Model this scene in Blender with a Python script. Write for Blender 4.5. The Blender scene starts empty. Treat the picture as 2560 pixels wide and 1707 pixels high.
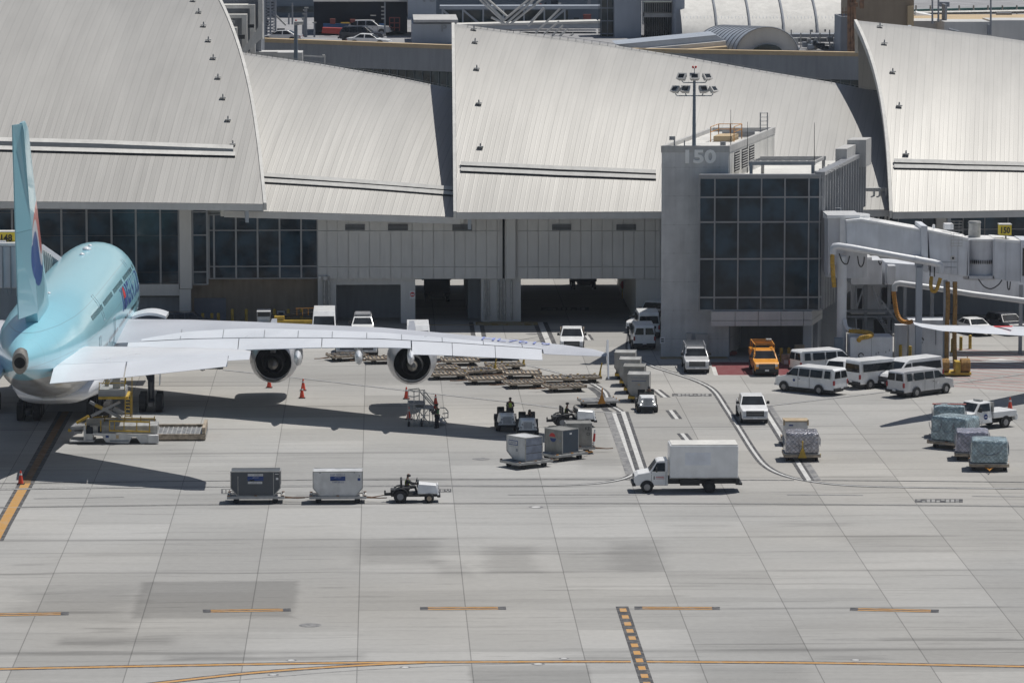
import bpy, bmesh, math, random
from mathutils import Vector, Matrix
R = math.radians
random.seed(7)
S = bpy.context.scene
COL = S.collection
# ---------------------------------------------------------------- camera, world, sun, exposure
CAMH, FPX, PITCH, YAW = 44.0, 10500.0, 6.966, 1.781          # focal length in pixels of a 2560 wide frame
cd = bpy.data.cameras.new('camera'); cam = bpy.data.objects.new('camera', cd); COL.objects.link(cam)
cd.sensor_width = 36.0; cd.lens = 36.0 * FPX / 2560.0; cd.clip_start = 1.0; cd.clip_end = 6000.0
cam.location = (0, 0, CAMH)
CROT = Matrix.Rotation(R(-YAW), 3, 'Z') @ Matrix.Rotation(R(90 - PITCH), 3, 'X')
cam.rotation_euler = CROT.to_euler()
S.camera = cam
SUNV = Vector((0.35, 0.25, 1.0)).normalized()
SUN_EL = math.asin(SUNV.z); SUN_AZ = math.atan2(SUNV.x, SUNV.y)
world = bpy.data.worlds.new('World'); S.world = world; world.use_nodes = True
wn = world.node_tree; bg = wn.nodes['Background']
sky = wn.nodes.new('ShaderNodeTexSky'); sky.sky_type = 'NISHITA'; sky.sun_disc = False
sky.sun_elevation = SUN_EL; sky.sun_rotation = SUN_AZ; sky.air_density = 1.0; sky.dust_density = 1.2
wn.links.new(sky.outputs[0], bg.inputs[0]); bg.inputs[1].default_value = 0.050
sl = bpy.data.lights.new('sun', 'SUN'); sl.energy = 4.0; sl.angle = R(0.5); sl.color = (1.0, 0.965, 0.905)
so = bpy.data.objects.new('sun', sl); COL.objects.link(so)
so.rotation_euler = (-SUNV).to_track_quat('-Z', 'Y').to_euler()
S.view_settings.view_transform = 'Standard'; S.view_settings.look = 'None'
S.view_settings.exposure = -0.05; S.view_settings.gamma = 1.0
S.render.engine = 'CYCLES'
S.cycles.max_bounces = 6; S.cycles.diffuse_bounces = 3; S.cycles.glossy_bounces = 3

# ---------------------------------------------------------------- pixel helpers (2560 x 1707 photo pixels -> metres)
CP = Vector((0, 0, CAMH))
def ray(x, y): return CROT @ Vector((x - 1280.0, 853.5 - y, -FPX))
def G(x, y, z=0.0):
    d = ray(x, y); t = (z - CAMH) / d.z
    return CP + d * t
def A(x, y, Y):
    d = ray(x, y); t = Y / d.y
    return CP + d * t
CINV = CROT.transposed()
def proj(p):
    q = CINV @ (Vector(p) - CP)
    return (1280.0 - FPX * q.x / q.z, 853.5 + FPX * q.y / q.z)
def lerp(a, b, t): return a + (b - a) * t
def pl(pts, t):
    """value of a list of tuples at fraction t (equal steps)"""
    n = len(pts) - 1; k = min(int(t * n), n - 1); f = t * n - k
    return [lerp(a, b, f) for a, b in zip(pts[k], pts[k + 1])]
def tab(rows, t):
    """interpolated row of a table whose first column is the key"""
    if t <= rows[0][0]: return list(rows[0][1:])
    for a, b in zip(rows, rows[1:]):
        if t <= b[0]:
            f = (t - a[0]) / (b[0] - a[0]); return [lerp(p, q, f) for p, q in zip(a[1:], b[1:])]
    return list(rows[-1][1:])

# ---------------------------------------------------------------- node helpers and materials
def lk(nt, sock, v):
    if hasattr(v, 'is_output') or isinstance(v, bpy.types.NodeSocket): nt.links.new(v, sock)
    elif isinstance(v, (tuple, list)): sock.default_value = tuple(v) + ((1.0,) if len(v) == 3 and len(sock.default_value) == 4 else ())
    else: sock.default_value = v
def mth(nt, op, a, b=0.0, c=None, clamp=False):
    n = nt.nodes.new('ShaderNodeMath'); n.operation = op; n.use_clamp = clamp
    lk(nt, n.inputs[0], a); lk(nt, n.inputs[1], b)
    if c is not None: lk(nt, n.inputs[2], c)
    return n.outputs[0]
def mixc(nt, f, a, b, mode='MIX'):
    n = nt.nodes.new('ShaderNodeMix'); n.data_type = 'RGBA'; n.blend_type = mode
    lk(nt, n.inputs[0], f); lk(nt, n.inputs[6], a); lk(nt, n.inputs[7], b)
    return n.outputs[2]
def comb(nt, x, y, z=0.0):
    n = nt.nodes.new('ShaderNodeCombineXYZ'); lk(nt, n.inputs[0], x); lk(nt, n.inputs[1], y); lk(nt, n.inputs[2], z)
    return n.outputs[0]
def noise(nt, vec, scale, detail=3.0, rough=0.55):
    n = nt.nodes.new('ShaderNodeTexNoise'); lk(nt, n.inputs['Vector'], vec)
    n.inputs['Scale'].default_value = scale; n.inputs['Detail'].default_value = detail; n.inputs['Roughness'].default_value = rough
    return n.outputs[0]
def ramp(nt, v, a, b, c=0.0, d=1.0):
    n = nt.nodes.new('ShaderNodeMapRange'); n.interpolation_type = 'SMOOTHSTEP'
    lk(nt, n.inputs[0], v); n.inputs[1].default_value = a; n.inputs[2].default_value = b; n.inputs[3].default_value = c; n.inputs[4].default_value = d
    return n.outputs[0]
def sep(nt, v):
    n = nt.nodes.new('ShaderNodeSeparateXYZ'); lk(nt, n.inputs[0], v); return n.outputs
def bump(nt, h, strength=0.3, dist=0.05):
    n = nt.nodes.new('ShaderNodeBump'); n.inputs['Strength'].default_value = strength; n.inputs['Distance'].default_value = dist
    lk(nt, n.inputs['Height'], h); return n.outputs[0]
def newmat(name):
    m = bpy.data.materials.new(name); m.use_nodes = True
    return m, m.node_tree, m.node_tree.nodes['Principled BSDF']
def pm(name, col, rough=0.6, metal=0.0, var=0.10, scale=1.5, streak=0.0, bmp=0.0, coat=0.0, spec=0.5):
    """painted / raw surface with uneven colour, faint dirt runs and optional bump"""
    m, nt, b = newmat(name)
    tc = nt.nodes.new('ShaderNodeTexCoord').outputs['Object']
    n1 = noise(nt, tc, scale, 4.0)
    f = ramp(nt, n1, 0.3, 0.7, 1.0 - var, 1.0 + var * 0.6)
    if streak:
        s = sep(nt, tc)
        n2 = noise(nt, comb(nt, mth(nt, 'MULTIPLY', s[0], 1.0), mth(nt, 'MULTIPLY', s[1], 1.0), mth(nt, 'MULTIPLY', s[2], 0.12)), 2.2, 4.0)
        f = mth(nt, 'MULTIPLY', f, ramp(nt, n2, 0.35, 0.72, 1.0, 1.0 - streak))
    vm = nt.nodes.new('ShaderNodeVectorMath'); vm.operation = 'SCALE'
    vm.inputs[0].default_value = col; nt.links.new(f, vm.inputs[3])
    nt.links.new(vm.outputs[0], b.inputs['Base Color'])
    b.inputs['Metallic'].default_value = metal
    nt.links.new(ramp(nt, n1, 0.2, 0.8, max(rough - 0.06, 0.02), min(rough + 0.08, 1)), b.inputs['Roughness'])
    b.inputs['Specular IOR Level'].default_value = spec
    b.inputs['Coat Weight'].default_value = coat; b.inputs['Coat Roughness'].default_value = 0.08
    if bmp: nt.links.new(bump(nt, noise(nt, tc, scale * 5, 3.0), bmp, 0.05), b.inputs['Normal'])
    return m
MT = {}
def mk(k, *a, **kw): MT[k] = pm(k, *a, **kw)
mk('white_paint', (0.84, 0.85, 0.86), 0.35, coat=0.4, var=0.06, streak=0.05)
mk('white_aircraft', (0.77, 0.79, 0.83), 0.32, coat=0.3, var=0.04, scale=0.25)
mk('wing_grey', (0.49, 0.505, 0.55), 0.42, var=0.05, scale=0.3)
mk('silver_paint', (0.60, 0.605, 0.62), 0.34, metal=0.15, coat=0.4, var=0.06)
mk('orange_paint', (0.80, 0.33, 0.025), 0.4, coat=0.4, var=0.08)
mk('dark_paint', (0.035, 0.04, 0.055), 0.3, coat=0.5, var=0.1)
mk('grey_paint', (0.20, 0.21, 0.23), 0.4, coat=0.3)
mk('black_rubber', (0.018, 0.018, 0.02), 0.8, var=0.25, scale=4)
mk('black_plastic', (0.022, 0.023, 0.026), 0.55, var=0.2)
mk('number_white', (0.90, 0.90, 0.88), 0.6, var=0.03)
mk('panel_faint', (0.74, 0.77, 0.83), 0.35, coat=0.4)
mk('rim', (0.32, 0.32, 0.33), 0.4, metal=0.6, var=0.2)
mk('steel', (0.36, 0.36, 0.36), 0.45, metal=0.7, var=0.25, scale=3)
mk('galvanised', (0.42, 0.42, 0.41), 0.5, metal=0.4, var=0.25, scale=2.5)
mk('dirty_steel', (0.42, 0.35, 0.27), 0.6, metal=0.2, var=0.45, scale=3)
mk('rust', (0.26, 0.15, 0.09), 0.8, var=0.4, scale=3)
mk('yellow_paint', (0.50, 0.33, 0.04), 0.55, var=0.25, scale=2)
mk('orange_bar', (0.55, 0.24, 0.03), 0.55, var=0.25)
mk('hose_yellow', (0.46, 0.28, 0.035), 0.6, var=0.2, scale=4)
mk('hose_tan', (0.33, 0.19, 0.06), 0.75, var=0.3, scale=4)
mk('cone_orange', (0.72, 0.075, 0.035), 0.55, var=0.12)
mk('reflective', (0.75, 0.75, 0.75), 0.4)
mk('plaster', (0.50, 0.495, 0.485), 0.75, var=0.10, scale=0.35, streak=0.14, bmp=0.08)
mk('plaster_white', (0.66, 0.65, 0.62), 0.7, var=0.10, scale=0.5, streak=0.12)
mk('panel_grey', (0.60, 0.595, 0.585), 0.5, var=0.06, scale=0.3, streak=0.06)
mk('panel_blue', (0.38, 0.42, 0.48), 0.5, var=0.06, scale=0.3, streak=0.06)
mk('frame_metal', (0.30, 0.31, 0.33), 0.45, metal=0.3)
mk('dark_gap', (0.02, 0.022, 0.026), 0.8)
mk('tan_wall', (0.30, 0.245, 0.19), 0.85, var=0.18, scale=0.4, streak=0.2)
mk('tan_light', (0.52, 0.40, 0.25), 0.8, var=0.08, scale=0.5, streak=0.08)
mk('tan_tower', (0.33, 0.265, 0.195), 0.85, var=0.1, scale=0.2, streak=0.1)
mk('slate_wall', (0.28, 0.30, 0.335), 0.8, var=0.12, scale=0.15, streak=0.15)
mk('slate_blue', (0.15, 0.19, 0.235), 0.7, var=0.12, scale=0.2)
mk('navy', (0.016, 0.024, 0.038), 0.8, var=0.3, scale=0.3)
mk('door_grey', (0.17, 0.18, 0.22), 0.6)
mk('asphalt_deck', (0.30, 0.30, 0.31), 0.9, var=0.2, scale=0.3)
mk('red_paint', (0.33, 0.03, 0.03), 0.6)
mk('red_block', (0.45, 0.06, 0.05), 0.6)
mk('blue_block', (0.03, 0.12, 0.30), 0.6)
mk('sign_yellow', (0.72, 0.56, 0.04), 0.5)
mk('black_ink', (0.015, 0.015, 0.018), 0.7)
mk('white_ink', (0.75, 0.75, 0.76), 0.6)
mk('blue_ink', (0.010, 0.045, 0.20), 0.5)
mk('reg_blue', (0.26, 0.31, 0.62), 0.5)
mk('red_ink', (0.55, 0.035, 0.035), 0.5)
mk('teal_green', (0.10, 0.24, 0.22), 0.6)
mk('brick_red', (0.25, 0.08, 0.07), 0.8)
mk('uld_white', (0.62, 0.63, 0.64), 0.45, metal=0.15, var=0.14, scale=1.2, streak=0.15)
mk('uld_mid', (0.44, 0.44, 0.43), 0.5, metal=0.2, var=0.16, scale=1.3, streak=0.2)
mk('uld_grey', (0.30, 0.297, 0.28), 0.5, metal=0.3, var=0.2, scale=1.5, streak=0.2)
mk('uld_dark', (0.075, 0.085, 0.098), 0.55, var=0.12)
mk('uld_curtain', (0.23, 0.26, 0.33), 0.6, var=0.25, scale=2.0, bmp=0.5)
mk('uld_slate', (0.045, 0.066, 0.095), 0.5, var=0.15)
mk('cardboard', (0.42, 0.33, 0.22), 0.85, var=0.2, scale=2)
mk('skin', (0.22, 0.12, 0.08), 0.6)
mk('cloth_dark', (0.022, 0.024, 0.03), 0.9, var=0.2, scale=6)
mk('cloth_green', (0.035, 0.05, 0.04), 0.9, var=0.2, scale=6)
mk('cloth_grey', (0.12, 0.13, 0.15), 0.9, var=0.2, scale=6)
mk('vest_lime', (0.42, 0.58, 0.06), 0.8, var=0.12, scale=6)
mk('vest_green', (0.10, 0.26, 0.11), 0.8, var=0.12, scale=6)
mk('vest_orange', (0.65, 0.16, 0.03), 0.8, var=0.12, scale=6)
mk('engine_dark', (0.006, 0.0065, 0.008), 0.8)
mk('nacelle', (0.43, 0.44, 0.47), 0.35, metal=0.2, var=0.08, coat=0.3)
mk('exhaust', (0.26, 0.245, 0.22), 0.5, metal=0.5, var=0.3, scale=2)
mk('lamp_red', (0.35, 0.02, 0.02), 0.3)
mk('lamp_white', (0.65, 0.66, 0.68), 0.2)
mk('lamp_lit', (0.9, 0.9, 0.9), 0.2)
MT['lamp_lit'].node_tree.nodes['Principled BSDF'].inputs['Emission Color'].default_value = (1, .97, .9, 1); MT['lamp_lit'].node_tree.nodes['Principled BSDF'].inputs['Emission Strength'].default_value = 4.0
def glassmat(k, col, rough=0.06, wav=0.0, spec=0.5):
    m, nt, b = newmat(k)
    tc = nt.nodes.new('ShaderNodeTexCoord').outputs['Object']
    n1 = noise(nt, tc, 0.45, 3.0)
    vm = nt.nodes.new('ShaderNodeVectorMath'); vm.operation = 'SCALE'; vm.inputs[0].default_value = col
    nt.links.new(ramp(nt, n1, 0.35, 0.68, 0.45, 1.7), vm.inputs[3]); nt.links.new(vm.outputs[0], b.inputs['Base Color'])
    b.inputs['Roughness'].default_value = rough; b.inputs['Specular IOR Level'].default_value = spec
    if wav: nt.links.new(bump(nt, noise(nt, tc, 0.5, 2.0), wav, 0.15), b.inputs['Normal'])
    MT[k] = m
glassmat('curtain_glass', (0.017, 0.038, 0.058), 0.06, 0.16, 0.28)
glassmat('car_glass', (0.018, 0.022, 0.026), 0.05, 0.0)
glassmat('far_glass', (0.016, 0.035, 0.045), 0.12, 0.0)

# ---------------------------------------------------------------- mesh builder
FR = {}                                                     # frame (matrix) of every thing and part
class M:
    def __init__(s): s.v = []; s.f = []; s.mi = []; s.uv = None
    def add(s, vs, fs, m=0):
        o = len(s.v); s.v += [tuple(p) for p in vs]
        for f in fs: s.f.append(tuple(i + o for i in f)); s.mi.append(m)
        return s
    def hexa(s, p, m=0):                                    # 8 corners: bottom 4 ccw, top 4 ccw
        return s.add(p, [(3, 2, 1, 0), (4, 5, 6, 7), (0, 1, 5, 4), (1, 2, 6, 5), (2, 3, 7, 6), (3, 0, 4, 7)], m)
    def box(s, x0, x1, y0, y1, z0, z1, m=0):
        return s.hexa([(x0, y0, z0), (x1, y0, z0), (x1, y1, z0), (x0, y1, z0), (x0, y0, z1), (x1, y0, z1), (x1, y1, z1), (x0, y1, z1)], m)
    def px(s, x0, x1, y0, y1, Y, d, m=0):                   # front face covers a photo rectangle on the plane Y, d metres deep
        a = A(x0, y1, Y); b = A(x1, y0, Y)
        return s.box(a.x, b.x, Y, Y + d, a.z, b.z, m)
    def pxpoly(s, pts, Y, d, m=0):                          # photo polygon on the plane Y, d metres deep
        return s.prism([A(x, y, Y) for x, y in pts], Vector((0, d, 0)), m)
    def prism(s, pts, ext, m=0):
        n = len(pts); e = Vector(ext); a = [Vector(p) for p in pts]; b = [p + e for p in a]
        fs = [tuple(range(n)), tuple(range(2 * n - 1, n - 1, -1))]
        fs += [(i, i + n, (i + 1) % n + n, (i + 1) % n) for i in range(n)]
        return s.add(a + b, fs, m)
    def cyl(s, p0, p1, r0, r1=None, n=12, m=0, cap=True):
        p0 = Vector(p0); p1 = Vector(p1); r1 = r0 if r1 is None else r1
        d = (p1 - p0).normalized(); u = d.orthogonal().normalized(); w = d.cross(u)
        vs = []
        for p, r in ((p0, r0), (p1, r1)):
            for i in range(n):
                a = 2 * math.pi * i / n; vs.append(p + (u * math.cos(a) + w * math.sin(a)) * r)
        fs = [(i, (i + 1) % n, (i + 1) % n + n, i + n) for i in range(n)]
        if cap: fs += [tuple(range(n - 1, -1, -1)), tuple(range(n, 2 * n))]
        return s.add(vs, fs, m)
    def bar(s, p0, p1, w, m=0): return s.cyl(p0, p1, w * 0.707, None, 4, m)
    def tube(s, pts, r, n=8, m=0, rad=None):
        pts = [Vector(p) for p in pts]; rings = []
        u = None
        for i, p in enumerate(pts):
            d = (pts[min(i + 1, len(pts) - 1)] - pts[max(i - 1, 0)]).normalized()
            if u is None: u = d.orthogonal().normalized()
            u = (u - d * u.dot(d)).normalized(); w = d.cross(u)
            rr = rad[i] if rad else r
            rings.append([p + (u * math.cos(2 * math.pi * k / n) + w * math.sin(2 * math.pi * k / n)) * rr for k in range(n)])
        return s.loft(rings, m)
    def loft(s, rings, m=0, caps=True, closed=True):
        n = len(rings[0]); vs = [p for r in rings for p in r]; fs = []
        for i in range(len(rings) - 1):
            for k in range(n if closed else n - 1):
                k2 = (k + 1) % n; fs.append((i * n + k, i * n + k2, (i + 1) * n + k2, (i + 1) * n + k))
        if caps and closed: fs += [tuple(range(n - 1, -1, -1)), tuple((len(rings) - 1) * n + k for k in range(n))]
        return s.add(vs, fs, m)
    def sphere(s, c, r, m=0, n=10, sc=(1, 1, 1)):
        c = Vector(c); rings = []
        for i in range(1, n // 2 + 1):
            th = math.pi * (i - 0.5) / (n // 2)
            rings.append([c + Vector((math.sin(th) * math.cos(2 * math.pi * k / n) * sc[0], math.sin(th) * math.sin(2 * math.pi * k / n) * sc[1], math.cos(th) * sc[2])) * r for k in range(n)])
        return s.loft(rings, m)
    def poly(s, pts, m=0): return s.add(pts, [tuple(range(len(pts)))], m)
    def text(s, string, fn, m=0):                           # fn maps letter space (height 1) to a point
        vs, fs, w = text_geo(string)
        return s.add([fn(x, y, w) for x, y in vs], fs, m)
    def build(s, name, mats, parent=None, world=True, smooth=None, bevel=0.0, seg=2):
        me = bpy.data.meshes.new(name)
        mats = [mats] if isinstance(mats, str) else mats
        vs = s.v
        if parent is not None and world:
            inv = FR[parent.name].inverted(); vs = [inv @ Vector(p) for p in vs]
        me.from_pydata(vs, [], s.f)
        for k in mats: me.materials.append(MT[k] if isinstance(k, str) else k)
        me.polygons.foreach_set('material_index', s.mi)
        bm = bmesh.new(); bm.from_mesh(me); bmesh.ops.recalc_face_normals(bm, faces=bm.faces[:]); bm.to_mesh(me); bm.free()
        if s.uv:
            ul = me.uv_layers.new(name='UVMap')
            for lp in me.loops: ul.data[lp.index].uv = s.uv[lp.vertex_index]
        if smooth is not None:
            me.polygons.foreach_set('use_smooth', [True] * len(me.polygons)); me.set_sharp_from_angle(angle=R(smooth))
        me.update()
        o = bpy.data.objects.new(name, me); COL.objects.link(o)
        if parent is not None: o.parent = parent; FR[o.name] = FR[parent.name]
        else: FR[o.name] = Matrix.Identity(4)
        if bevel:
            b = o.modifiers.new('bevel', 'BEVEL'); b.width = bevel; b.segments = seg; b.limit_method = 'ANGLE'; b.angle_limit = R(35)
        return o
TG = {}; BOLD = ('150', '148', 'P', 'P3', 'KOREAN AIR')
def text_geo(string, bold=0.0):
    if string not in TG:
        c = bpy.data.curves.new('lettering', 'FONT'); c.body = string; c.size = 1.0; c.offset = 0.035 if string in BOLD else 0.0; c.resolution_u = 3
        o = bpy.data.objects.new('lettering', c); COL.objects.link(o)
        dg = bpy.context.evaluated_depsgraph_get(); me = bpy.data.meshes.new_from_object(o.evaluated_get(dg))
        vs = [(v.co.x, v.co.y) for v in me.vertices]; fs = [tuple(p.vertices) for p in me.polygons]
        x0 = min(v[0] for v in vs); x1 = max(v[0] for v in vs); y0 = min(v[1] for v in vs); y1 = max(v[1] for v in vs); h = y1 - y0
        TG[string] = ([((x - x0) / h, (y - y0) / h) for x, y in vs], fs, (x1 - x0) / h)
        bpy.data.objects.remove(o); bpy.data.meshes.remove(me); bpy.data.curves.remove(c)
    return TG[string]
def flat_text(org, ux, uy, width=None, height=1.0, off=(0, 0, 0)):
    """letters on a plane: origin at bottom left, unit directions ux and uy, fitted to a width if given"""
    org = Vector(org) + Vector(off); ux = Vector(ux).normalized(); uy = Vector(uy).normalized()
    return lambda x, y, w: org + ux * (x * (height if width is None else width / w)) + uy * (y * height)
def tag(o, label, cat, group=None):
    o['label'] = label; o['category'] = cat
    if group: o['group'] = group
    return o
def thing(name, label, cat, loc=(0, 0, 0), rz=0.0, group=None):
    o = bpy.data.objects.new(name, None); COL.objects.link(o); o.empty_display_size = 0.3
    o.location = loc; o.rotation_euler = (0, 0, R(rz))
    FR[o.name] = Matrix.Translation(Vector(loc)) @ Matrix.Rotation(R(rz), 4, 'Z')
    return tag(o, label, cat, group)
def struct(o): o['kind'] = 'structure'; return o
def dup(root, loc, rz, label=None, group=None):
    r = root.copy(); COL.objects.link(r); r.location = loc; r.rotation_euler = (0, 0, R(rz))
    FR[r.name] = Matrix.Translation(Vector(loc)) @ Matrix.Rotation(R(rz), 4, 'Z')
    if label: r['label'] = label
    if group: r['group'] = group
    for ch in list(root.children):
        c = ch.copy(); COL.objects.link(c); c.parent = r
        for g in ch.children:
            d = g.copy(); COL.objects.link(d); d.parent = c
    return r
# ================================================================ GROUND
JX0, JS = -1.40, 6.068
def ground_material():
    m, nt, b = newmat('apron_concrete')
    pos = nt.nodes.new('ShaderNodeNewGeometry').outputs['Position']; x, y, z = sep(nt, pos)
    def joint(c, off, step, half):
        q = mth(nt, 'DIVIDE', mth(nt, 'SUBTRACT', c, off), step)
        d = mth(nt, 'MULTIPLY', mth(nt, 'ABSOLUTE', mth(nt, 'SUBTRACT', q, mth(nt, 'ROUND', q))), step)
        return ramp(nt, d, half * 0.6, half * 1.4, 1.0, 0.0), q, d
    jx, qx, dx = joint(x, JX0, JS, 0.030)
    jy, qy, dy = joint(y, 246.7, JS, 0.045)
    _, qy2, dy2 = joint(y, 246.7, JS * 2, 0.1)
    wn_ = nt.nodes.new('ShaderNodeTexWhiteNoise'); wn_.noise_dimensions = '2D'
    nt.links.new(comb(nt, mth(nt, 'FLOOR', qx), mth(nt, 'FLOOR', qy)), wn_.inputs['Vector'])
    slab = ramp(nt, wn_.outputs[0], 0.0, 1.0, 0.90, 1.06)
    wn2 = nt.nodes.new('ShaderNodeTexWhiteNoise'); wn2.noise_dimensions = '1D'
    nt.links.new(mth(nt, 'FLOOR', qy), wn2.inputs['W'])
    lane = ramp(nt, wn2.outputs[0], 0.0, 1.0, 0.97, 1.02)
    big = ramp(nt, noise(nt, pos, 0.035, 4.0, 0.6), 0.34, 0.66, 0.91, 1.06)
    fine = ramp(nt, noise(nt, pos, 2.2, 4.0, 0.6), 0.25, 0.75, 0.955, 1.035)
    wob = mth(nt, 'MULTIPLY', mth(nt, 'SUBTRACT', noise(nt, comb(nt, mth(nt, 'MULTIPLY', x, 0.09), mth(nt, 'MULTIPLY', y, 0.02)), 1.0, 2.0), 0.5), 1.6)
    yy = mth(nt, 'ADD', y, wob)
    s1 = noise(nt, comb(nt, mth(nt, 'MULTIPLY', x, 0.035), mth(nt, 'MULTIPLY', yy, 0.55)), 1.0, 4.0, 0.6)
    s2 = noise(nt, comb(nt, mth(nt, 'MULTIPLY', x, 0.11), mth(nt, 'MULTIPLY', yy, 2.1), 7.0), 1.0, 3.0, 0.6)
    s3 = noise(nt, comb(nt, mth(nt, 'MULTIPLY', x, 0.02), mth(nt, 'MULTIPLY', yy, 0.9), 21.0), 1.0, 2.0, 0.6)
    tr = mth(nt, 'MULTIPLY', ramp(nt, s1, 0.52, 0.68), 0.11)
    tr = mth(nt, 'ADD', tr, mth(nt, 'MULTIPLY', ramp(nt, s2, 0.60, 0.68), 0.20))
    tr = mth(nt, 'ADD', tr, mth(nt, 'MULTIPLY', ramp(nt, s3, 0.645, 0.69), 0.24))
    s4 = noise(nt, comb(nt, mth(nt, 'MULTIPLY', x, 0.30), mth(nt, 'MULTIPLY', yy, 5.0), 11.0), 1.0, 4.0, 0.7)
    tr = mth(nt, 'ADD', tr, mth(nt, 'MULTIPLY', ramp(nt, s4, 0.56, 0.70), mth(nt, 'MULTIPLY', ramp(nt, noise(nt, pos, 0.07, 2.0), 0.48, 0.66), 0.12)))
    pale = mth(nt, 'MULTIPLY', ramp(nt, s2, 0.40, 0.24), 0.09)
    # dirt that collects along every second cross joint
    jd = mth(nt, 'MULTIPLY', ramp(nt, mth(nt, 'ABSOLUTE', mth(nt, 'ADD', dy2, mth(nt, 'MULTIPLY', wob, 0.25))), 0.0, 0.62, 1.0, 0.0),
             ramp(nt, noise(nt, comb(nt, mth(nt, 'MULTIPLY', x, 0.05), mth(nt, 'MULTIPLY', y, 0.08), 3.0), 1.0, 3.0), 0.44, 0.62, 0.0, 0.30))
    tr = mth(nt, 'ADD', tr, jd)
    # worn / oil darkened fields with a shape of their own
    def field(cx, cy, hx, hy, k, soft, seed):
        n = mth(nt, 'MULTIPLY', mth(nt, 'SUBTRACT', noise(nt, comb(nt, mth(nt, 'MULTIPLY', x, 0.25), mth(nt, 'MULTIPLY', y, 0.6), seed), 1.0, 3.0), 0.5), soft * 3.0)
        ax = mth(nt, 'SUBTRACT', mth(nt, 'ABSOLUTE', mth(nt, 'SUBTRACT', x, cx)), hx); ay = mth(nt, 'SUBTRACT', mth(nt, 'ABSOLUTE', mth(nt, 'SUBTRACT', y, cy)), hy)
        d = mth(nt, 'ADD', mth(nt, 'MAXIMUM', ax, mth(nt, 'MULTIPLY', ay, 0.6)), n)
        return mth(nt, 'MULTIPLY', ramp(nt, d, -soft, soft, 1.0, 0.0), k * 1.6)
    for i, (x0, y0, x1, y1, k, soft) in enumerate([(330, 1452, 745, 1545, 0.17, 0.3), (20, 1470, 340, 1560, 0.12, 1.4), (895, 1352, 1090, 1412, 0.13, 0.9), (1222, 1362, 1335, 1432, 0.13, 0.8),
            (1540, 1352, 1640, 1432, 0.12, 1.0), (1180, 1662, 1470, 1740, 0.15, 0.2), (1760, 1660, 2010, 1720, 0.08, 0.7), (1090, 1405, 1170, 1440, 0.10, 0.7),
            (1700, 1560, 2560, 1650, 0.05, 1.5), (150, 1590, 430, 1612, 0.13, 0.6), (420, 1635, 900, 1650, 0.12, 0.6), (400, 880, 1250, 960, 0.05, 2.0), (2120, 1290, 2640, 1360, 0.04, 1.2),
            (1450, 1000, 1490, 1175, 0.07, 0.5), (160, 1090, 520, 1150, 0.06, 2.0)]):
        a = G(x0, y1); c = G(x1, y0)
        tr = mth(nt, 'ADD', tr, field((a.x + c.x) / 2, (a.y + c.y) / 2, abs(c.x - a.x) / 2, abs(c.y - a.y) / 2, k, soft, i * 5.3))
    # single long rubber streaks
    wv = mth(nt, 'MULTIPLY', mth(nt, 'SUBTRACT', noise(nt, comb(nt, mth(nt, 'MULTIPLY', x, 0.16), mth(nt, 'MULTIPLY', y, 0.9), 31.0), 1.0, 4.0, 0.65), 0.5), 1.5)
    for x0, x1, yp, k, th in [(300, 670, 1358, .15, 4), (150, 520, 1386, .14, 5), (-20, 150, 1411, .16, 5), (680, 860, 1317, .10, 4), (390, 640, 1320, .10, 3), (745, 915, 1468, .14, 6), (745, 1030, 1491, .15, 4), (200, 370, 1574, .20, 10), (70, 390, 1607, .16, 10),
            (390, 930, 1645, .17, 12), (900, 1290, 1543, .12, 5), (-20, 890, 1454, .12, 5), (1910, 2160, 1311, .16, 9), (1610, 1870, 1314, .12, 6), (1815, 2600, 1377, .15, 7), (1340, 1850, 1465, .14, 7), (1460, 1740, 1490, .14, 4), (2230, 2600, 1470, .13, 4),
            (2150, 2600, 1597, .22, 10), (1280, 1985, 1541, .13, 5), (1700, 2600, 1443, .16, 5), (1280, 1710, 1646, .15, 12), (1985, 2280, 1643, .16, 11), (1040, 1330, 1566, .14, 4), (1340, 1640, 1640, .10, 12), (560, 1000, 1122, .08, 5), (1700, 2300, 1060, .07, 4), (560, 900, 880, .08, 6)]:
        a = G(x0, yp + th / 2); c = G(x1, yp - th / 2)
        ax = mth(nt, 'MULTIPLY', mth(nt, 'SUBTRACT', mth(nt, 'ABSOLUTE', mth(nt, 'SUBTRACT', x, (a.x + c.x) / 2)), (c.x - a.x) / 2 - 1.5), 0.22)
        ay = mth(nt, 'SUBTRACT', mth(nt, 'ABSOLUTE', mth(nt, 'SUBTRACT', y, (a.y + c.y) / 2)), abs(c.y - a.y) / 2)
        tr = mth(nt, 'ADD', tr, mth(nt, 'MULTIPLY', ramp(nt, mth(nt, 'ADD', mth(nt, 'MAXIMUM', ax, ay), wv), -0.16, 0.20, 1.0, 0.0), k))
    col = mixc(nt, ramp(nt, noise(nt, pos, 0.02, 3.0), 0.35, 0.7), (0.362, 0.360, 0.352), (0.384, 0.371, 0.347))
    f = mth(nt, 'MULTIPLY', mth(nt, 'MULTIPLY', slab, lane), mth(nt, 'MULTIPLY', big, fine))
    f = mth(nt, 'MULTIPLY', f, mth(nt, 'ADD', mth(nt, 'SUBTRACT', 1.0, mth(nt, 'MINIMUM', tr, 0.42)), pale))
    f = mth(nt, 'MULTIPLY', f, mth(nt, 'SUBTRACT', 1.0, mth(nt, 'MULTIPLY', jx, 0.42)))
    f = mth(nt, 'MULTIPLY', f, mth(nt, 'SUBTRACT', 1.0, mth(nt, 'MULTIPLY', jy, 0.10)))
    vm = nt.nodes.new('ShaderNodeVectorMath'); vm.operation = 'SCALE'
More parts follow.
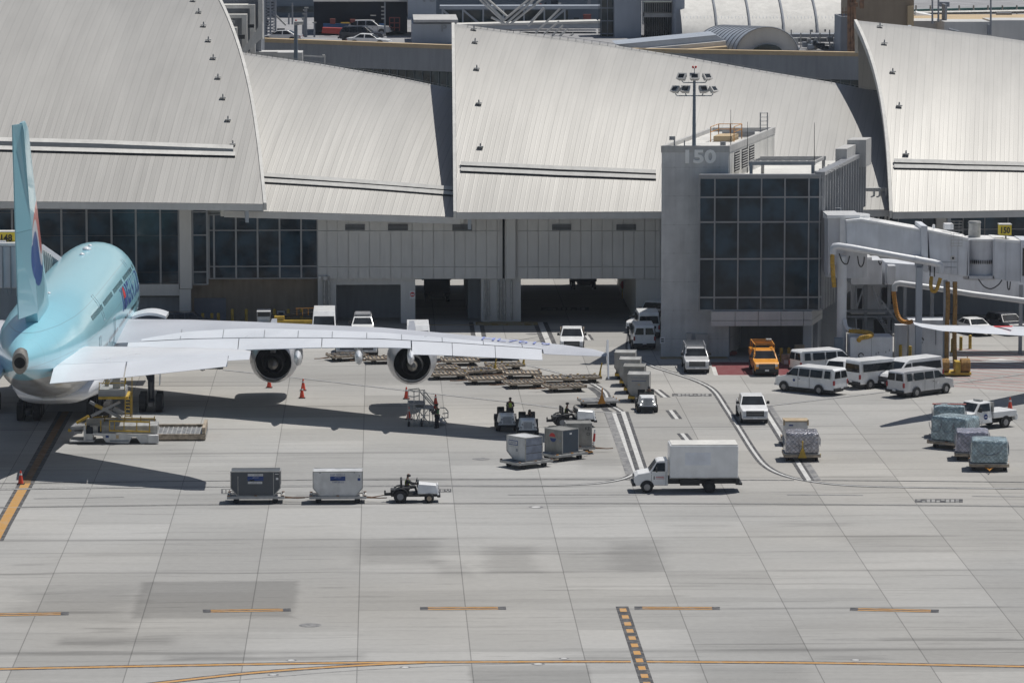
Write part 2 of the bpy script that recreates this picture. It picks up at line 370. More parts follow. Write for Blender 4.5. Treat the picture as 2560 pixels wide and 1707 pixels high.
    nt.links.new(col, vm.inputs[0]); nt.links.new(f, vm.inputs[3]); nt.links.new(vm.outputs[0], b.inputs['Base Color'])
    b.inputs['Roughness'].default_value = 0.85; b.inputs['Specular IOR Level'].default_value = 0.25
    nt.links.new(bump(nt, noise(nt, pos, 6.0, 3.0), 0.06, 0.02), b.inputs['Normal'])
    MT['apron_concrete'] = m
ground_material()
g = M(); g.poly([(-2500, -300, 0), (2500, -300, 0), (2500, 4500, 0), (-2500, 4500, 0)])
struct(g.build('apron_ground', 'apron_concrete'))
def markmat(k, col, wear, rough=0.75):
    m, nt, b = newmat(k); pos = nt.nodes.new('ShaderNodeNewGeometry').outputs['Position']
    n1 = noise(nt, pos, 1.6, 5.0, 0.7)
    nt.links.new(mixc(nt, ramp(nt, n1, 0.52 - wear * 0.3, 0.80 - wear * 0.3, 0.0, wear), col, (0.36, 0.355, 0.34)), b.inputs['Base Color'])
    b.inputs['Roughness'].default_value = rough; MT[k] = m
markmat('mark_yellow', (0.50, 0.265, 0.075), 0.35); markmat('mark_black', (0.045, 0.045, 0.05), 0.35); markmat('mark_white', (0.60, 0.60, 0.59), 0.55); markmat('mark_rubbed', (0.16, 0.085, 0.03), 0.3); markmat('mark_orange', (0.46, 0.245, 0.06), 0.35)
markmat('mark_pale', (0.42, 0.42, 0.41), 0.6); markmat('mark_grey', (0.13, 0.13, 0.14), 0.6); markmat('mark_red', (0.165, 0.032, 0.038), 0.2); markmat('mark_kerb', (0.24, 0.16, 0.04), 0.5); markmat('mark_pink', (0.33, 0.22, 0.21), 0.5)
def smooth_line(P, sub=6):
    """Catmull-Rom through ground points"""
    out = []
    for i in range(len(P) - 1):
        p0 = P[max(i - 1, 0)]; p1 = P[i]; p2 = P[i + 1]; p3 = P[min(i + 2, len(P) - 1)]
        for k in range(sub):
            t = k / sub
            out.append(0.5 * ((2 * p1) + (p2 - p0) * t + (2 * p0 - 5 * p1 + 4 * p2 - p3) * t * t + (3 * p1 - p0 - 3 * p2 + p3) * t ** 3))
    return out + [P[-1]]
def ribbon(mb, P, w, z, m=0, off=0.0):
    n = len(P); L = []; Rr = []
    for i, p in enumerate(P):
        d = P[min(i + 1, n - 1)] - P[max(i - 1, 0)]; d.z = 0; d.normalize(); nn = Vector((-d.y, d.x, 0))
        c = p + nn * off
        L.append((c.x + nn.x * w / 2, c.y + nn.y * w / 2, z)); Rr.append((c.x - nn.x * w / 2, c.y - nn.y * w / 2, z))
    mb.add(L + Rr, [(i, i + 1, n + i + 1, n + i) for i in range(n - 1)], m)
ZC = [0.0]                                                  # each painted line lies a little above the one before it
def line(name, specs, pts, curve=True):
    """specs: (width, material, offset, layer) painted along the photo points"""
    P = [G(x, y) for x, y in pts]
    if curve: P = smooth_line(P)
    mats = []; mb = M(); ZC[0] += 0.0008
    for w, k, off, lay in specs:
        if k not in mats: mats.append(k)
        ribbon(mb, P, w, 0.004 * lay + ZC[0], mats.index(k), off)
    return struct(mb.build(name, mats))
TAXI = [(0.80, 'mark_black', 0, 1), (0.38, 'mark_yellow', 0, 2)]
line('taxiway_centreline', TAXI, [(-60, 1673.5), (0, 1671.5), (430, 1663), (860, 1656), (1160, 1654), (1400, 1653), (1577, 1653)])
line('taxiway_centreline', TAXI, [(1614, 1653), (1700, 1653.6), (2100, 1657), (2600, 1666)])
line('taxiway_turn_line', TAXI, [(360, 1711), (480, 1697), (600, 1684), (730, 1673), (860, 1664.5), (960, 1659), (1060, 1655.2)])
line('taxiway_edge_line', [(0.10, 'mark_grey', 0, 1)], [(500, 1707), (700, 1690), (860, 1677), (1000, 1669), (1180, 1661), (1350, 1657)])
line('stand_lead_in_line', [(1.10, 'mark_black', 0, 1), (0.62, 'mark_orange', 0, 2)], [(-14, 1352), (8, 1310), (66, 1206)], False)
line('stand_lead_in_line', [(1.10, 'mark_black', 0, 1), (0.50, 'mark_rubbed', 0, 2)], [(66, 1206), (120, 1108), (165, 1028)], False)  # stretch under the airliner: its shade painted in as a darker line colour
for a, b in [((-40, 1536.5), (172, 1533)), ((507, 1527), (727, 1523.5)), ((1050, 1520.5), (1265, 1519.3)), ((1586, 1519), (1800, 1520)), ((2125, 1522), (2347, 1527))]:
    P0, P1 = G(*a), G(*b); mb = M()
    ribbon(mb, [P0, P1], 1.0, 0.004, 0); d = (P1 - P0).normalized()
    for off in (0.25, -0.25): ribbon(mb, [P0 + d * 0.45, P1 - d * 0.45], 0.24, 0.008, 1, off)
    struct(mb.build('taxiway_edge_dash', ['mark_black', 'mark_yellow']))
P0, P1 = G(1555, 1515.5), G(1622, 1722); mb = M(); ribbon(mb, [P0, P1], 0.66, 0.012, 0); d = P1 - P0; L = d.length
mb.v = []; mb.f = []; mb.mi = []
ribbon(mb, [P0, P1], 0.72, 0.012, 0); dn = d.normalized(); k = 0.35
while k < L - 0.3:
    ribbon(mb, [P0 + dn * (k + 0.28), P0 + dn * (k + 1.28)], 0.38, 0.016, 1); k += 2.07
struct(mb.build('ladder_marking', ['mark_black', 'mark_yellow']))
# service road across the picture
line('service_road_edge', [(0.30, 'mark_grey', 0, 1), (0.20, 'mark_black', 0, 2)], [(-40, 1208.5), (430, 1203), (860, 1199.5), (1300, 1198.3), (1560, 1198.8), (1985, 1200.3)])
line('service_road_edge', [(0.30, 'mark_grey', 0, 1), (0.20, 'mark_black', 0, 2)], [(2054, 1200.6), (2300, 1202.5), (2600, 1205.5)])
line('service_road_edge', [(0.09, 'mark_grey', 0.20, 1), (0.09, 'mark_grey', -0.20, 1), (0.10, 'mark_pale', 0, 2)], [(-40, 1269), (300, 1264), (700, 1259.5), (1200, 1258), (1700, 1258.5), (2100, 1261), (2600, 1266)])
for a, b in [((85, 1246), (310, 1242)), ((740, 1238), (900, 1236.5)), ((1270, 1236.3), (1690, 1235.8)), ((1968, 1236.5), (2157, 1237.5)), ((2430, 1240), (2600, 1241.5))]:
    line('service_road_dash', [(0.34, 'mark_grey', 0, 1), (0.10, 'mark_pale', 0, 2)], [a, b], False)
WB = [(0.60, 'mark_black', 0, 1), (0.20, 'mark_white', 0, 2)]
line('road_turn_line', WB, [(-40, 1223.5), (430, 1217), (860, 1214.5), (1300, 1214), (1440, 1211.5), (1510, 1206), (1560, 1196), (1585, 1184)])
line('road_turn_line', WB, [(2600, 1221.5), (2300, 1218.5), (2130, 1214), (2030, 1203.5), (1960, 1188), (1915, 1165), (1885, 1130), (1850, 1075), (1815, 1020), (1785, 977), (1748, 955), (1700, 938), (1640, 919), (1600, 902), (1580, 886), (1572, 868), (1576, 835), (1572, 800)])
# heavy paint bundle left of the lorry and the stripe right of it
def bundle(name, edges):
    mb = M(); mats = ['mark_black', 'mark_white', 'mark_grey']; ZC[0] += 0.0008
    for (xa, ya, xb, yb), w, m_, lay in edges:
        ribbon(mb, [G(xa, ya), G(xb, yb)], w, 0.004 * lay + ZC[0], m_)
    struct(mb.build(name, mats))
bundle('road_stripe_bundle', [((1524, 1030, 1578, 1186), 0.75, 2, 1), ((1534, 1030, 1590, 1184), 0.30, 1, 2), ((1544, 1031, 1597, 1181), 0.50, 0, 1), ((1552, 1031, 1603, 1178), 0.22, 2, 2), ((1556, 1029, 1604, 1176), 0.90, 0, 3), ((1557, 1029, 1605, 1174), 0.34, 1, 4)])
line('road_turn_line', WB, [(1483, 960), (1510, 978), (1518, 993), (1522, 1010), (1546, 1024), (1553, 1030)])
line('road_turn_line', [(0.5, 'mark_black', 0, 1)], [(1475, 968), (1497, 985), (1506, 1003), (1512, 1022), (1525, 1030)])
bundle('road_stripe_bundle', [((1916, 1016, 2036, 1201), 0.95, 2, 1), ((1908, 1020, 2022, 1201), 0.75, 0, 2), ((1909, 1020, 2023, 1201), 0.32, 1, 3)])
for xa, ya, xb, yb in [(1640, 974, 1664, 993), (1676, 1025, 1693, 1047), (1705, 1083, 1724, 1106), (1464, 836, 1474, 850)]:
    P0, P1 = G(xa, ya), G(xb, yb); mb = M()
    for off, m_, w in ((0.27, 0, 0.26), (-0.27, 0, 0.26), (0.0, 1, 0.28)): ribbon(mb, [P0, P1], w, 0.004, m_, off)
    struct(mb.build('lane_dash', ['mark_black', 'mark_white']))
for xa, ya, xb, yb in [(1190, 806, 1200, 858), (1350, 806, 1376, 868), (1246, 800, 1252, 830)][:2]:
    line('lane_line', [(1.3, 'mark_black', 0, 1), (0.5, 'mark_white', 0, 2)], [(xa, ya), (xb, yb)], False)
# thin double stand lines
TH = [(0.42, 'mark_grey', 0, 1), (0.12, 'mark_white', 0, 2)]
line('stand_safety_line', TH, [(560, 925), (720, 942), (900, 963), (1100, 986), (1300, 1008), (1420, 1023), (1553, 1033)])
line('stand_safety_line', TH, [(1285, 905), (1380, 928), (1450, 948), (1486, 962)])
line('stand_safety_line', TH, [(1918, 1015), (2060, 998), (2220, 979), (2400, 956), (2600, 930)])
line('stand_safety_line', [(0.10, 'mark_grey', 0, 1)], [(1215, 865), (1370, 838)], False)
line('stand_safety_line', [(0.10, 'mark_grey', 0, 1)], [(1285, 870), (1375, 845)], False)
# painted word panels on the road: black field with worn white strokes
def word_panel(x0, y0, x1, y1, seed):
    a, b, c, d = G(x0, y1), G(x1, y1), G(x1, y0), G(x0, y0); mb = M()
    mb.poly([(p.x, p.y, 0.004) for p in (a, b, c, d)], 0); rnd = random.Random(seed); n = 9
    for i in range(n):
        u0 = 0.05 + 0.9 * i / n; u1 = u0 + 0.9 / n * 0.7
        for v0, v1 in ((0.15, 0.35), (0.42, 0.58), (0.65, 0.85)):
            if rnd.random() < 0.72:
                q = [a.lerp(b, u).lerp(d.lerp(c, u), v) for u, v in ((u0, v0), (u1, v0), (u1, v1), (u0, v1))]
                mb.poly([(p.x, p.y, 0.008) for p in q], 1)
    struct(mb.build('road_word_panel', ['mark_black', 'mark_pale']))
word_panel(1680, 984, 1779, 990.5, 1); word_panel(2287, 1247, 2407, 1256, 2); word_panel(553, 1222, 640, 1234, 3); word_panel(1088, 1222, 1128, 1230, 4)
word_panel(1352, 768, 1472, 776, 5)
mb = M(); mb.poly([(p.x, p.y, 0.004) for p in (G(1790, 938), G(2010, 938), G(2030, 905), G(1776, 905))], 0)
ribbon(mb, [G(1783, 917), G(1790, 938)], 0.35, 0.008, 1); ribbon(mb, [G(1788, 938.5), G(1950, 938.5)], 0.35, 0.008, 1)
struct(mb.build('red_parking_zone', ['mark_red', 'mark_white']))
mb = M()
for i in range(13):
    y0 = 872 + i * 7.6
    ribbon(mb, [G(2385 - i * 1.5, y0), G(2700, y0 + 24)], 0.85, 0.004, 0)
struct(mb.build('bridge_hatched_zone', ['mark_pink']))
mb = M(); q = [G(2452, 903), G(2500, 896), G(2560, 903), G(2510, 910)]; mb.poly([(p.x, p.y, 0.010) for p in q]); struct(mb.build('bridge_wheel_pad', ['mark_white']))
# manholes and in-ground lights
for i, (x, y, r) in enumerate([(1340, 1267, 0.42), (1345, 1659, 0.32), (1410, 1645, 0.24), (1013, 1667, 0.26), (683, 1686, 0.26), (728, 1649.5, 0.26), (2139, 1649, 0.26), (1203, 1147, 0.55), (775, 1562, 0.55), (1330, 835, .5)]):
    mb = M(); c = G(x, y); n = 20
    for rr, z, m_ in (((r * 1.15, 0.004, 1), (r * .7, 0.010, 0)) if i not in (7, 8, 9) else ((r * 1.15, 0.004, 2), (r, 0.010, 1))):
        mb.poly([(c.x + rr * math.cos(2 * math.pi * k / n), c.y + rr * math.sin(2 * math.pi * k / n), z) for k in range(n)], m_)
    o = mb.build('ground_light_cover', ['panel_grey', 'mark_grey', 'mark_grey']); o['kind'] = 'structure'
# ================================================================ TERMINAL CONCOURSE
def roof_material():
    m, nt, b = newmat('roof_metal')
    uv = nt.nodes.new('ShaderNodeUVMap').outputs[0]; u, v, _ = sep(nt, uv)
    pos = nt.nodes.new('ShaderNodeNewGeometry').outputs['Position']
    P = 0.40
    q = mth(nt, 'DIVIDE', u, P); fl = mth(nt, 'FLOOR', q); fr = mth(nt, 'SUBTRACT', q, fl)
    seam = ramp(nt, mth(nt, 'ABSOLUTE', mth(nt, 'SUBTRACT', fr, 0.5)), 0.40, 0.47, 0.0, 1.0)
    q2 = mth(nt, 'DIVIDE', u, P * 2); fr2 = mth(nt, 'SUBTRACT', q2, mth(nt, 'FLOOR', q2))
    seam2 = ramp(nt, mth(nt, 'ABSOLUTE', mth(nt, 'SUBTRACT', fr2, 0.5)), 0.445, 0.48, 0.0, 1.0)
    w = nt.nodes.new('ShaderNodeTexWhiteNoise'); w.noise_dimensions = '1D'; nt.links.new(fl, w.inputs['W'])
    big = noise(nt, comb(nt, mth(nt, 'MULTIPLY', u, 0.25), mth(nt, 'MULTIPLY', v, 0.05)), 1.0, 3.0)
    dirt = noise(nt, comb(nt, mth(nt, 'MULTIPLY', u, 1.3), mth(nt, 'MULTIPLY', v, 0.15)), 1.0, 4.0)
    fade = ramp(nt, v, 9.0, 22.0, 1.0, 0.35)
    seam = mth(nt, 'MULTIPLY', seam, fade); seam2 = mth(nt, 'MULTIPLY', seam2, mth(nt, 'ADD', 0.35, mth(nt, 'MULTIPLY', fade, 0.65)))
    f = mth(nt, 'MULTIPLY', mth(nt, 'ADD', 1.0, mth(nt, 'MULTIPLY', fade, ramp(nt, w.outputs[0], 0, 1, -0.07, 0.04))), ramp(nt, big, 0.3, 0.7, 0.95, 1.04))
    f = mth(nt, 'MULTIPLY', f, ramp(nt, dirt, 0.4, 0.75, 1.0, 0.95))
    f = mth(nt, 'MULTIPLY', f, mth(nt, 'SUBTRACT', 1.0, mth(nt, 'MULTIPLY', seam, 0.12)))
    f = mth(nt, 'MULTIPLY', f, mth(nt, 'SUBTRACT', 1.0, mth(nt, 'MULTIPLY', seam2, 0.20)))
    vm = nt.nodes.new('ShaderNodeVectorMath'); vm.operation = 'SCALE'; vm.inputs[0].default_value = (0.385, 0.378, 0.362)
    nt.links.new(f, vm.inputs[3]); nt.links.new(vm.outputs[0], b.inputs['Base Color'])
    b.inputs['Roughness'].default_value = 0.47; b.inputs['Metallic'].default_value = 0.30
    nt.links.new(bump(nt, mth(nt, 'ADD', seam, mth(nt, 'MULTIPLY', w.outputs[0], 0.12)), 0.12, 0.03), b.inputs['Normal'])
    MT['roof_metal'] = m
roof_material()
YF = 373.0                                                  # facade plane
terminal = thing('terminal_concourse', 'long low terminal concourse with overlapping wave-shaped white metal roofs', 'terminal', (A(1250, 808, YF).x, YF, 0))
class Shell:
    def __init__(s, eave, ridge, Ye, Yr, bow=-0.40, lean=3.0, bl=0.0, bR=0.0):
        s.e, s.r, s.Ye, s.Yr, s.bow, s.lean, s.bl, s.bR = eave, ridge, Ye, Yr, bow, lean, bl, bR
    def P(s, u, v):
        ex, ey = pl(s.e, u); rx, ry = pl(s.r, u)
        a = A(ex, ey, s.Ye); b = A(rx, ry, s.Yr)
        if v <= 1:
            g = v + s.bow * (v * v - v)                     # swells from a steep eave to an easy crest
            return Vector((lerp(a.x, b.x, v) + (s.bl * (1 - u) ** 2 + s.bR * u ** 2) * math.sin(math.pi * v), lerp(a.y, b.y, v), lerp(a.z, b.z, g)))
        k = (v - 1) * 8.0                                   # rolls over behind the crest
        return Vector((b.x * (1 + k / b.y) + 0.03 * k, b.y + k, b.z - 0.05 * k - 0.16 * k * k))
    def inv(s, px, py):
        best = None
        for step, rng in ((1 / 40, None), (1 / 400, 1 / 40), (1 / 3000, 1 / 400)):
            c = best; us = [i * step for i in range(int(1 / step) + 1)] if rng is None else [c[1] + k * step for k in range(-10, 11)]
            vs = us if rng is None else [c[2] + k * step for k in range(-10, 11)]
            best = None
            for u in us:
                if not 0 <= u <= 1: continue
                for v in vs:
                    if not 0 <= v <= 1: continue
                    x, y = proj(s.P(u, v)); d = (x - px) ** 2 + (y - py) ** 2
                    if best is None or d < best[0]: best = (d, u, v)
        return best[1], best[2]
    def mesh(s, nu=60, nv=26, thick=0.75):
        mb = M(); uv = []; V = [i / nv for i in range(nv + 1)] + [1.06, 1.15, 1.3, 1.5, 1.8]
        N = len(V)
        for i in range(nu + 1):
            for v in V:
                p = s.P(i / nu, v); mb.v.append(tuple(p))
                L = (s.Yr - s.Ye) * 1.15
                uv.append((p.x - s.lean * min(v, 1.0) * 1.0, v * L))
        for i in range(nu):
            for j in range(N - 1):
                a = i * N + j; mb.f.append((a, a + N, a + N + 1, a + 1)); mb.mi.append(0)
        mb.uv = uv
        return mb, V
    def build(s):
        mb, V = s.mesh(); o = mb.build('roof_shell', 'roof_metal', terminal, smooth=60)
        FRo = M()                                           # deep white edge bands along eave and sides, grey soffit below
        th = 0.55
        for u in (0.0, 1.0):
            sgn = -1 if u == 0 else 1
            rings = []
            for v in V[:-1]:
                p = s.P(u, v); rings.append([p + Vector((sgn * 0.02, 0, 0.10)), p + Vector((sgn * 0.30, 0, 0.10)), p + Vector((sgn * 0.30, 0.1, -th)), p + Vector((sgn * 0.02, 0.1, -th))])
            M().loft(rings, 0).build('edge_band', ['plaster_white'], o)
        so_ = M(); r2 = []
        for i in range(41):
            p = s.P(i / 40, 0)
            r2.append([p + Vector((0, -0.03, -0.03)), p + Vector((0, 0.02, -0.62)), p + Vector((0, 5.2, -0.75)), p + Vector((0, 5.2, -0.1))])
        so_.loft(r2); so_.build('eave_soffit', ['panel_grey'], o)
        return o
    def ledge(s, pts, o, h=0.42, lip=0.5, face='dark_gap'):
        """raised step across the roof along photo points: dark upright face, pale cap"""
        uvs = [s.inv(x, y) for x, y in pts]; P = []
        for k in range(len(uvs) - 1):
            for i in range(24): P.append(s.P(lerp(uvs[k][0], uvs[k + 1][0], i / 24), lerp(uvs[k][1], uvs[k + 1][1], i / 24)))
        P.append(s.P(*uvs[-1])); mb = M()
        mb.loft([[p + Vector((0, 0.0, -0.2)), p + Vector((0, 0.0, h)), p + Vector((0, lip, h + 0.30)), p + Vector((0, lip + 0.2, -0.1))] for p in P], 0)
        n = len(P) - 1
        for k in range(0, n): pass
        # upright face gets the dark glass
        me = mb
        for idx in range(len(me.f)):
            f = me.f[idx]
            ks = sorted(i % 4 for i in f)
            if len(f) == 4 and set(ks) == {0, 1}: me.mi[idx] = 1
        return mb.build('roof_step', ['plaster_white', face], o)
    def anchors(s, pts, o):
        for x, y in pts:
            u, v = s.inv(x, y); p = s.P(u, v); n = Vector((0, -0.45, 0.9)).normalized(); mb = M()
            mb.box(p.x - 0.27, p.x + 0.27, p.y - 0.22, p.y + 0.14, p.z + 0.10, p.z + 0.20, 1)
            mb.cyl(p, p + Vector((0, 0, 0.12)), 0.06, None, 6)
            mb.cyl(p + Vector((0, 0, 0.19)), p + Vector((0.0, 0.0, 0.46)), 0.08, 0.05, 6)
            mb.build('roof_anchor', ['grey_paint', 'plaster_white'], o)
sh1 = Shell([(-330, 505), (0, 503.5), (330, 506), (658, 510)], [(-330, -170), (0, -130), (250, -100), (497, -82)], 367.5, 418.0, lean=5.0, bR=1.1)
sh2 = Shell([(560, 526), (760, 531), (960, 537), (1150, 543)], [(470, 106), (600, 131), (800, 160), (980, 191), (1150, 226)], 370.5, 397.0, lean=5.0)
sh3 = Shell([(1142, 531), (1400, 530), (1650, 529), (1900, 528), (2225, 524)], [(1137, 60), (1300, 81), (1500, 108), (1700, 140), (1900, 176), (2080, 206), (2225, 236)], 369.0, 398.0, lean=5.0)
sh4 = Shell([(2232, 530), (2400, 528), (2700, 523)], [(2143, 52), (2290, 67), (2480, 91), (2700, 123)], 367.5, 400.0, lean=5.0, bl=0.75)
o1, o2, o3, o4 = sh1.build(), sh2.build(), sh3.build(), sh4.build()
sh1.ledge([(-60, 363), (250, 371), (583, 384)], o1, 0.42, 0.5, 'frame_metal'); sh1.ledge([(-60, 378), (250, 386), (588, 395)], o1, 0.20, 0.55)
sh2.ledge([(654, 449), (900, 466), (1136, 484)], o2, 0.30, 0.35); sh2.ledge([(654, 459), (900, 474), (1136, 492)], o2, 0.16, 0.35)
sh3.ledge([(1152, 420), (1400, 431), (1640, 441)], o3, 0.26, 0.35); sh3.ledge([(1152, 432), (1400, 443), (1640, 452)], o3, 0.18, 0.35)
sh4.ledge([(2236, 413), (2400, 418), (2640, 424)], o4, 0.26, 0.35); sh4.ledge([(2236, 424), (2400, 428), (2640, 433)], o4, 0.16, 0.35)
sh1.anchors([(483, 4), (497, 33), (509, 67), (521, 104), (533, 148), (545, 197), (557, 248), (570, 303), (582, 364)], o1)
sh3.anchors([(1185, 76), (1188, 108), (1192, 175), (1197, 262), (1201, 371)], o3)
sh4.anchors([(2200, 69), (2211, 112), (2232, 183), (2248, 268), (2265, 389)], o4)
# upright walls that close the steps between neighbouring roofs
def step_wall(sh, u, drop, dx):
    mb = M(); rings = []
    for i in range(21):
        p = sh.P(u, i / 20); rings.append([p + Vector((dx, 1.2, -0.5)), p + Vector((dx, 1.2, -drop * (0.25 + 0.75 * i / 20))), p + Vector((dx + 0.3, 1.2, -drop * (0.25 + 0.75 * i / 20))), p + Vector((dx + 0.3, 1.2, -0.5))])
    mb.loft(rings); mb.build('step_wall', 'panel_blue', terminal)
step_wall(sh1, 1.0, 7.0, -1.6); step_wall(sh3, 0.0, 6.5, 1.0); step_wall(sh4, 0.0, 7.0, 5.0)
for sh, lo, hi, o_ in ((sh2, 0.05, 1, o2), (sh3, 0.02, 0.98, o3)):
    rd = M()
    for k in range(60):
        u0 = k / 60
        if lo <= u0 < hi:
            p, q = sh.P(u0, 0.985), sh.P(u0 + 1 / 60, 0.985); rd.cyl(p + Vector((0, 0, 0.02)), p + Vector((0, 0, 0.28)), 0.035, None, 4); rd.tube([p + Vector((0, 0, 0.28)), q + Vector((0, 0, 0.28))], 0.022, 4)
    rd.build('ridge_safety_line', 'steel', o_)
# --- facade: core, panels, louvres, glass
core = M()
core.px(795, 1256, 536, 698, YF + 0.12, 33.0, 0); core.px(1262, 1900, 532, 697.5, YF + 0.12, 33.0, 0)
core.px(-400, 795, 519, 697, YF + 0.6, 28, 0)
core.build('upper_storey', ['panel_grey'], terminal)
mb = M(); a, b_ = A(842, 698, YF), A(1660, 698, YF); mb.box(a.x, b_.x, YF + .6, YF + 33.0, a.z - .10, a.z - .02); mb.build('passage_shade_slab', 'navy', terminal)  # unseen dark slab added below the storey to deepen the passage shade
def panels(x0, x1, pitch, name='wall_panel'):
    mb = M(); x = x0; k = 0
    while x < x1 - 4:
        xe = min(x + pitch, x1)
        gl = 2.2 if k % 2 == 0 else 1.0
        for ya, yb in ((697, 667.5), (666.5, 577.5), (576.5, 540)):
            mb.px(x + gl * 0.6, xe - 0.5, yb, ya, YF, 0.11)
        x = xe; k += 1
    return mb.build(name, 'panel_grey', terminal)
panels(817, 1250, 26.6); panels(1292, 1650, 26.6); panels(795, 817, 22)
for q_ in ((1266, 1289, 535, 697, YF - 0.4, 0.5), (450, 478, 515, 722, YF - 0.5, 1.2), (449, 477, 722.5, 806, YF - 0.35, 1.0), (2340, 2367, 528, 600, YF - 0.4, 1.0)): M().px(*q_).build('facade_pier', 'panel_grey', terminal, bevel=0.03)
mb = M(); mb.px(1251, 1265, 530, 806, YF + 1.0, 0.6); mb.build('facade_recess', 'dark_gap', terminal)
for x0, x1, y0, y1 in [(863, 912, 561, 576), (970, 1020, 560, 576), (1131, 1180, 561, 577), (1380, 1428, 561, 576), (1541, 1590, 561, 576)]:
    mb = M(); mb.px(x0, x1, y0, y1, YF - 0.02, 0.05, 0)
    for i in range(5): mb.px(x0, x1, y0 + i * 3.2, y0 + i * 3.2 + 1.2, YF - 0.10, 0.07, 1)
    mb.build('louvre', ['dark_gap', 'frame_metal'], terminal)
def glazing(x0, x1, y0, y1, Y, vs, hs, parent, w=1.6, frame='frame_metal', glass='curtain_glass'):
    mb = M(); mb.px(x0, x1, y0, y1, Y, 0.12); o = mb.build('window', glass, parent)
    fr = M()
    for x in vs: fr.px(x - w, x + w, y0, y1, Y - 0.14, 0.13)
    for y in hs: fr.px(x0, x1, y - w, y + w, Y - 0.11, 0.10)
    fr.build('window_frame', frame, o); return o
glazing(-300, 448, 523, 710, YF + 0.3, [-280, -218, -155, -92, -31, 31, 94, 154, 217, 279, 340, 401, 447], [524, 532, 590, 682, 709], terminal, 1.3)
glazing(480, 519, 516, 712, YF + 0.1, [481, 518], [530, 588, 680, 711], terminal, 1.6)
glazing(521, 795, 536, 697, YF + 0.3, [522, 535, 590, 644, 699, 753, 794], [537, 576, 666, 696], terminal, 1.6)
mb = M(); mb.px(-400, 448, 505, 523, YF - 0.3, 1.0); mb.px(478, 662, 514, 520, YF - 1.2, 1.2); mb.px(-400, 448, 710, 742, YF + 0.2, 1.0); mb.build('fascia_panel', 'panel_grey', terminal)
# --- ground storey
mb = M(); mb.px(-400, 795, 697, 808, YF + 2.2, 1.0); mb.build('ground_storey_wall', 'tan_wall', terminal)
for q_ in ((795, 840, 697, 808, YF + 0.3, 4.0), (1002, 1038, 697, 808, YF + 0.3, 2.2), (1203, 1302, 697, 808, YF + 0.3, 3.0), (1590, 1660, 697, 808, YF + 0.3, 30.0), (1002, 1038, 697, 780, YF + 22, 5.0), (840.2, 1001.8, 697, 712, YF + 0.4, 3.0)): M().px(*q_).build('ground_storey_pier', 'panel_grey', terminal)
mb = M(); mb.px(838, 1003, 708, 808, YF + 5.0, 0.6); mb.px(790, 842, 697, 806, YF + 4.5, 24); mb.px(1170, 1235, 697, 806, YF + 4.5, 20); mb.build('inner_wall', 'slate_wall', terminal)
for x in (1213, 1221, 1246, 1253, 1262, 1279): M().cyl(A(x, 700, YF + 0.1), A(x, 800, YF + 0.1), 0.085, None, 8).build('downpipe', 'galvanised', terminal)
for x in (811, 822): M().cyl(A(x, 690, YF + 0.05), A(x, 765, YF + 0.05), 0.12, None, 8).build('downpipe', 'galvanised', terminal)
for x0, x1, y0, y1 in [(796, 803, 691, 700), (808, 818, 691, 700)]:
    mb = M(); mb.px(x0, x1, y0, y1, YF - 0.35, 0.3); mb.build('pipe_head', 'panel_grey', terminal)
mb = M(); mb.px(486, 565, 745, 808, YF + 2.1, 0.1); mb.build('roller_door', 'door_grey', terminal)
mb = M(); mb.px(693, 712, 777, 808, YF + 2.12, 0.08, 1); mb.px(696, 709, 781, 808, YF + 2.08, 0.05, 0); mb.build('service_door', ['navy', 'panel_grey'], terminal)
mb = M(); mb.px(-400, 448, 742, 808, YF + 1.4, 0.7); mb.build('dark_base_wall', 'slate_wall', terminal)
mb = M(); c = A(1031, 736, YF + 0.25); mb.px(1024, 1038, 727, 747, YF + 0.24, 0.05, 0); mb.cyl(c, c + Vector((0, -0.03, 0)), 0.21, None, 16, 1); mb.px(1026.5, 1035.5, 735, 738, YF + 0.20, 0.03, 0)
mb.build('road_sign_panel', ['white_ink', 'red_ink'], terminal)
mb = M(); mb.px(1190, 1345, 808, 815, YF - 1.3, 1.3, 0); mb.px(1050, 1188, 812, 815, YF - 1.0, 0.3, 0); k = mb.build('yellow_kerb', 'mark_kerb'); struct(k)
# right of the gate building
glazing(2165, 2341, 534, 600, YF + 0.3, [2180, 2246, 2306, 2340], [535, 575, 599], terminal, 1.3)
glazing(2367, 2700, 531, 605, YF + 0.3, [2368, 2408, 2462, 2520, 2580, 2640], [532, 573, 604], terminal, 1.3)
mb = M(); mb.px(2130, 2215, 470, 536, YF - 0.6, 3.0); mb.px(2050, 2160, 500, 540, YF, 2.0); mb.build('link_block', 'panel_grey', terminal)
mb = M(); mb.px(2060, 2700, 600, 690, YF + 0.5, 24); mb.build('upper_storey', 'panel_grey', terminal)
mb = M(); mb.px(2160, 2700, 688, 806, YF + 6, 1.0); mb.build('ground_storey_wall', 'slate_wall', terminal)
for x in (2182, 2196, 2213, 2221): M().cyl(A(x, 560, YF - 1.5), A(x + 4, 470, YF - 1.5), 0.10, None, 8).build('roof_drain_pipe', 'panel_grey', terminal)

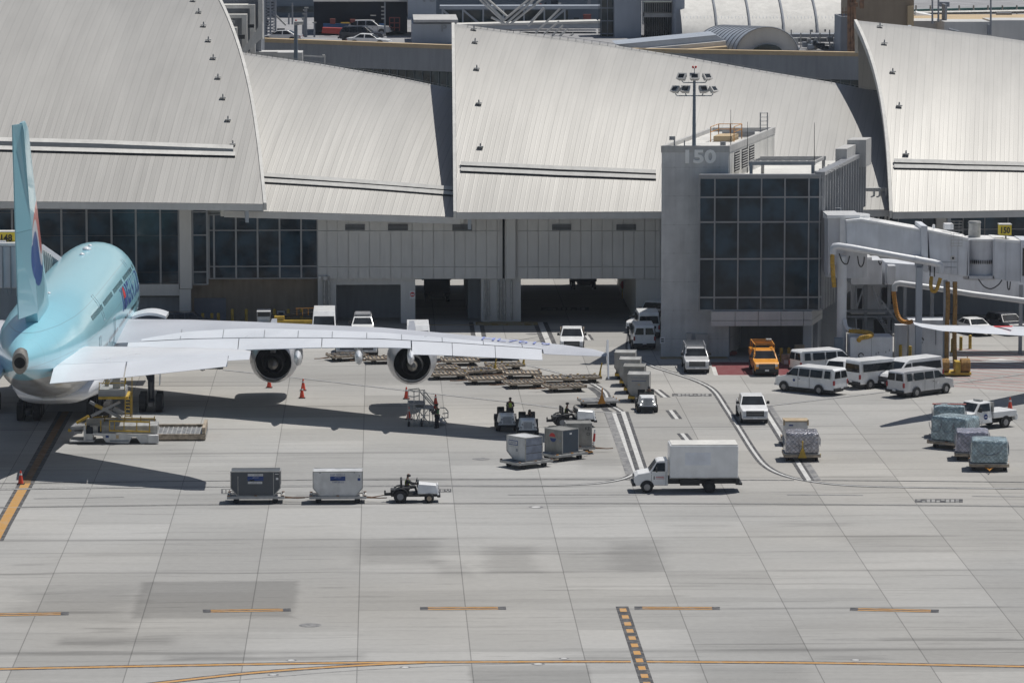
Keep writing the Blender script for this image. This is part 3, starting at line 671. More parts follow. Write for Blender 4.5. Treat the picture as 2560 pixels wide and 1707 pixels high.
# ================================================================ GATE BUILDING 150
YT = 349.0; T0 = A(1652, 893, YT); SL = 0.27
gate = thing('gate_building', 'grey gate building with raised number 150 and dark glass front', 'building', (T0.x, YT, 0))
def T(a, b, z): return Vector((T0.x + a + SL * b, YT + b, z))
def tz(y, b=0.0): return A(1700, y, YT + b).z
def ta(x, b=0.0): return A(x, 800, YT + b).x - T0.x - SL * b
def tb(mb, a0, a1, b0, b1, z0, z1, m=0):
    return mb.hexa([T(a0, b0, z0), T(a1, b0, z0), T(a1, b1, z0), T(a0, b1, z0), T(a0, b0, z1), T(a1, b0, z1), T(a1, b1, z1), T(a0, b1, z1)], m)
ZT = tz(365); ZB = tz(445); aW = ta(1819)
m, nt, b = newmat('tower_concrete'); pos = nt.nodes.new('ShaderNodeTexCoord').outputs['Object']; x, y, z = sep(nt, pos)
def grv(c, step, off, hw):
    q = mth(nt, 'DIVIDE', mth(nt, 'ADD', c, off), step); return ramp(nt, mth(nt, 'MULTIPLY', mth(nt, 'ABSOLUTE', mth(nt, 'SUBTRACT', q, mth(nt, 'ROUND', q))), step), hw * 0.5, hw * 1.5, 1.0, 0.0)
hole = mth(nt, 'MULTIPLY', grv(x, 1.25, 0.2, 0.035), grv(z, 2.4, 0.9, 0.035))
f = mth(nt, 'MULTIPLY', ramp(nt, noise(nt, pos, 0.5, 5.0, 0.6), 0.3, 0.72, 0.86, 1.07), ramp(nt, noise(nt, comb(nt, x, y, mth(nt, 'MULTIPLY', z, 0.1)), 1.8, 4.0), 0.4, 0.75, 1.0, 0.86))
f = mth(nt, 'MULTIPLY', f, mth(nt, 'SUBTRACT', 1.0, mth(nt, 'MULTIPLY', mth(nt, 'MAXIMUM', grv(z, 2.4, 0.9, 0.012), mth(nt, 'MULTIPLY', hole, 1.6)), 0.3)))
vm = nt.nodes.new('ShaderNodeVectorMath'); vm.operation = 'SCALE'; vm.inputs[0].default_value = (0.62, 0.625, 0.63); nt.links.new(f, vm.inputs[3]); nt.links.new(vm.outputs[0], b.inputs['Base Color'])
b.inputs['Roughness'].default_value = 0.85; MT['tower_concrete'] = m
mb = M(); tb(mb, 0, aW, 0, 21.5, 0, ZT - 0.45); tb(mb, aW, ta(2040), 1.0, 21.0, 3.9, ZB - 0.5); tb(mb, aW - 1.0, aW + 0.1, -0.003, 3.0, 0, 3.95)
mb.build('tower_wall', 'tower_concrete', gate)
mb = M(); tb(mb, aW, aW + 0.06, 0.2, 21.4, ZB - 0.3, ZT - 0.4); mb.build('plant_room_side', 'plaster_white', gate)
mb = M()                                                    # parapet frame
for a0, a1, b0, b1 in ((-0.05, aW + 0.1, -0.05, 0.28), (-0.05, aW + 0.1, 21.1, 21.5), (-0.05, 0.25, 0.28, 21.1), (aW - 0.2, aW + 0.1, 0.28, 21.1)): tb(mb, a0, a1, b0, b1, ZT - 0.55, ZT)
mb.build('parapet', 'plaster', gate)
mb = M(); tb(mb, 0.25, aW - 0.2, 0.28, 21.1, ZT - 0.45, ZT - 0.34); tb(mb, aW + 0.06, ta(2044), -1.6, 21.0, ZB - 0.5, ZB - 0.25); mb.build('roof_surface', 'plaster_white', gate)
mb = M(); o_ = A(1713, 409, YT - 0.02)
mb2 = M().text('150', flat_text((o_.x, YT - 0.12, o_.z), (1, 0, 0), (0, 0, 1), width=(A(1790, 409, YT).x - o_.x), height=A(1713, 374, YT).z - o_.z))
n = len(mb2.v); vs = mb2.v + [(p[0], YT + 0.0, p[2]) for p in mb2.v]; ed = {}
for f_ in mb2.f:
    for i in range(len(f_)):
        e = (f_[i], f_[(i + 1) % len(f_)]); ed[tuple(sorted(e))] = ed.get(tuple(sorted(e)), []) + [e]
mb.add(vs, mb2.f + [(e[0][0], e[0][1], e[0][1] + n, e[0][0] + n) for e in ed.values() if len(e) == 1]); mb.build('raised_number', 'number_white', gate)
# glass front
bG = -1.8; XG = lambda x: A(x, 600, YT + bG).x - T0.x - SL * bG; ZG = lambda y: A(1900, y, YT + bG).z
vx = [1749, 1787, 1845.5, 1903.5, 1962, 2022, 2049]; hy = [445, 493, 555, 647, 743, 775]
mb = M(); tb(mb, XG(1749), XG(2049), bG, 1.0, ZG(776), ZG(443)); wnd = mb.build('window', 'curtain_glass', gate)
mb = M()
for xx in vx: a = XG(xx); tb(mb, a - 0.055, a + 0.055, bG - 0.14, bG - 0.01, ZG(777), ZG(440))
for yy in hy: z = ZG(yy); tb(mb, XG(1748), XG(2050), bG - 0.11, bG - 0.008, z - 0.06, z + 0.06)
tb(mb, XG(1747), XG(2051), bG - 0.2, bG + 0.5, ZG(443) + 0.01, ZG(436))
mb.build('window_frame', 'frame_metal', wnd)
aR = XG(2050)                                               # finned flank
mb = M(); tb(mb, aR - 0.4, aR + 0.02, bG + 0.2, 21.5, ZG(776), ZG(443)); sd = mb.build('side_window', 'curtain_glass', gate)
mb = M()
for i in range(17):
    b0 = bG + 0.3 + i * 1.38; tb(mb, aR + 0.03, aR + 0.32, b0, b0 + 0.16, ZG(776), ZG(443) + 0.1)
for yy in hy: z = ZG(yy); tb(mb, aR + 0.025, aR + 0.12, bG, 21.5, z - 0.07, z + 0.07)
tb(mb, aR - 0.45, aR + 0.36, bG, 21.6, ZG(443) + 0.12, ZG(443) + 0.42)
mb.build('shading_fin', 'frame_metal', sd)
mb = M()
for xa, xb in ((1782, 1841), (1842.2, 1899), (1900.2, 1956), (1957.2, 2013), (2014.2, 2034)):
    tb(mb, XG(xa), XG(xb), bG - 0.5, 3.0, ZG(799), ZG(777)); tb(mb, XG(xa), XG(xb), bG - 0.5, 3.0, ZG(813), ZG(800))
mb.build('canopy_panel', 'panel_grey', gate)
for q_ in ((ta(2009), ta(2030), -0.2, 0.5, 0, ZG(813)), (ta(1812), ta(1822), 0.0, 0.5, 0, 3.9)): mb = M(); tb(mb, *q_); mb.build('canopy_column', 'panel_blue', gate)
mb = M(); tb(mb, ta(1812), ta(2010), 6.0, 6.5, 0, 4.2); tb(mb, ta(2030), ta(2075), 5.0, 5.4, 0, 12.0); tb(mb, ta(2010), ta(2030), 3.0, 6.5, 0, 4.2); mb.build('inner_wall', 'slate_wall', gate)
# louvres on the white flank
for b0, b1 in ((2.2, 4.6), (5.6, 8.0), (9.0, 11.4)):
    mb = M(); z0, z1 = ZB + 0.25, ZT - 0.75; tb(mb, aW + 0.062, aW + 0.09, b0, b1, z0, z1, 0)
    for i in range(8): z = z0 + (z1 - z0) * i / 8; tb(mb, aW + 0.09, aW + 0.17, b0, b1, z + 0.01, z + 0.075, 1)
    mb.build('louvre', ['dark_gap', 'plaster'], gate)
# roof furniture
mb = M(); zr = ZB - 0.25
pa0, pa1, pb0, pb1 = ta(1872), ta(2026), 0.6, 6.0; zt_ = A(1950, 413, YT + 0.6).z
for a_ in (pa0, pa1):
    for b_ in (pb0, pb1): tb(mb, a_ - 0.12, a_ + 0.12, b_ - 0.12, b_ + 0.12, zr, zt_)
for b_ in (pb0, pb1): tb(mb, pa0 - 0.2, pa1 + 0.2, b_ - 0.12, b_ + 0.12, zt_, zt_ + 0.32)
for i in range(9): a_ = lerp(pa0, pa1, i / 8); tb(mb, a_ - 0.08, a_ + 0.08, pb0 + 0.13, pb1 - 0.13, zt_ + 0.04, zt_ + 0.28)
for i in range(1, 5): b_ = lerp(pb0, pb1, i / 5); tb(mb, pa0, pa1, b_ - 0.04, b_ + 0.04, zt_ + 0.285, zt_ + 0.36)
mb.build('roof_pergola', 'plaster', gate)
mb = M()
for b_ in (0.4, 2.6, 4.8, 7.0):
    p, q = T(ta(2032), b_, zr), T(ta(2032) + 1.3, b_, zr); mb.tube([p, p + Vector((0, 0, 0.75)), q + Vector((0, 0, 0.75)), q], 0.05, 6)
for a_ in (3.4, 4.6, 7.6, 8.6, 10.6): p = T(a_, -1.2, zr); mb.tube([p, p + Vector((0, 0, .35)), p + Vector((0.12, 0, .5)), p + Vector((.3, 0, .45)), p + Vector((.36, 0, .2))], 0.06, 6)
mb.build('roof_hoop', 'frame_metal', gate)
mb = M(); tb(mb, ta(2118, 18), ta(2165, 18), 17.0, 20.0, ZB - .5, A(2140, 348, YT + 18).z); tb(mb, ta(2112, 18), ta(2140, 18), 12.0, 17.0, ZB - .5, A(2140, 368, YT + 14).z); mb.build('roof_plant_box', 'plaster', gate)
mb = M(); a_ = aW - 0.6                                     # cat ladder at the back of the plant room
for da in (0.0, 0.62): mb.cyl(T(a_ + da, 18, ZB), T(a_ + da, 18, ZT + 1.55), 0.055, None, 6)
for i in range(12): z = ZB + 0.3 + i * (ZT + 1.2 - ZB) / 11; mb.cyl(T(a_, 18, z), T(a_ + 0.62, 18, z), 0.035, None, 6)
mb.build('roof_ladder', 'frame_metal', gate)
mb = M(); tb(mb, 2.6, 4.2, 9, 12, ZT - .34, ZT + 0.15, 0)
for a_, b_ in ((2.4, 8.8), (4.4, 8.8), (2.4, 12.4), (4.4, 12.4), (3.4, 12.4)): mb.cyl(T(a_, b_, ZT - .34), T(a_, b_, ZT + 0.95), 0.04, None, 6, 1)
for z in (.5, .95):
    for p, q in (((2.4, 8.8), (2.4, 12.4)), ((4.4, 8.8), (4.4, 12.4)), ((2.4, 12.4), (4.4, 12.4))): mb.cyl(T(*p, ZT + z), T(*q, ZT + z), 0.03, None, 6, 1)
mb.build('roof_hatch', ['tan_light', 'orange_bar'], gate)
mb = M(); tb(mb, 0.9, 1.0, 0.5, 0.6, ZT - .3, ZT + 0.75); tb(mb, 0.55, 0.95, 0.4, 0.7, ZT + .45, ZT + 0.75); mb.build('roof_camera', 'frame_metal', gate)
for nm, q_ in (('roof_cabinet', (aW - 0.9, aW - 0.5, 1.0, 1.4, ZT - .3, ZT + 0.25)), ('vent_pipe', (1.75, 1.83, 0.5, 0.6, ZT - .3, ZT + 0.4)), ('cable_tray', (2.4, aW - .4, 14, 14.3, ZT - .3, ZT + .18))): mb = M(); tb(mb, *q_); mb.build(nm, 'frame_metal', gate)
M().px(1716, 1729, 833, 852, YT - 0.35, 0.3).build('electrical_box', 'plaster', gate, bevel=0.02); M().px(1739, 1770, 835, 880, YT - 0.45, 0.4).build('electrical_box', 'plaster', gate, bevel=0.02)
mb = M(); mb.px(1650, 1662, 843, 859, YT - 0.06, 0.05, 0); mb.px(1652.5, 1659.5, 846, 849, YT - 0.08, 0.015, 1); mb.px(1652.5, 1659.5, 851.5, 854.5, YT - 0.08, 0.015, 1); mb.build('notice_panel', ['white_ink', 'mark_black'], gate)
mb = M(); mb.px(1652, 1820, 897, 903, YT - 1.6, 1.6); struct(mb.build('yellow_kerb', 'mark_kerb'))
# antennas and the floodlight mast on the roof
for x, y0, y1, b_, lab in [(1827, 275, 392, 0.8, 'thin whip antenna beside the raised number 150 wall top'), (2036, 307, 400, 1.0, 'thin whip antenna at the corner of the roof pergola'), (1869, 305, 392, 8.0, 'short thin whip antenna in front of the white louvred wall')]:
    p, q = A(x, y1, YT + b_), A(x, y0, YT + b_); p.z = min(p.z, ZB - .25); mb = M(); mb.cyl(p, q, 0.045, 0.018, 6)
    tag(mb.build('whip_antenna', 'black_plastic'), lab, 'antenna', 'antennas on the gate building roof')
mp = A(1735, 372, YT + 1.2); mp.z = ZT - .34
mast = thing('floodlight_mast', 'tall slim mast with seven floodlights and red lamp on the gate building roof', 'light mast', mp)
zt2 = A(1735, 186, YT + 1.2).z
mb = M(); mb.cyl(mp, (mp.x, mp.y, zt2), 0.17, 0.11, 10); mb.cyl((mp.x, mp.y, zt2), (mp.x, mp.y, zt2 + .5), 0.03, None, 6); mb.build('pole', 'slate_blue', mast, smooth=40)
mb = M()
z1 = A(1735, 240, YT + 1.2).z; z2 = A(1735, 207, YT + 1.2).z
for zz, ws in ((z1, (1.55, 0.72)), (z2, (1.02,))):
    for w_ in ws:
        for sg in (-1, 1): mb.tube([(mp.x, mp.y, zz), (mp.x + sg * (w_ - .12), mp.y, zz), (mp.x + sg * w_, mp.y, zz + .12), (mp.x + sg * w_, mp.y, zz + 0.38)], 0.045, 6)
mb.build('bracket_arm', 'slate_blue', mast)
for dx, zz, yaw_ in ((-1.55, z1 + .5, -50), (-.72, z1 + .5, -25), (.72, z1 + .5, 25), (1.55, z1 + .5, 50), (-1.02, z2 + .45, -35), (0, z2 + .45, 0), (1.02, z2 + .45, 35)):
    c = Vector((mp.x + dx, mp.y - 0.1, zz)); mt_ = Matrix.Translation(c) @ Matrix.Rotation(R(yaw_), 4, 'Z') @ Matrix.Rotation(R(-38), 4, 'X')
    pts = [(-.30, -.16, -.24), (.30, -.16, -.24), (.42, .22, -.30), (-.42, .22, -.30), (-.30, -.16, .24), (.30, -.16, .24), (.42, .22, .30), (-.42, .22, .30)]
    pts = [(p[0], -p[1], p[2]) for p in pts]
    mb = M(); mb.hexa([mt_ @ Vector(p) for p in pts], 0); fl = mb.build('floodlight', 'plaster', mast)
    mb = M(); mb.poly([mt_ @ Vector(p) for p in ((-.27, -.226, -.19), (.27, -.226, -.19), (.27, -.226, .19), (-.27, -.226, .19))]); mb.build('lamp_glass', 'car_glass', fl)
mb = M(); mb.sphere((mp.x - .12, mp.y, zt2 + .6), 0.10); mb.sphere((mp.x + .12, mp.y, zt2 + .6), 0.10); mb.cyl((mp.x - .14, mp.y, zt2 + .5), (mp.x + .14, mp.y, zt2 + .5), 0.03, None, 6); mb.build('warning_lamp', 'red_ink', mast)
# ================================================================ BEYOND THE CONCOURSE
ZD = 20.8                                                   # level of the parking deck
def bthing(name, label, cat, x, Y, group=None, z=0.0): return thing(name, label, cat, (A(x, 100, Y).x, Y, z), 0, group)
# long wall that carries the deck
W0, W1, W2, W3 = Vector((-60, 484, 0)), Vector((-13.4, 452, 0)), Vector((8, 436, 0)), Vector((70, 413, 0))
wall = bthing('long_building', 'long plain grey building with tan parapet and glass strip behind the roofs', 'building', 1300, 430)
mb = M(); tp = M(); gl = M(); ml = M(); bk = Vector((4, 9, 0))
for p, q in ((W0, W1), (W1, W2), (W2, W3)):
    d = (q - p).normalized(); nb = Vector((-d.y, d.x, 0)) * 1.0
    up = lambda v, z: Vector((v.x, v.y, z))
    mb.hexa([up(p, 18.85), up(q, 18.85), up(q + nb, 18.85), up(p + nb, 18.85), up(p, 21.2), up(q, 21.2), up(q + nb, 21.2), up(p + nb, 21.2)])
    tp.hexa([up(p - nb * .12, 21.21), up(q - nb * .12, 21.21), up(q + nb * 1.1, 21.21), up(p + nb * 1.1, 21.21), up(p - nb * .12, 21.62), up(q - nb * .12, 21.62), up(q + nb * 1.1, 21.62), up(p + nb * 1.1, 21.62)])
    gl.hexa([up(p + nb, 8), up(q + nb, 8), up(q + nb * 1.5, 8), up(p + nb * 1.5, 8), up(p + nb, 18.85), up(q + nb, 18.85), up(q + nb * 1.5, 18.85), up(p + nb * 1.5, 18.85)])
    n = int((q - p).length / 1.05)
    for i in range(n):
        c = p.lerp(q, i / n) + nb * 0.93; ml.cyl(up(c, 8), up(c, 18.85), 0.045, None, 4)
mb.build('wall', 'slate_wall', wall); tp.build('parapet', 'tan_light', wall); w_ = gl.build('window', 'far_glass', wall); ml.build('window_frame', 'slate_blue', w_)
mb = M(); mb.poly([(W0.x, W0.y + 1, ZD), (W1.x, W1.y + 1, ZD), (W2.x, W2.y + 1, ZD), (W3.x, W3.y + 1, ZD), (130, 620, ZD), (-90, 620, ZD)]); mb.build('parking_deck', 'asphalt_deck', wall)
mb = M(); mb.px(694, 756, 132, 165, 425, 4); mb.px(600, 745, 130, 175, 428, 3); mb.build('roof_kiosk', 'panel_grey', wall)
mb = M()
for a, b in (((760, 140), (808, 143)), ((808, 143), (812, 140)), ((812, 140), (812, 175))): mb.bar(A(*a, 424), A(*b, 424), 0.14)
mb.build('guard_rail', 'panel_grey', wall); M().px(806, 812, 138, 139.5, 423.8, 0.5).build('rail_cap', 'panel_grey', wall)
# stepped pale building at the left
Ys = 425
st = bthing('stepped_building', 'pale stepped concrete building with three square frames behind the leftmost roof', 'building', 600, Ys)
mb = M(); mb.px(480, 652, -60, 140, Ys + 4, 12); mb.build('wall', 'slate_wall', st)
for x0, x1, y0, y1, dY in [(520, 637, 13, 22, 0), (500, 617, 37, 46, -2), (490, 592, 70, 79, -4), (646, 656, -60, 100, 1.5)]:
    mb = M(); mb.px(x0, x1, y0, y1, Ys + dY, 3)
    if x0 < 600: mb.px(x1 - 12, x1, y1, 135, Ys + dY, 2.6)
    mb.build('square_frame', 'plaster_white', st)
mb = M(); mb.pxpoly([(655, 55), (656, 95), (612, 135), (604, 128)], Ys - 5, 1.0); mb.build('sloping_fin', 'plaster_white', st)
mb = M(); mb.px(560, 575, 70, 80, Ys - 8, 1); mb.tube([A(569, 82, Ys - 8), A(569, 63, Ys - 8), A(574, 54, Ys - 8), A(582, 53, Ys - 8)], 0.08, 6); mb.px(580, 587, 53, 60, Ys - 8, .3); mb.build('roof_lamp', 'galvanised', st)
mb = M(); mb.px(620, 635, 62, 70, Ys - 5, .6); mb.px(597, 612, 88, 98, Ys - 7, .6); mb.build('roof_shade', 'black_plastic', st)
# dark glazed block, dark hall, lift tower, metal-roofed hall ...
b1 = bthing('slate_building', 'slate blue building with dark window band left of the dark hall', 'building', 720, 520)
mb = M(); mb.px(560, 800, -80, 66, 520, 10, 0); mb.build('wall', 'slate_blue', b1)
mb = M(); mb.px(690, 784, 17, 31, 519.8, 0.15, 0); mb.build('window', 'far_glass', b1)
mb = M(); mb.px(675, 784, 62, 69, 515, 3, 0); mb.build('canopy', 'plaster_white', b1)
b2 = bthing('dark_hall', 'near-black open hall with thin white roof edge, blue base and red barrier', 'building', 900, 475, None, ZD)
mb = M(); mb.px(785, 1018, 6, 84, 475.5, 14, 0); mb.build('wall', 'navy', b2)
mb = M(); mb.px(783, 1018, 1, 5.5, 475, 15, 0); mb.build('roof_edge', 'plaster_white', b2)
mb = M(); mb.px(808, 960, 60, 76, 474.2, 1.2, 0); mb.build('blue_base', 'blue_block', b2)
for x0, x1, y0, y1, k in [(825, 838, 48, 61, 'brick_red'), (875, 888, 49, 61, 'brick_red'), (852, 880, 57, 60, 'yellow_paint'), (975, 1000, 44, 78, 'brick_red'), (926, 940, 39, 41, 'galvanised')]:
    mb = M(); mb.px(x0, x1, y0, y1, 473.4, 0.6, 0)
    if k == 'brick_red' and x0 > 950: mb = M(); [mb.bar(A(x, 44, 473), A(x, 78, 473), 0.12) for x in (974, 986, 999)]; [mb.bar(A(974, y, 473), A(999, y, 473), 0.12) for y in (45, 58, 70)]
    mb.build('hall_fitting', k, b2)
g0 = A(842, 85, 505); bar_ = thing('road_barrier', 'long red water-filled barrier on the parking deck before the dark hall', 'barrier', (g0.x, 470.5, ZD))
mb = M(); mb.pxpoly([(806, 69), (871, 71), (871, 87), (804, 84)], 470.5, 0.6); mb.build('barrier_body', 'red_block', bar_, bevel=0.08)
b3 = bthing('parking_garage', 'grey panelled parking garage block lettered with a large P', 'building', 1080, 470)
mb = M(); mb.px(1030, 1142, 60, 120, 455, 12, 0); mb.px(1020, 1090, -60, 48, 470, 12, 0); mb.build('wall', 'panel_blue', b3)
mb = M(); mb.px(1034, 1145, 50, 57, 454, 13); mb.px(1018, 1092, 48, 51, 469.5, 13); mb.build('roof_edge', 'plaster', b3)
mb = M()
for s_, x0, yb, w_, h_, Y in (('P', 1103, 80, 15, 18, 455), ('P3', 1058, 6, 30, 20, 470)):
    o_ = A(x0, yb, Y - .05); mb.text(s_, flat_text(o_, (1, 0, 0), (0, 0, 1), width=A(x0 + w_, yb, Y).x - o_.x, height=A(x0, yb - h_, Y).z - o_.z))
mb.build('lettering', 'slate_wall', b3)
# footbridge with raking white masts
fb = bthing('footbridge', 'grey steel truss footbridge with flat white roof between garage and lift tower', 'bridge', 1320, 480)
mb = M(); mb.px(1100, 1510, 15, 24, 485, 3); mb.px(1100, 1500, 62, 82, 490, 3)
for x in (1106, 1157, 1208, 1259, 1310, 1361, 1412): mb.px(x - 1.8, x + 1.8, 24, 64, 485.2, .3)
for x in (1106, 1157): mb.bar(A(x, 25, 485.4), A(x + 44, 62, 485.4), 0.22)
for x in (1412, 1361): mb.bar(A(x, 24, 485.4), A(x - 44, 62, 485.4), 0.22)
mb.build('truss', 'panel_blue', fb)
mb = M(); mb.pxpoly([(1137, 62), (1495, 53), (1498, 59), (1140, 67)], 478, 4, 0); mb.pxpoly([(1140, 67.5), (1498, 59.5), (1498, 68), (1140, 78)], 478.2, 3.6, 1); mb.build('roof', ['plaster_white', 'panel_blue'], fb)
mb = M(); mb.px(1110, 1420, 26, 62, 489, .2); mb.build('window', 'far_glass', fb)
canopy = bthing('raking_canopy', 'fan of slender white raking poles crossing the footbridge', 'canopy', 1290, 474)
mb = M()
for x0, y0, x1, y1 in [(1200, 0, 1258, 54), (1206, -4, 1262, 52), (1212, -8, 1268, 42), (1256, 54, 1326, -4), (1265, 60, 1345, -10), (1275, 62, 1368, -12), (1320, 66, 1360, 20), (1338, 84, 1400, 22), (1360, 86, 1398, 54), (1380, 90, 1408, 64), (1398, 92, 1420, 72), (1418, 96, 1434, 84), (1443, 100, 1449, 96), (1228, 44, 1262, 60)]:
    mb.cyl(A(x0, y0, 472), A(x1, y1, 472), 0.14, None, 6)
mb.build('raking_pole', 'plaster_white', canopy)
b4 = bthing('lift_tower', 'slim grey tower with glazed flank at the end of the footbridge', 'building', 1560, 470)
mb = M(); mb.px(1537, 1604, -60, 120, 468, 6, 0); mb.px(1688, 1712, -60, 130, 462, 6, 0); mb.build('wall', 'panel_blue', b4)
mb = M(); mb.px(1500, 1536, -60, 120, 471, 4, 0); mb.px(1610, 1688, 6, 118, 470, 4, 0); w_ = mb.build('window', 'far_glass', b4)
mb = M()
for i in range(14): mb.px(1613 + i * 5.6, 1614 + i * 5.6, 40, 118, 469.8, .15)
for y in (20, 52, 84, 104): mb.px(1500, 1536, y, y + 2, 470.8, .15)
for x in (1502, 1518, 1534): mb.px(x, x + 1.5, -20, 118, 470.8, .15)
mb.build('window_frame', 'panel_blue', w_)
mb = M(); mb.px(1612, 1688, 34, 44, 467, 3); mb.px(1606, 1684, -10, 4, 466, 4)
for i in range(16): mb.px(1613 + i * 4.6, 1614 + i * 4.6, 6, 34, 467, .1)
mb.px(1612, 1688, 6, 8, 467, .2); mb.build('balcony', 'plaster', b4)
# clutter under the footbridge
b5 = bthing('dark_arcade', 'dark busy storefront under the white footbridge roof', 'building', 1400, 486)
mb = M(); mb.px(1090, 1540, -80, 130, 500, 8, 0); mb.build('wall', 'slate_blue', b5)
rnd = random.Random(4)
for i in range(26):
    x = rnd.uniform(1180, 1525); y = rnd.choice([rnd.uniform(70, 112), rnd.uniform(-2, 18), rnd.uniform(28, 56)]); w_ = rnd.uniform(4, 22); h_ = rnd.uniform(3, 14); mb = M(); mb.px(x, x + w_, y, y + h_, 497 + rnd.random(), .5)
    mb.build('shop_window', rnd.choice(['far_glass', 'plaster', 'brick_red', 'panel_grey', 'navy', 'tan_tower', 'slate_wall']), b5)
# white metal roofed hall
hall = bthing('metal_roofed_hall', 'large hall under a smooth curved white metal roof with dark seams', 'building', 1900, 470)
mb = M(); rings = []; dk = M()
def hp(x, t):
    a = A(x, 96, 458); zz = a.z + 7.0 * math.sin(t * 1.25); return Vector((a.x, 458 + 26 * (1 - math.cos(t * 1.25)) * 1.1 + 3 * t, zz))
nx = 40
for i in range(nx + 1):
    x = lerp(1706, 2120, i / nx); rings.append([hp(x, k / 12) for k in range(13)])
mb.loft(rings, 0, caps=False, closed=False); rf = mb.build('roof', 'plaster_white', hall, smooth=50)
for x in (1793, 1876, 1961, 2045):
    dk.tube([hp(x, k / 12) + Vector((0, -.1, .05)) for k in range(13)], 0.13, 6)
dk.build('roof_seam', 'slate_wall', rf)
mb = M()
for i in range(46): mb.tube([hp(1712 + i * 8.7, k / 12) + Vector((0, -.04, .0)) for k in range(0, 10, 3)], 0.025, 4)
mb.build('roof_rib', 'panel_blue', rf)
mb = M(); mb.px(1700, 2125, 96, 150, 458.4, 20); mb.build('wall', 'slate_wall', hall)
vault = bthing('barrel_vault', 'small grey ribbed barrel vault in front of the white metal roof', 'building', 1860, 440)
mb = M(); rb = M(); en = M()
def vp(s, a): # s 0..1 from front to back, a 0..pi
    f = A(1918, 136, 428); bkk = A(1810, 128, 452); c = f.lerp(bkk, s); r = 2.9
    return Vector((c.x - math.cos(a) * r * 1.12, c.y, c.z + math.sin(a) * r * 0.98 - 0.1))
mb.loft([[vp(s / 10, math.pi * k / 20) for k in range(21)] for s in range(11)], 0, caps=False, closed=False); rr = mb.build('roof', 'panel_blue', vault, smooth=50)
for s in range(12): rb.tube([vp(s / 11, math.pi * k / 20) + Vector((0, 0, .03)) for k in range(21)], 0.07, 5)
rb.build('roof_rib', 'slate_wall', rr)
en.poly([vp(0.015, math.pi * k / 20) for k in range(21)], 0); en.build('end_wall', 'panel_grey', vault)
mb = M(); c = A(1919, 130, 427.6); mb.prism([(c.x + 1.5 * math.cos(math.pi * k / 10), 427.7, c.z + .75 * math.sin(math.pi * k / 10)) for k in range(11)], (0, .3, 0)); mb.build('window', 'far_glass', vault)
ramp_ = bthing('sloped_wing', 'low wing with sloping grey roof and tan end wall beside the barrel vault', 'building', 1700, 436)
mb = M(); mb.pxpoly([(1540, 112), (1790, 88), (1815, 102), (1570, 125)], 432, 8, 0); mb.build('roof', 'panel_blue', ramp_)
mb = M(); mb.pxpoly([(1570, 126), (1815, 103), (1815, 118), (1600, 134)], 431, 6, 0); mb.build('wall', 'panel_grey', ramp_)
mb = M(); mb.pxpoly([(1706, 126), (1818, 117), (1818, 139), (1710, 139)], 429, 6, 0); mb.build('end_wall', 'tan_light', ramp_)
plant = bthing('roof_plant', 'cluttered rooftop machinery, ducts and railings left of the tan tower', 'machinery', 2040, 440)
rnd = random.Random(9); mb = M()
mb.px(1900, 2135, 86, 94, 452, 3); mb.build('beam', 'slate_wall', plant)
for i in range(30):
    x = rnd.uniform(1965, 2115); y = rnd.uniform(92, 122); mb = M(); w_ = rnd.uniform(4, 26); mb.px(x, x + w_, y, y + rnd.uniform(4, 13), 440 + rnd.random() * 4, 1.2)
    mb.build('machine_box', rnd.choice(['slate_blue', 'panel_blue', 'slate_wall', 'steel', 'navy', 'galvanised']), plant)
mb = M()
for i in range(8): mb.cyl(A(1930 + i * 24, 75 + 8 * (i % 2), 446), A(1930 + i * 24, 130, 446), 0.07, None, 6)
for x, y in ((2030, 75), (2063, 74)): mb.px(x - 2, x + 2, y, y + 6, 445, .2)
mb.bar(A(2080, 98, 444), A(2099, 56, 444), .08); mb.px(1960, 2130, 126, 128, 439, .1)
mb.build('service_pipe', 'galvanised', plant)
for i in range(9):
    mb = M(); mb.px(1895 + i * 14, 1904 + i * 14, 96 + i * 4, 100 + i * 4, 446, 1); mb.build('stair_tread', 'tan_tower', plant)
tt = bthing('tan_tower', 'plain tan tower block with pipes on its left corner', 'building', 2210, 436)
mb = M(); mb.px(2138, 2286, -70, 140, 436, 14); mb.build('wall', 'tan_tower', tt)
mb = M(); mb.px(2268, 2285, 16, 140, 435.4, 1); mb.build('corner_slab', 'tan_light', tt)
mb = M(); mb.px(2101, 2137, 42, 140, 434, 6); mb.build('side_block', 'slate_wall', tt)
mb = M()
for x in (2122, 2129, 2136): mb.cyl(A(x, -10, 433), A(x, 135, 433), 0.16, None, 8)
for x, y0, y1 in ((2106, 20, 42), (2114, 20, 42), (2106, 22, 24), (2118, 2, 40)): mb.px(x, x + 1.5, y0, y1, 433, .2)
mb.px(2125, 2145, 8, 18, 432.6, .6); mb.px(2150, 2160, 0, 22, 432.6, .6); mb.px(2104, 2120, 30, 32, 433, .2); mb.build('corner_pipe', 'rust', tt)
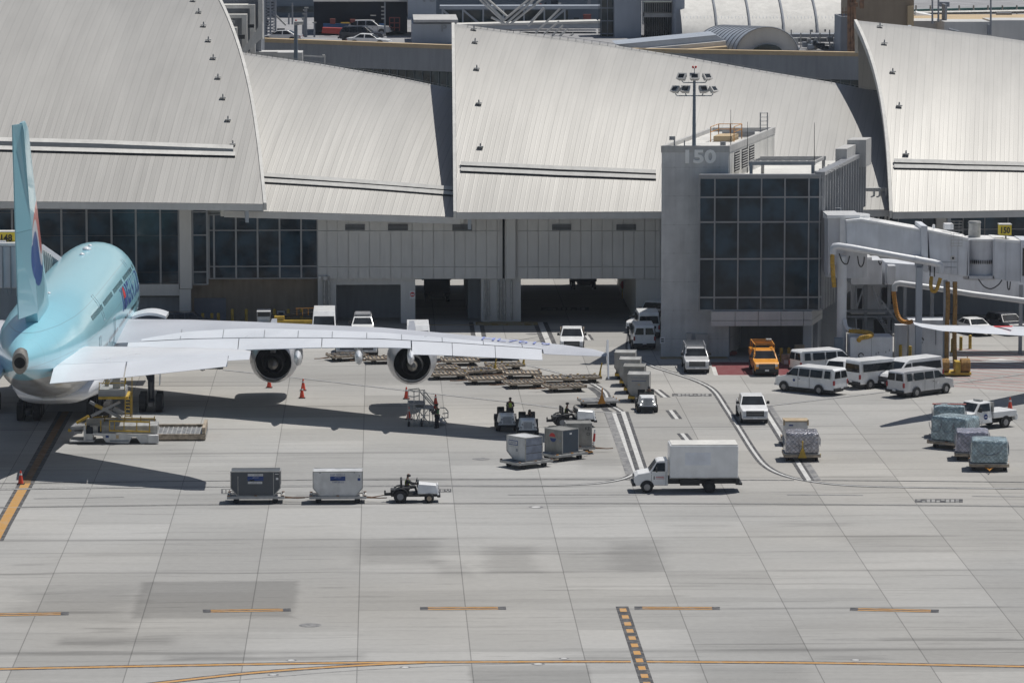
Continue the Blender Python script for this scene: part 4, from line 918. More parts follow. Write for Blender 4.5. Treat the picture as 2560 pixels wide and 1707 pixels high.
# right background
rb_ = bthing('low_grey_building', 'low flat grey-tan roof building under the green fence at the right', 'building', 2420, 430)
mb = M(); mb.px(2284, 2362, 53, 140, 440, 6); mb.px(2360, 2475, 55, 160, 434, 6); mb.px(2475, 2800, 51, 160, 438, 6); mb.build('wall', 'panel_grey', rb_)
mb = M(); a = A(2284, 53, 440); mb.box(a.x, a.x + 40, 441, 457.5, a.z - .3, a.z - .1); mb.build('roof_surface', 'tan_light', rb_)
mb = M(); mb.px(2362, 2368, 12, 55, 437, 2.5); mb.cyl(A(2371, 73, 433.6), A(2398, 80, 433.6), 0.12, None, 6); mb.px(2470, 2476, 62, 88, 433, .8); mb.px(2493, 2530, 33, 49, 456, 1.0); mb.px(2352, 2374, 6, 18, 480, 2); mb.build('roof_unit', 'slate_wall', rb_)
gf = bthing('green_fence', 'long green screened fence with grey pipe rail at the far right', 'fence', 2420, 459)
mb = M(); mb.pxpoly([(2286, 24), (2800, 12), (2800, 24), (2286, 31)], 459.5, .3); mb.build('green_screen', 'teal_green', gf)
mb = M(); mb.cyl(A(2286, 34, 458.8), A(2800, 26, 458.8), .22, None, 6)
for i in range(12): mb.cyl(A(2290 + i * 36, 14, 459), A(2290 + i * 36, 36, 459), .10, None, 5)
mb.build('rail_pipe', 'galvanised', gf)
jet2 = bthing('aircraft_nose', 'white slender machine with grey pointed end left of the far fence', 'machinery', 2320, 455)
mb = M(); P_ = [A(2287, 40, 455), A(2300, 42, 455), A(2325, 43, 455), A(2345, 49, 455), A(2360, 52, 455)]; mb.tube(P_, .2, 8, 0, [.55, .5, .32, .16, .1]); mb.build('boom', 'white_paint', jet2)
farb = bthing('far_dark_block', 'far dark block with red-brown sections along the top right edge', 'building', 2420, 600)
mb = M(); mb.px(2280, 2850, -90, 14, 620, 10); mb.build('wall', 'slate_blue', farb)
for x0, x1, y0, y1, k in [(2284, 2310, -30, 20, 'brick_red'), (2440, 2540, -40, 14, 'brick_red'), (2310, 2440, 11, 20, 'tan_light'), (2350, 2420, -40, 8, 'navy'), (2540, 2600, -40, 8, 'navy')]:
    mb = M(); mb.px(x0, x1, y0, y1, 618, 1.5); mb.build('wall_section', k, farb)
farl = bthing('far_pale_block', 'far pale block closing the view above the garage and arcade', 'building', 1200, 640)
mb = M(); mb.px(-600, 1540, -110, 20, 640, 12); mb.build('wall', 'slate_wall', farl)
mb = M(); mb.px(1440, 1540, -60, 16, 630, 5); mb.build('wall_section', 'tan_tower', farl)
# lattice mast
lm = bthing('lattice_mast', 'dark rusty lattice mast with cabinets beside the stepped building', 'mast', 675, 470)
mb = M()
for x in (662, 676, 689): mb.cyl(A(x, -40, 470), A(x, 92, 470), .11, None, 6)
for i in range(12): mb.bar(A(662, i * 8, 470), A(689, i * 8 + 6, 470), .1); mb.bar(A(689, i * 8, 470), A(662, i * 8 + 6, 470), .1)
mb.build('lattice', 'slate_wall', lm); mb = M()
for x0, x1, y0, y1 in [(660, 668, 0, 90), (666, 676, 20, 40), (676, 686, 5, 28), (664, 672, 50, 64), (680, 690, 40, 46), (693, 712, 72, 92)]: mb.px(x0, x1, y0, y1, 470.6, .4)
mb.build('cabinet', 'navy', lm); mb = M(); mb.bar(A(690, 40, 469), A(715, 64, 469), .18); mb.build('stay_arm', 'galvanised', lm)
# street lamps on the deck and behind
lamps = [(722, 34, 62, 'slim grey pole with two small lamps left of the dark hall', 1), (731, 8, 62, 'taller slim grey pole left of the dark hall', 1), (766, 20, 96, 'tallest T-shaped lamp pole on the deck', 2), (763, 26, 96, 'second T-shaped lamp pole on the deck', 2), (761, 35, 96, 'third T-shaped lamp pole on the deck', 2), (757, 45, 96, 'shortest T-shaped lamp pole of the four on the deck', 2), (786, 57, 97, 'low T-shaped lamp pole in front of the dark hall', 2), (962, 6, 96, 'dark pole with a column of lamps at the dark hall corner', 3), (2331, -5, 60, 'slim dark pole before the far green fence, left one', 1), (2346, -30, 55, 'slim dark pole before the far green fence, next to the blue cabinet', 1), (2477, -20, 88, 'slim dark pole behind the rightmost roof ridge', 1), (774, 0, 0, '', 0)]
for x, y0, y1, lab, kind in lamps:
    if not kind: continue
    Y = 470 if x < 1200 else 433; t = bthing('lamp_post', lab, 'lamp post', x, Y, 'lamp posts behind the terminal', ZD if x < 1200 else A(x, y1, Y).z); mb = M(); mb.cyl(A(x, y1, Y), A(x, y0, Y), 0.11, .08, 6); mb.build('pole', 'slate_wall', t); mb = M()
    if kind == 1: mb.px(x - 2, x + 2, y0 + 6, y0 + 9, Y - .1, .2)
    if kind == 2: mb.px(x - 5, x + 5, y0 - 1, y0 + 2, Y - .2, .4)
    if kind == 3: [mb.px(x - 9, x, y, y + 3, Y - .2, .4) for y in (17, 27, 36, 46)]
    mb.build('lamp_head', 'galvanised', t)
t = bthing('camera_mast', 'thick grey mast with white drum and red lamp rising before the tan parapet', 'mast', 740, 424); mb = M(); mb.cyl(A(739.5, 165, 424), A(739.5, 60, 424), .22, .17, 8); mb.build('pole', 'slate_blue', t)
mb = M(); mb.cyl(A(738, 58, 424), A(758, 57, 424), .22, None, 10); mb.px(735, 747, 55, 64, 423.8, .5); mb.build('drum', 'plaster', t); mb = M(); mb.sphere(A(740, 52, 424), .11); mb.build('warning_lamp', 'red_ink', t)
# ================================================================ AIRLINER
AX0, AXK, AY0 = -24.55, 0.022, 283.0                      # tail tip and heading
jumbo = thing('airliner', 'pale blue double-deck four-engined airliner parked nose-in at stand 148', 'airliner', (AX0, AY0, 0))
def axx(t): return AX0 + AXK * t
SEC = [(0, 7.95, .42, .62, .62), (0.8, 7.95, .62, .82, .82), (3, 7.85, 1.25, 1.35, 1.35), (6, 7.70, 1.95, 1.95, 1.95), (10, 7.50, 2.65, 2.60, 2.75), (15, 7.20, 3.20, 3.20, 3.45), (20, 6.90, 3.46, 3.68, 3.95),
       (26, 6.62, 3.57, 4.08, 4.20), (31, 6.55, 3.57, 4.20, 4.22), (54, 6.55, 3.57, 4.20, 4.20), (58, 6.45, 3.50, 4.15, 4.10), (61.5, 6.20, 3.15, 3.65, 3.75), (64.5, 5.85, 2.45, 2.75, 3.0), (66.8, 5.45, 1.5, 1.65, 1.85), (68.0, 5.15, .7, .75, .85), (68.4, 5.05, .1, .1, .1)]
def fus(t, a, off=0.0):
    """point on the hull: a = 0 right side, pi/2 top"""
    zc, w, hu, hd = tab(SEC, t); c, s_ = math.cos(a), math.sin(a); h = hu if s_ > 0 else hd
    e = 0.92
    return Vector((axx(t) + (w + off) * math.copysign(abs(c) ** e, c), AY0 + t, zc + (h + off) * math.copysign(abs(s_) ** e, s_)))
def blue_hull():
    m, nt, b = newmat('hull_blue'); tc = nt.nodes.new('ShaderNodeTexCoord').outputs['Object']; x, y, z = sep(nt, tc)
    # pale blue crown, white-grey belly; the dividing line rises towards the tail
    ln = mth(nt, 'ADD', 4.75, mth(nt, 'MULTIPLY', ramp(nt, y, 22.0, 4.0), 1.7))
    f = ramp(nt, mth(nt, 'SUBTRACT', z, ln), -0.03, 0.03)
    n1 = noise(nt, tc, 0.5, 4.0); n2 = noise(nt, comb(nt, x, mth(nt, 'MULTIPLY', y, 0.2), z), 1.4, 4.0)
    blue = mixc(nt, ramp(nt, n1, 0.3, 0.7), (0.30, 0.63, 0.74), (0.31, 0.645, 0.755))
    bel = mixc(nt, ramp(nt, n2, 0.35, 0.7), (0.55, 0.54, 0.52), (0.38, 0.36, 0.33))
    fr = mth(nt, 'FRACT', mth(nt, 'DIVIDE', y, 3.4)); jl = ramp(nt, mth(nt, 'ABSOLUTE', mth(nt, 'SUBTRACT', fr, 0.5)), 0.492, 0.497)
    c = mixc(nt, mth(nt, 'MULTIPLY', mth(nt, 'MAXIMUM', jl, ramp(nt, mth(nt, 'ABSOLUTE', mth(nt, 'SUBTRACT', mth(nt, 'FRACT', mth(nt, 'DIVIDE', z, 1.9)), 0.5)), 0.487, 0.493)), 0.5), mixc(nt, f, bel, blue), (0.15, 0.25, 0.3))
    nt.links.new(c, b.inputs['Base Color']); b.inputs['Roughness'].default_value = 0.28; b.inputs['Coat Weight'].default_value = 0.5; b.inputs['Coat Roughness'].default_value = 0.10
    MT['hull_blue'] = m
blue_hull()
ts = [0, .4, .8, 1.8, 3, 4.5, 6, 8, 10, 12.5, 15, 17.5, 20, 23, 26, 29, 32, 38, 44, 50, 54, 56, 58, 60, 61.5, 63, 64.5, 65.7, 66.8, 67.5, 68.0, 68.3, 68.4]
mb = M(); mb.loft([[fus(t, 2 * math.pi * k / 40) for k in range(40)] for t in ts]); hull = mb.build('fuselage', 'hull_blue', jumbo, smooth=45)
# tail exhaust
mb = M(); c = fus(0, 0); zc = 7.95; cx = axx(0)
mb.loft([[Vector((cx + r * math.cos(2 * math.pi * k / 20) * .85, AY0 + y, zc + .1 + r * 1.25 * math.sin(2 * math.pi * k / 20))) for k in range(20)] for r, y in ((.74, 1.2), (.58, -.2), (.48, -.22))], 0)
mb.cyl((cx + .02, AY0 - .25, zc + .15), (cx + .02, AY0 - .21, zc + .15), .38, None, 20, 1); mb.build('tail_exhaust', ['exhaust', 'engine_dark'], jumbo, smooth=40)
# fin
FT = [(9.2, 4.2, 18.5, .62), (12, 3.6, 15.4, .58), (16, 2.9, 11.8, .5), (20, 2.1, 8.6, .4), (23.6, 1.4, 5.9, .30), (24.1, 1.9, 5.2, .12)]   # z, rear, front, half thickness
def foil(n=10):
    up = [(i / n, math.sin(math.pi * (i / n) ** .55) ** .8 if 0 < i < n else 0.0) for i in range(n + 1)]   # 0 = front
    return up
def fin_ring(z, t0, t1, th, n=10):
    R_ = []
    F_ = [(c, max(.05, .98 * (1 - ((c - .32) / (.68 if c > .32 else .32)) ** 2) ** (.9 if c > .32 else .5))) for c in (.70, .6, .45, .32, .2, .1, .03)] + [(0.0, 0.02)]
    for c, h in F_: t = t1 - (t1 - t0) * c; R_.append(Vector((axx(t) + th * h, AY0 + t, z)))
    for c, h in F_[::-1]: t = t1 - (t1 - t0) * c; R_.append(Vector((axx(t) - th * h, AY0 + t, z)))
    return R_
def fin_mat():
    m, nt, b = newmat('fin_livery'); tc = nt.nodes.new('ShaderNodeTexCoord').outputs['Object']; x, y, z = sep(nt, tc)
    dy = mth(nt, 'SUBTRACT', y, 8.6); dz = mth(nt, 'SUBTRACT', z, 15.4)
    rr = mth(nt, 'SQRT', mth(nt, 'ADD', mth(nt, 'POWER', mth(nt, 'ABSOLUTE', dy), 2.0), mth(nt, 'POWER', mth(nt, 'ABSOLUTE', mth(nt, 'MULTIPLY', dz, 1.0)), 2.0)))
    inside = ramp(nt, rr, 2.95, 3.05, 1.0, 0.0)
    # waving split between the red upper and the blue lower half, pale band between
    sc = mth(nt, 'ADD', dz, mth(nt, 'MULTIPLY', mth(nt, 'SINE', mth(nt, 'MULTIPLY', dy, 0.95)), 1.35))
    c = mixc(nt, ramp(nt, sc, 0.35, 0.45), (0.62, 0.65, 0.70), (0.50, 0.07, 0.055)); c = mixc(nt, ramp(nt, sc, -0.45, -0.35, 1.0, 0.0), c, (0.018, 0.085, 0.30))
    c = mixc(nt, inside, (0.24, 0.49, 0.58), c); nt.links.new(c, b.inputs['Base Color']); b.inputs['Roughness'].default_value = 0.3; b.inputs['Coat Weight'].default_value = 0.4; MT['fin_livery'] = m
fin_mat()
mb = M(); mb.loft([fin_ring(*r) for r in [tab(FT, z) and (z, *tab(FT, z)) for z in (9.2, 10.5, 12, 14, 16, 18, 20, 22, 23.6, 24.1)]]); fin = mb.build('tail_fin', 'fin_livery', jumbo, smooth=40)
mb = M()
for z0, z1 in ((10.6, 16.62), (16.64, 24.05)):
    rr = []
    for z in (z0, z1):
        a, c, th = tab(FT, z); t = a + (c - a) * .30
        rr.append([Vector((axx(t) + th * .78, AY0 + t, z)), Vector((axx(a) - .42, AY0 + a - .10, z)), Vector((axx(a) - .50, AY0 + a - .10, z)), Vector((axx(t) - th * .80, AY0 + t, z))])
    mb.loft(rr)
mb.build('rudder', 'fin_livery', fin)
# tailplanes (right side seen, left mirrored) : rows  lateral offset from the axis, rear y, front y, z
def wing_ring(X, yr, yf, zr, zf, th, front=0.0, rear=1.0, n=9):
    up = []; lo = []
    for i in range(n + 1):
        c = front + (rear - front) * i / n; h = th * (.5 * (1 - ((c - .35) / (.65 if c > .35 else .35)) ** 2) ** (.95 if c > .35 else .5) if 0 < c < 1 else 0.03)
        y = lerp(yf, yr, c); z = lerp(zf, zr, c); up.append(Vector((X, y, z + h))); lo.append(Vector((X, y, z - h * .8)))
    return up + lo[::-1]
def mir(rings):
    out = []
    for r in rings:
        out.append([Vector((2 * axx(p.y - AY0) - p.x, p.y, p.z)) for p in r])
    return out
TPX = [(-24.0, 288.0, 303.0, 6.9, 6.95, .85), (-22.75, 285.0, 300.3, 6.75, 7.0, .8), (-16.5, 283.0, 293.6, 7.5, 7.8, .5), (-10.4, 280.7, 286.9, 8.45, 8.48, .28), (-9.4, 280.6, 285.4, 8.52, 8.6, .2), (-8.95, 280.6, 284.3, 8.54, 8.64, .10)]
def tp(X): return tab(TPX, X)
for sgn in (1, -1):
    TX = [(r, .70) for r in TPX[:4]] + [(TPX[3], 1.0)] + [(r, 1.0) for r in TPX[4:]]
    rings = [wing_ring(r[0] + (.02 if i == 4 else 0), r[1], r[2], r[3], r[4], r[5], 0, q_) for i, (r, q_) in enumerate(TX)]
    el = []
    for (xa, xb) in ((-22.7, -17.6), (-17.5, -10.45)):
        rr = []
        for X in (xa, xb):
            yr, yf, zr, zf, th = tp(X)
            w_ = wing_ring(X, yr, yf, zr, zf, th, .705, 1.0, 4)
            for k, p in enumerate(w_): p.z -= .38 * (k if k <= 4 else 9 - k) / 4
            rr.append(w_)
        el.append(rr)
    if sgn < 0: rings = mir(rings); el = [mir(e) for e in el]
    mb = M(); mb.loft(rings); o = mb.build('tailplane', 'white_aircraft', jumbo, smooth=35)
    for e in el: mb = M(); mb.loft(e); mb.build('elevator', 'white_aircraft', o, smooth=35)
# wings: lateral X, leading edge y z, trailing edge y z, thickness
WG = [(-22.5, 335.8, 4.459, 315.8, 3.681, 2.3), (-20.0, 333.8, 4.709, 316.3, 3.929, 2.0), (-15.0, 329.8, 5.199, 316.1, 4.475, 1.6), (-10.0, 325.8, 5.55, 314.3, 5.013, 1.25), (-5.0, 321.6, 5.861, 311.1, 5.542, 1.0), (0.0, 317.5, 6.142, 308.5, 5.872, 0.82), (5.0, 313.4, 6.185, 305.8, 6.033, 0.68), (10.0, 309.3, 6.189, 302.7, 6.155, 0.55), (13.5, 306.5, 6.172, 301.4, 6.136, 0.4), (15.4, 304.4, 6.154, 300.8, 6.137, 0.26), (16.2, 302.8, 6.135, 300.7, 6.137, 0.1)]
def wr(X, f=0.0, r=1.0, n=10, dz=0.0):
    yl, zl, yt, zt, th = tab(WG, X); R_ = wing_ring(X, yt, yl, zt, zl, th, f, r, n)
    return [p + Vector((0, 0, dz)) for p in R_] if dz else R_
def wp(X, c, off=0.0):                                      # point on the upper skin
    yl, zl, yt, zt, th = tab(WG, X); h = th * (.5 * max(0, 1 - ((c - .35) / (.65 if c > .35 else .35)) ** 2) ** .95)
    return Vector((X, lerp(yl, yt, c), lerp(zl, zt, c) + h + off))
XS = [-22.5, -19.9, -17.5, -15, -12.5, -10.1, -7.5, -5, -2.5, 0, 2.5, 5, 7.5, 10, 12, 13.5, 14.5, 15.4, 15.8, 16.2]
FL = [('flap', -19.5, -10.93), ('flap', -10.87, -4.56), ('flap', -4.5, 2.1), ('aileron', 2.2, 5.12), ('aileron', 5.16, 8.23), ('aileron', 8.27, 11.6)]
for sgn in (1, -1):
    rings = [wr(X, 0, .74 if X < 11.7 else 1.0) for X in XS if X < 11.7] + [wr(11.7, 0, .74), wr(11.72, 0, 1.0)] + [wr(X) for X in XS if X > 11.72]
    if sgn < 0: rings = mir(rings)
    mb = M(); mb.loft(rings); w = mb.build('wing', 'wing_grey', jumbo, smooth=35)
    for nm, xa, xb in FL:
        rr = [wr(lerp(xa, xb, i / 5), .742, 1.0, 4) for i in range(6)]
        if nm == 'aileron':                                  # ailerons droop with the hydraulics off
            for r in rr:
                for k, p in enumerate(r):
                    c = (k if k <= 4 else 9 - k) / 4; p.z -= .42 * c; p.y -= .25 * c
        if sgn < 0: rr = mir(rr)
        mb = M(); mb.loft(rr); mb.build(nm, 'white_aircraft', w, smooth=35)
    # spoiler band and panel joints on the skin
    mb = M(); st_ = []
    for X0, X1, c1 in ((-18.5, 11.6, .738),):
        n = 26; vs = []
        for i in range(n + 1):
            X = lerp(X0, X1, i / n)
            for c in (tab([(-18.5, .70), (-15, .58), (-10, .47), (-4, .46), (4, .52), (11.6, .66)], X)[0], c1): vs.append(wp(X, c, .035))
        if sgn < 0: vs = [Vector((2 * axx(p.y - AY0) - p.x, p.y, p.z)) for p in vs]
        mb.add(vs, [(2 * i, 2 * i + 1, 2 * i + 3, 2 * i + 2) for i in range(n)], 0)
    for X in (-15.5, -12.2, -9.0, -6.4, -3.8, -1.2, 1.4, 4.4, 7.4, 10.2):
        vs = [wp(X, .52, .045), wp(X + .06, .52, .045), wp(X + .06, .738, .045), wp(X, .738, .045)]
        if sgn < 0: vs = [Vector((2 * axx(p.y - AY0) - p.x, p.y, p.z)) for p in vs]
        mb.poly(vs, 1)
    for c in (.12,):
        n = 26; vs = []
        for i in range(n + 1):
            X = lerp(-18.5, 14.5, i / n)
            for d in (0, .006): vs.append(wp(X, c + d, .03))
        if sgn < 0: vs = [Vector((2 * axx(p.y - AY0) - p.x, p.y, p.z)) for p in vs]
        mb.add(vs, [(2 * i, 2 * i + 1, 2 * i + 3, 2 * i + 2) for i in range(n)], 1)
    mb.build('spoiler_panel', ['white_aircraft', 'frame_metal'], w)
    # wing tip fence
    P_ = [(302.8, 6.12), (301.4, 7.25), (300.7, 7.35), (300.1, 6.2), (299.5, 4.65), (300.2, 4.7), (301.5, 5.8)]
    q = [Vector((16.22, y, z)) for y, z in P_]; e = Vector((.10, 0, 0))
    if sgn < 0: q = mir([q])[0]; e = -e
    mb = M(); mb.prism(q, e); mb.build('wingtip_fence', 'white_aircraft', w)
    # flap track fairings
    for X, L_, r_ in ((-13.6, 6.0, .62), (-6.3, 5.4, .55), (-1.75, 4.8, .52), (2.1, 4.2, .45)):
        yl, zl, yt, zt, th = tab(WG, X); rr = []
        for k, (dy, s_, dz) in enumerate(((5.2, .15, -.2), (4.0, .8, -.55), (2.0, 1.0, -.75), (0.0, .95, -.72), (-1.3, .6, -.62), (-2.0, .12, -.5))):
            rr.append([Vector((X + r_ * .62 * s_ * math.cos(2 * math.pi * i / 12), yt + dy * L_ / 5.5, zt + dz + r_ * s_ * 1.15 * math.sin(2 * math.pi * i / 12))) for i in range(12)])
        if sgn < 0: rr = mir(rr)
        mb = M(); mb.loft(rr); mb.build('flap_track_fairing', 'white_aircraft', w, smooth=50)
    # engines
    for X, Yn, zc in ((-8.43, 322.0, 3.05), (2.25, 315.8, 3.7)):
        xx = X if sgn > 0 else 2 * axx(Yn - AY0) - X
        ring = lambda r, dy, n=28: [Vector((xx + r * math.cos(2 * math.pi * k / n), Yn + dy, zc + r * math.sin(2 * math.pi * k / n))) for k in range(n)]
        mb = M(); mb.loft([ring(1.42, 0), ring(1.66, .9), ring(1.86, 2.2), ring(1.93, 3.6), ring(1.88, 5.0), ring(1.72, 5.7), ring(1.55, 5.8), ring(1.50, 5.6), ring(1.5, 1.5), ring(1.38, 0.02)], 0, caps=False); nac = mb.build('engine_nacelle', 'nacelle', jumbo, smooth=40)
        mb = M(); mb.loft([ring(1.40, 1.3), ring(.9, 1.35)], 0, caps=True); mb.build('fan_duct', 'engine_dark', nac)
        mb = M(); mb.loft([ring(.95, 1.4), ring(.86, .2), ring(.74, -1.0), ring(.68, -1.0), ring(.68, -.4)], 1, caps=False); mb.loft([ring(.66, -.3), ring(.6, -.32)], 1); mb.loft([ring(.42, -.45), ring(.38, -1.2), ring(.18, -2.0), ring(.03, -2.3)], 0); mb.build('exhaust_cone', ['exhaust', 'engine_dark'], nac, smooth=40)
        yl, zl, yt, zt, th = tab(WG, X); mb = M()
        ax_ = .22
        rr = []
        for dy, z0, z1, hw in ((-2.6, zt - .35, zt - .10, .06), (-.6, zc + .85, zt + .1, .2), (2.0, zc + 1.3, zl + .1, .28), (4.6, zc + 1.6, zl + .3, .2), (5.2, zc + 1.75, zc + 1.95, .05)):
            rr.append([Vector((xx - hw, Yn + dy, z0)), Vector((xx + hw, Yn + dy, z0)), Vector((xx + hw, Yn + dy, max(z1, z0 + .1))), Vector((xx - hw, Yn + dy, max(z1, z0 + .1)))])
        mb.loft(rr); mb.build('engine_pylon', 'nacelle', nac)
# belly fairing
mb = M(); rr = []
for t, w_, zt_, zb_ in ((19, .5, 3.1, 2.9), (22, 2.6, 4.0, 2.25), (27, 3.6, 4.6, 1.95), (38, 3.9, 4.7, 1.85), (50, 3.8, 4.6, 1.9), (56, 2.8, 4.0, 2.1), (59, .5, 3.0, 2.5)):
    rr.append([Vector((axx(t) + w_ * math.copysign(abs(math.cos(2 * math.pi * k / 20)) ** .7, math.cos(2 * math.pi * k / 20)), AY0 + t, (zt_ + zb_) / 2 + (zt_ - zb_) / 2 * math.copysign(abs(math.sin(2 * math.pi * k / 20)) ** .8, math.sin(2 * math.pi * k / 20)))) for k in range(20)])
mb.loft(rr); mb.build('belly_fairing', 'white_aircraft', jumbo, smooth=45)
# landing gear
for xo, t, n in ((6.2, 34.5, 2), (-6.2, 34.5, 2), (2.6, 31.0, 3), (-2.6, 31.0, 3), (0, 62.0, 1)):
    x0 = axx(t) + xo; y0 = AY0 + t; mb = M(); mb.cyl((x0, y0, .7), (x0, y0, 4.4), .24, .30, 12); mb.bar((x0 - .9 * (1 if xo > 0 else -1), y0 + .6, 4.3), (x0, y0, 1.9), .24); mb.bar((x0, y0 - 1.4, 3.9), (x0, y0, 2.0), .16)
    if n > 1: mb.box(x0 - .18, x0 + .18, y0 - 1.0 * n / 1.2, y0 + 1.0 * n / 1.2, .52, .84)
    g_ = mb.build('landing_gear', 'dark_paint', jumbo)
    for k in range(n):
        yy = y0 + (k - (n - 1) / 2) * 1.65
        for dx in (-.62, .62):
            mb = M(); mb.cyl((x0 + dx - .25, yy, .70), (x0 + dx + .25, yy, .70), .70, None, 20, 0); mb.cyl((x0 + dx - .26, yy, .70), (x0 + dx + .26, yy, .70), .34, None, 14, 1); mb.build('gear_wheel', ['black_rubber', 'dark_paint'], g_, bevel=.05)
    if n == 2: mb = M(); mb.prism([(x0 + .75, y0 - 1.0, 4.3), (x0 + .75, y0 + 1.0, 4.3), (x0 + .62, y0 + .7, 2.0), (x0 + .62, y0 - .7, 2.0)], (.07, 0, 0)); mb.build('gear_door', 'white_aircraft', g_)
# cabin windows, doors, lettering, roof blisters
def hull_at(t, z, off, side=1):
    zc, w, hu, hd = tab(SEC, t); h = hu if z > zc else hd; s_ = max(-1, min(1, (z - zc) / h)); sn = abs(s_) ** (1 / .92); c = math.sqrt(max(0, 1 - sn * sn)) ** .92
    return Vector((axx(t) + side * (w * c + off), AY0 + t, z))
for side in (1, -1):
    for zz, t0, t1, skip in ((8.75, 20, 57, ()), (6.05, 17, 60, ())):
        mb = M(); t = t0
        while t < t1:
            if not (38 < t < 56 and zz > 8) or True:
                mb.poly([hull_at(t, zz - .16, .012, side), hull_at(t + .24, zz - .16, .012, side), hull_at(t + .24, zz + .16, .012, side), hull_at(t, zz + .16, .012, side)])
            t += .58 if (int(t) % 9) else 1.6
        mb.build('cabin_window_row', 'car_glass', hull)
    mb = M(); fnr = lambda x, y, w: hull_at((57.5 - 16 + 16 * x / w) if side > 0 else (57.5 - 16 * x / w), 6.75 + y * 1.75, .02, side)
    # the right side reads from tail to nose
    mb.text('KOREAN AIR', fnr); mb.build('airline_lettering', 'blue_ink', hull)
    mb = M(); c = hull_at(43.6, 7.6, .03, side)
    for sgn_, k in ((1, 0), (-1, 1)):
        mb.poly([hull_at(43.9 + .85 * math.cos(math.pi * i / 10), 7.6 + sgn_ * .85 * math.sin(math.pi * i / 10), .03, side) for i in range(11)], k)
    mb.build('round_emblem', ['red_ink', 'blue_ink'], hull)
    for t, z0, z1 in ((21.5, 5.2, 7.2), (33, 5.2, 7.2), (57, 5.2, 7.2), (26, 7.9, 9.7), (52, 7.9, 9.7)):
        mb = M(); L_ = [(t, z0), (t + 1.05, z0), (t + 1.05, z1), (t, z1)]
        for (a, za), (c, zc_) in zip(L_, L_[1:] + L_[:1]):
            mb.tube([hull_at(lerp(a, c, i / 4), lerp(za, zc_, i / 4), .005, side) for i in range(5)], .018, 4)
        mb.build('cabin_door', 'panel_blue', hull)
# open forward cargo door, hinged above the sill and swung out to the right
mb = M(); rr = []
for t in (50.2, 53.4):
    h = hull_at(t, 5.35, 0); up_ = [h + Vector((2.75 * k / 8, 0, .62 * math.sin(.35 + 2.1 * k / 8) - .2 - .16 * k / 8)) for k in range(9)]
    rr.append(up_ + [p - Vector((0, 0, .22)) for p in up_[::-1]])
mb.loft(rr); mb.build('cargo_door', 'white_aircraft', jumbo, smooth=40)
for t, r_ in ((50, .35), (53, .18), (46, .22), (20, .16)): M().sphere(fus(t, math.pi / 2), r_, 0, 10, (1, 1.6, .8)).build('roof_blister', 'white_aircraft', hull, smooth=60)
o1_ = wp(5.0, .46, .03); ux = (wp(10.0, .44, .03) - wp(5.0, .44, .03)).normalized()
def wtx(x, y, w):
    X = 7.3 + 4.9 * x / w + .2 * y; return wp(X, .47 - .25 * y, .07)
mb = M(); mb.text('HL7619', wtx); mb.build('registration_lettering', 'reg_blue', jumbo)
# ---- second airliner: only its wing reaches into the picture
oth = thing('airliner', 'second airliner, only its thin white wing with a red mark reaching in from the edge', 'airliner', (75, 335, 0))
W2_ = [(A(2284, 806, 309), 0.8, .05), (A(2300, 811, 309.7), 1.5, .12), (A(2350, 819, 312), 2.6, .22), (A(2430, 822, 315), 3.6, .32), (A(2560, 828, 321), 4.6, .5), (A(2760, 838, 330), 6.5, .8)]
mb = M(); rr = []
for p, ch, th in W2_: rr.append(wing_ring(p.x, p.y - ch * .5, p.y + ch * .5, p.z - .1, p.z, th, 0, 1, 8))
rr.append(wing_ring(78, 328, 342, 5.6, 5.9, 1.6, 0, 1, 8)); mb.loft(rr); w = mb.build('wing', 'white_aircraft', oth, smooth=35)
mb = M(); p = A(2505, 817, 318.6); mb.poly([(p.x - .9, p.y - .4, p.z + .035), (p.x + .7, p.y - .4, p.z + .035), (p.x + .9, p.y + .3, p.z + .045), (p.x - .6, p.y + .3, p.z + .045)]); mb.build('wing_marking', 'red_ink', w)
mb = M(); mb.loft([[Vector((82 + r * math.cos(2 * math.pi * k / 20), y, 4.2 + r * math.sin(2 * math.pi * k / 20))) for k in range(20)] for r, y in ((.4, 305), (1.2, 310), (1.9, 317), (1.95, 352), (1.5, 357), (.2, 360))]); mb.build('fuselage', 'white_aircraft', oth, smooth=45)
mb = M()
for x in (-1, 1): mb.cyl((82 + x * 2.6, 335, 0), (82 + x * 2.6, 335, 3.2), .14, None, 8)
mb.build('landing_gear', 'grey_paint', oth)
# ================================================================ BOARDING BRIDGES
mk('bridge_white', (0.66, 0.69, 0.74), 0.5, metal=0.1, var=0.10, scale=0.6, streak=0.12)
mk('bridge_grey', (0.60, 0.62, 0.66), 0.55, var=0.10, scale=0.6, streak=0.12)
mk('duct_white', (0.62, 0.64, 0.67), 0.4, var=0.06)
YB = 343.0
def hose(parent, pts, r, k='hose_yellow', name='air_hose'):
    P = smooth_line([Vector(p) for p in pts], 8); out = [P[0]]; acc = 0
    for a, b in zip(P, P[1:]):
        n = max(1, int((b - a).length / .09))
        for i in range(1, n + 1): out.append(a.lerp(b, i / n))
    mb = M(); mb.tube(out, r, 8, 0, [r * (1.0 if i % 2 else .86) for i in range(len(out))]); return mb.build(name, k, parent)
br = thing('boarding_bridge', 'big grey-white boarding bridge sloping down from the gate building with white air ducts', 'boarding bridge', (A(2300, 905, YB + 2).x, YB + 2, 0))
mb = M(); mb.pxpoly([(2070, 545), (2113, 545), (2113, 625), (2070, 690)], YB + 1.2, 3.5); c = A(2116, 545, YB + 3.2); mb.cyl((c.x, c.y, A(2116, 690, YB + 3.2).z), (c.x, c.y, A(2116, 545, YB + 3.2).z), 1.75, None, 28); mb.build('rotunda', 'bridge_grey', br, smooth=40)
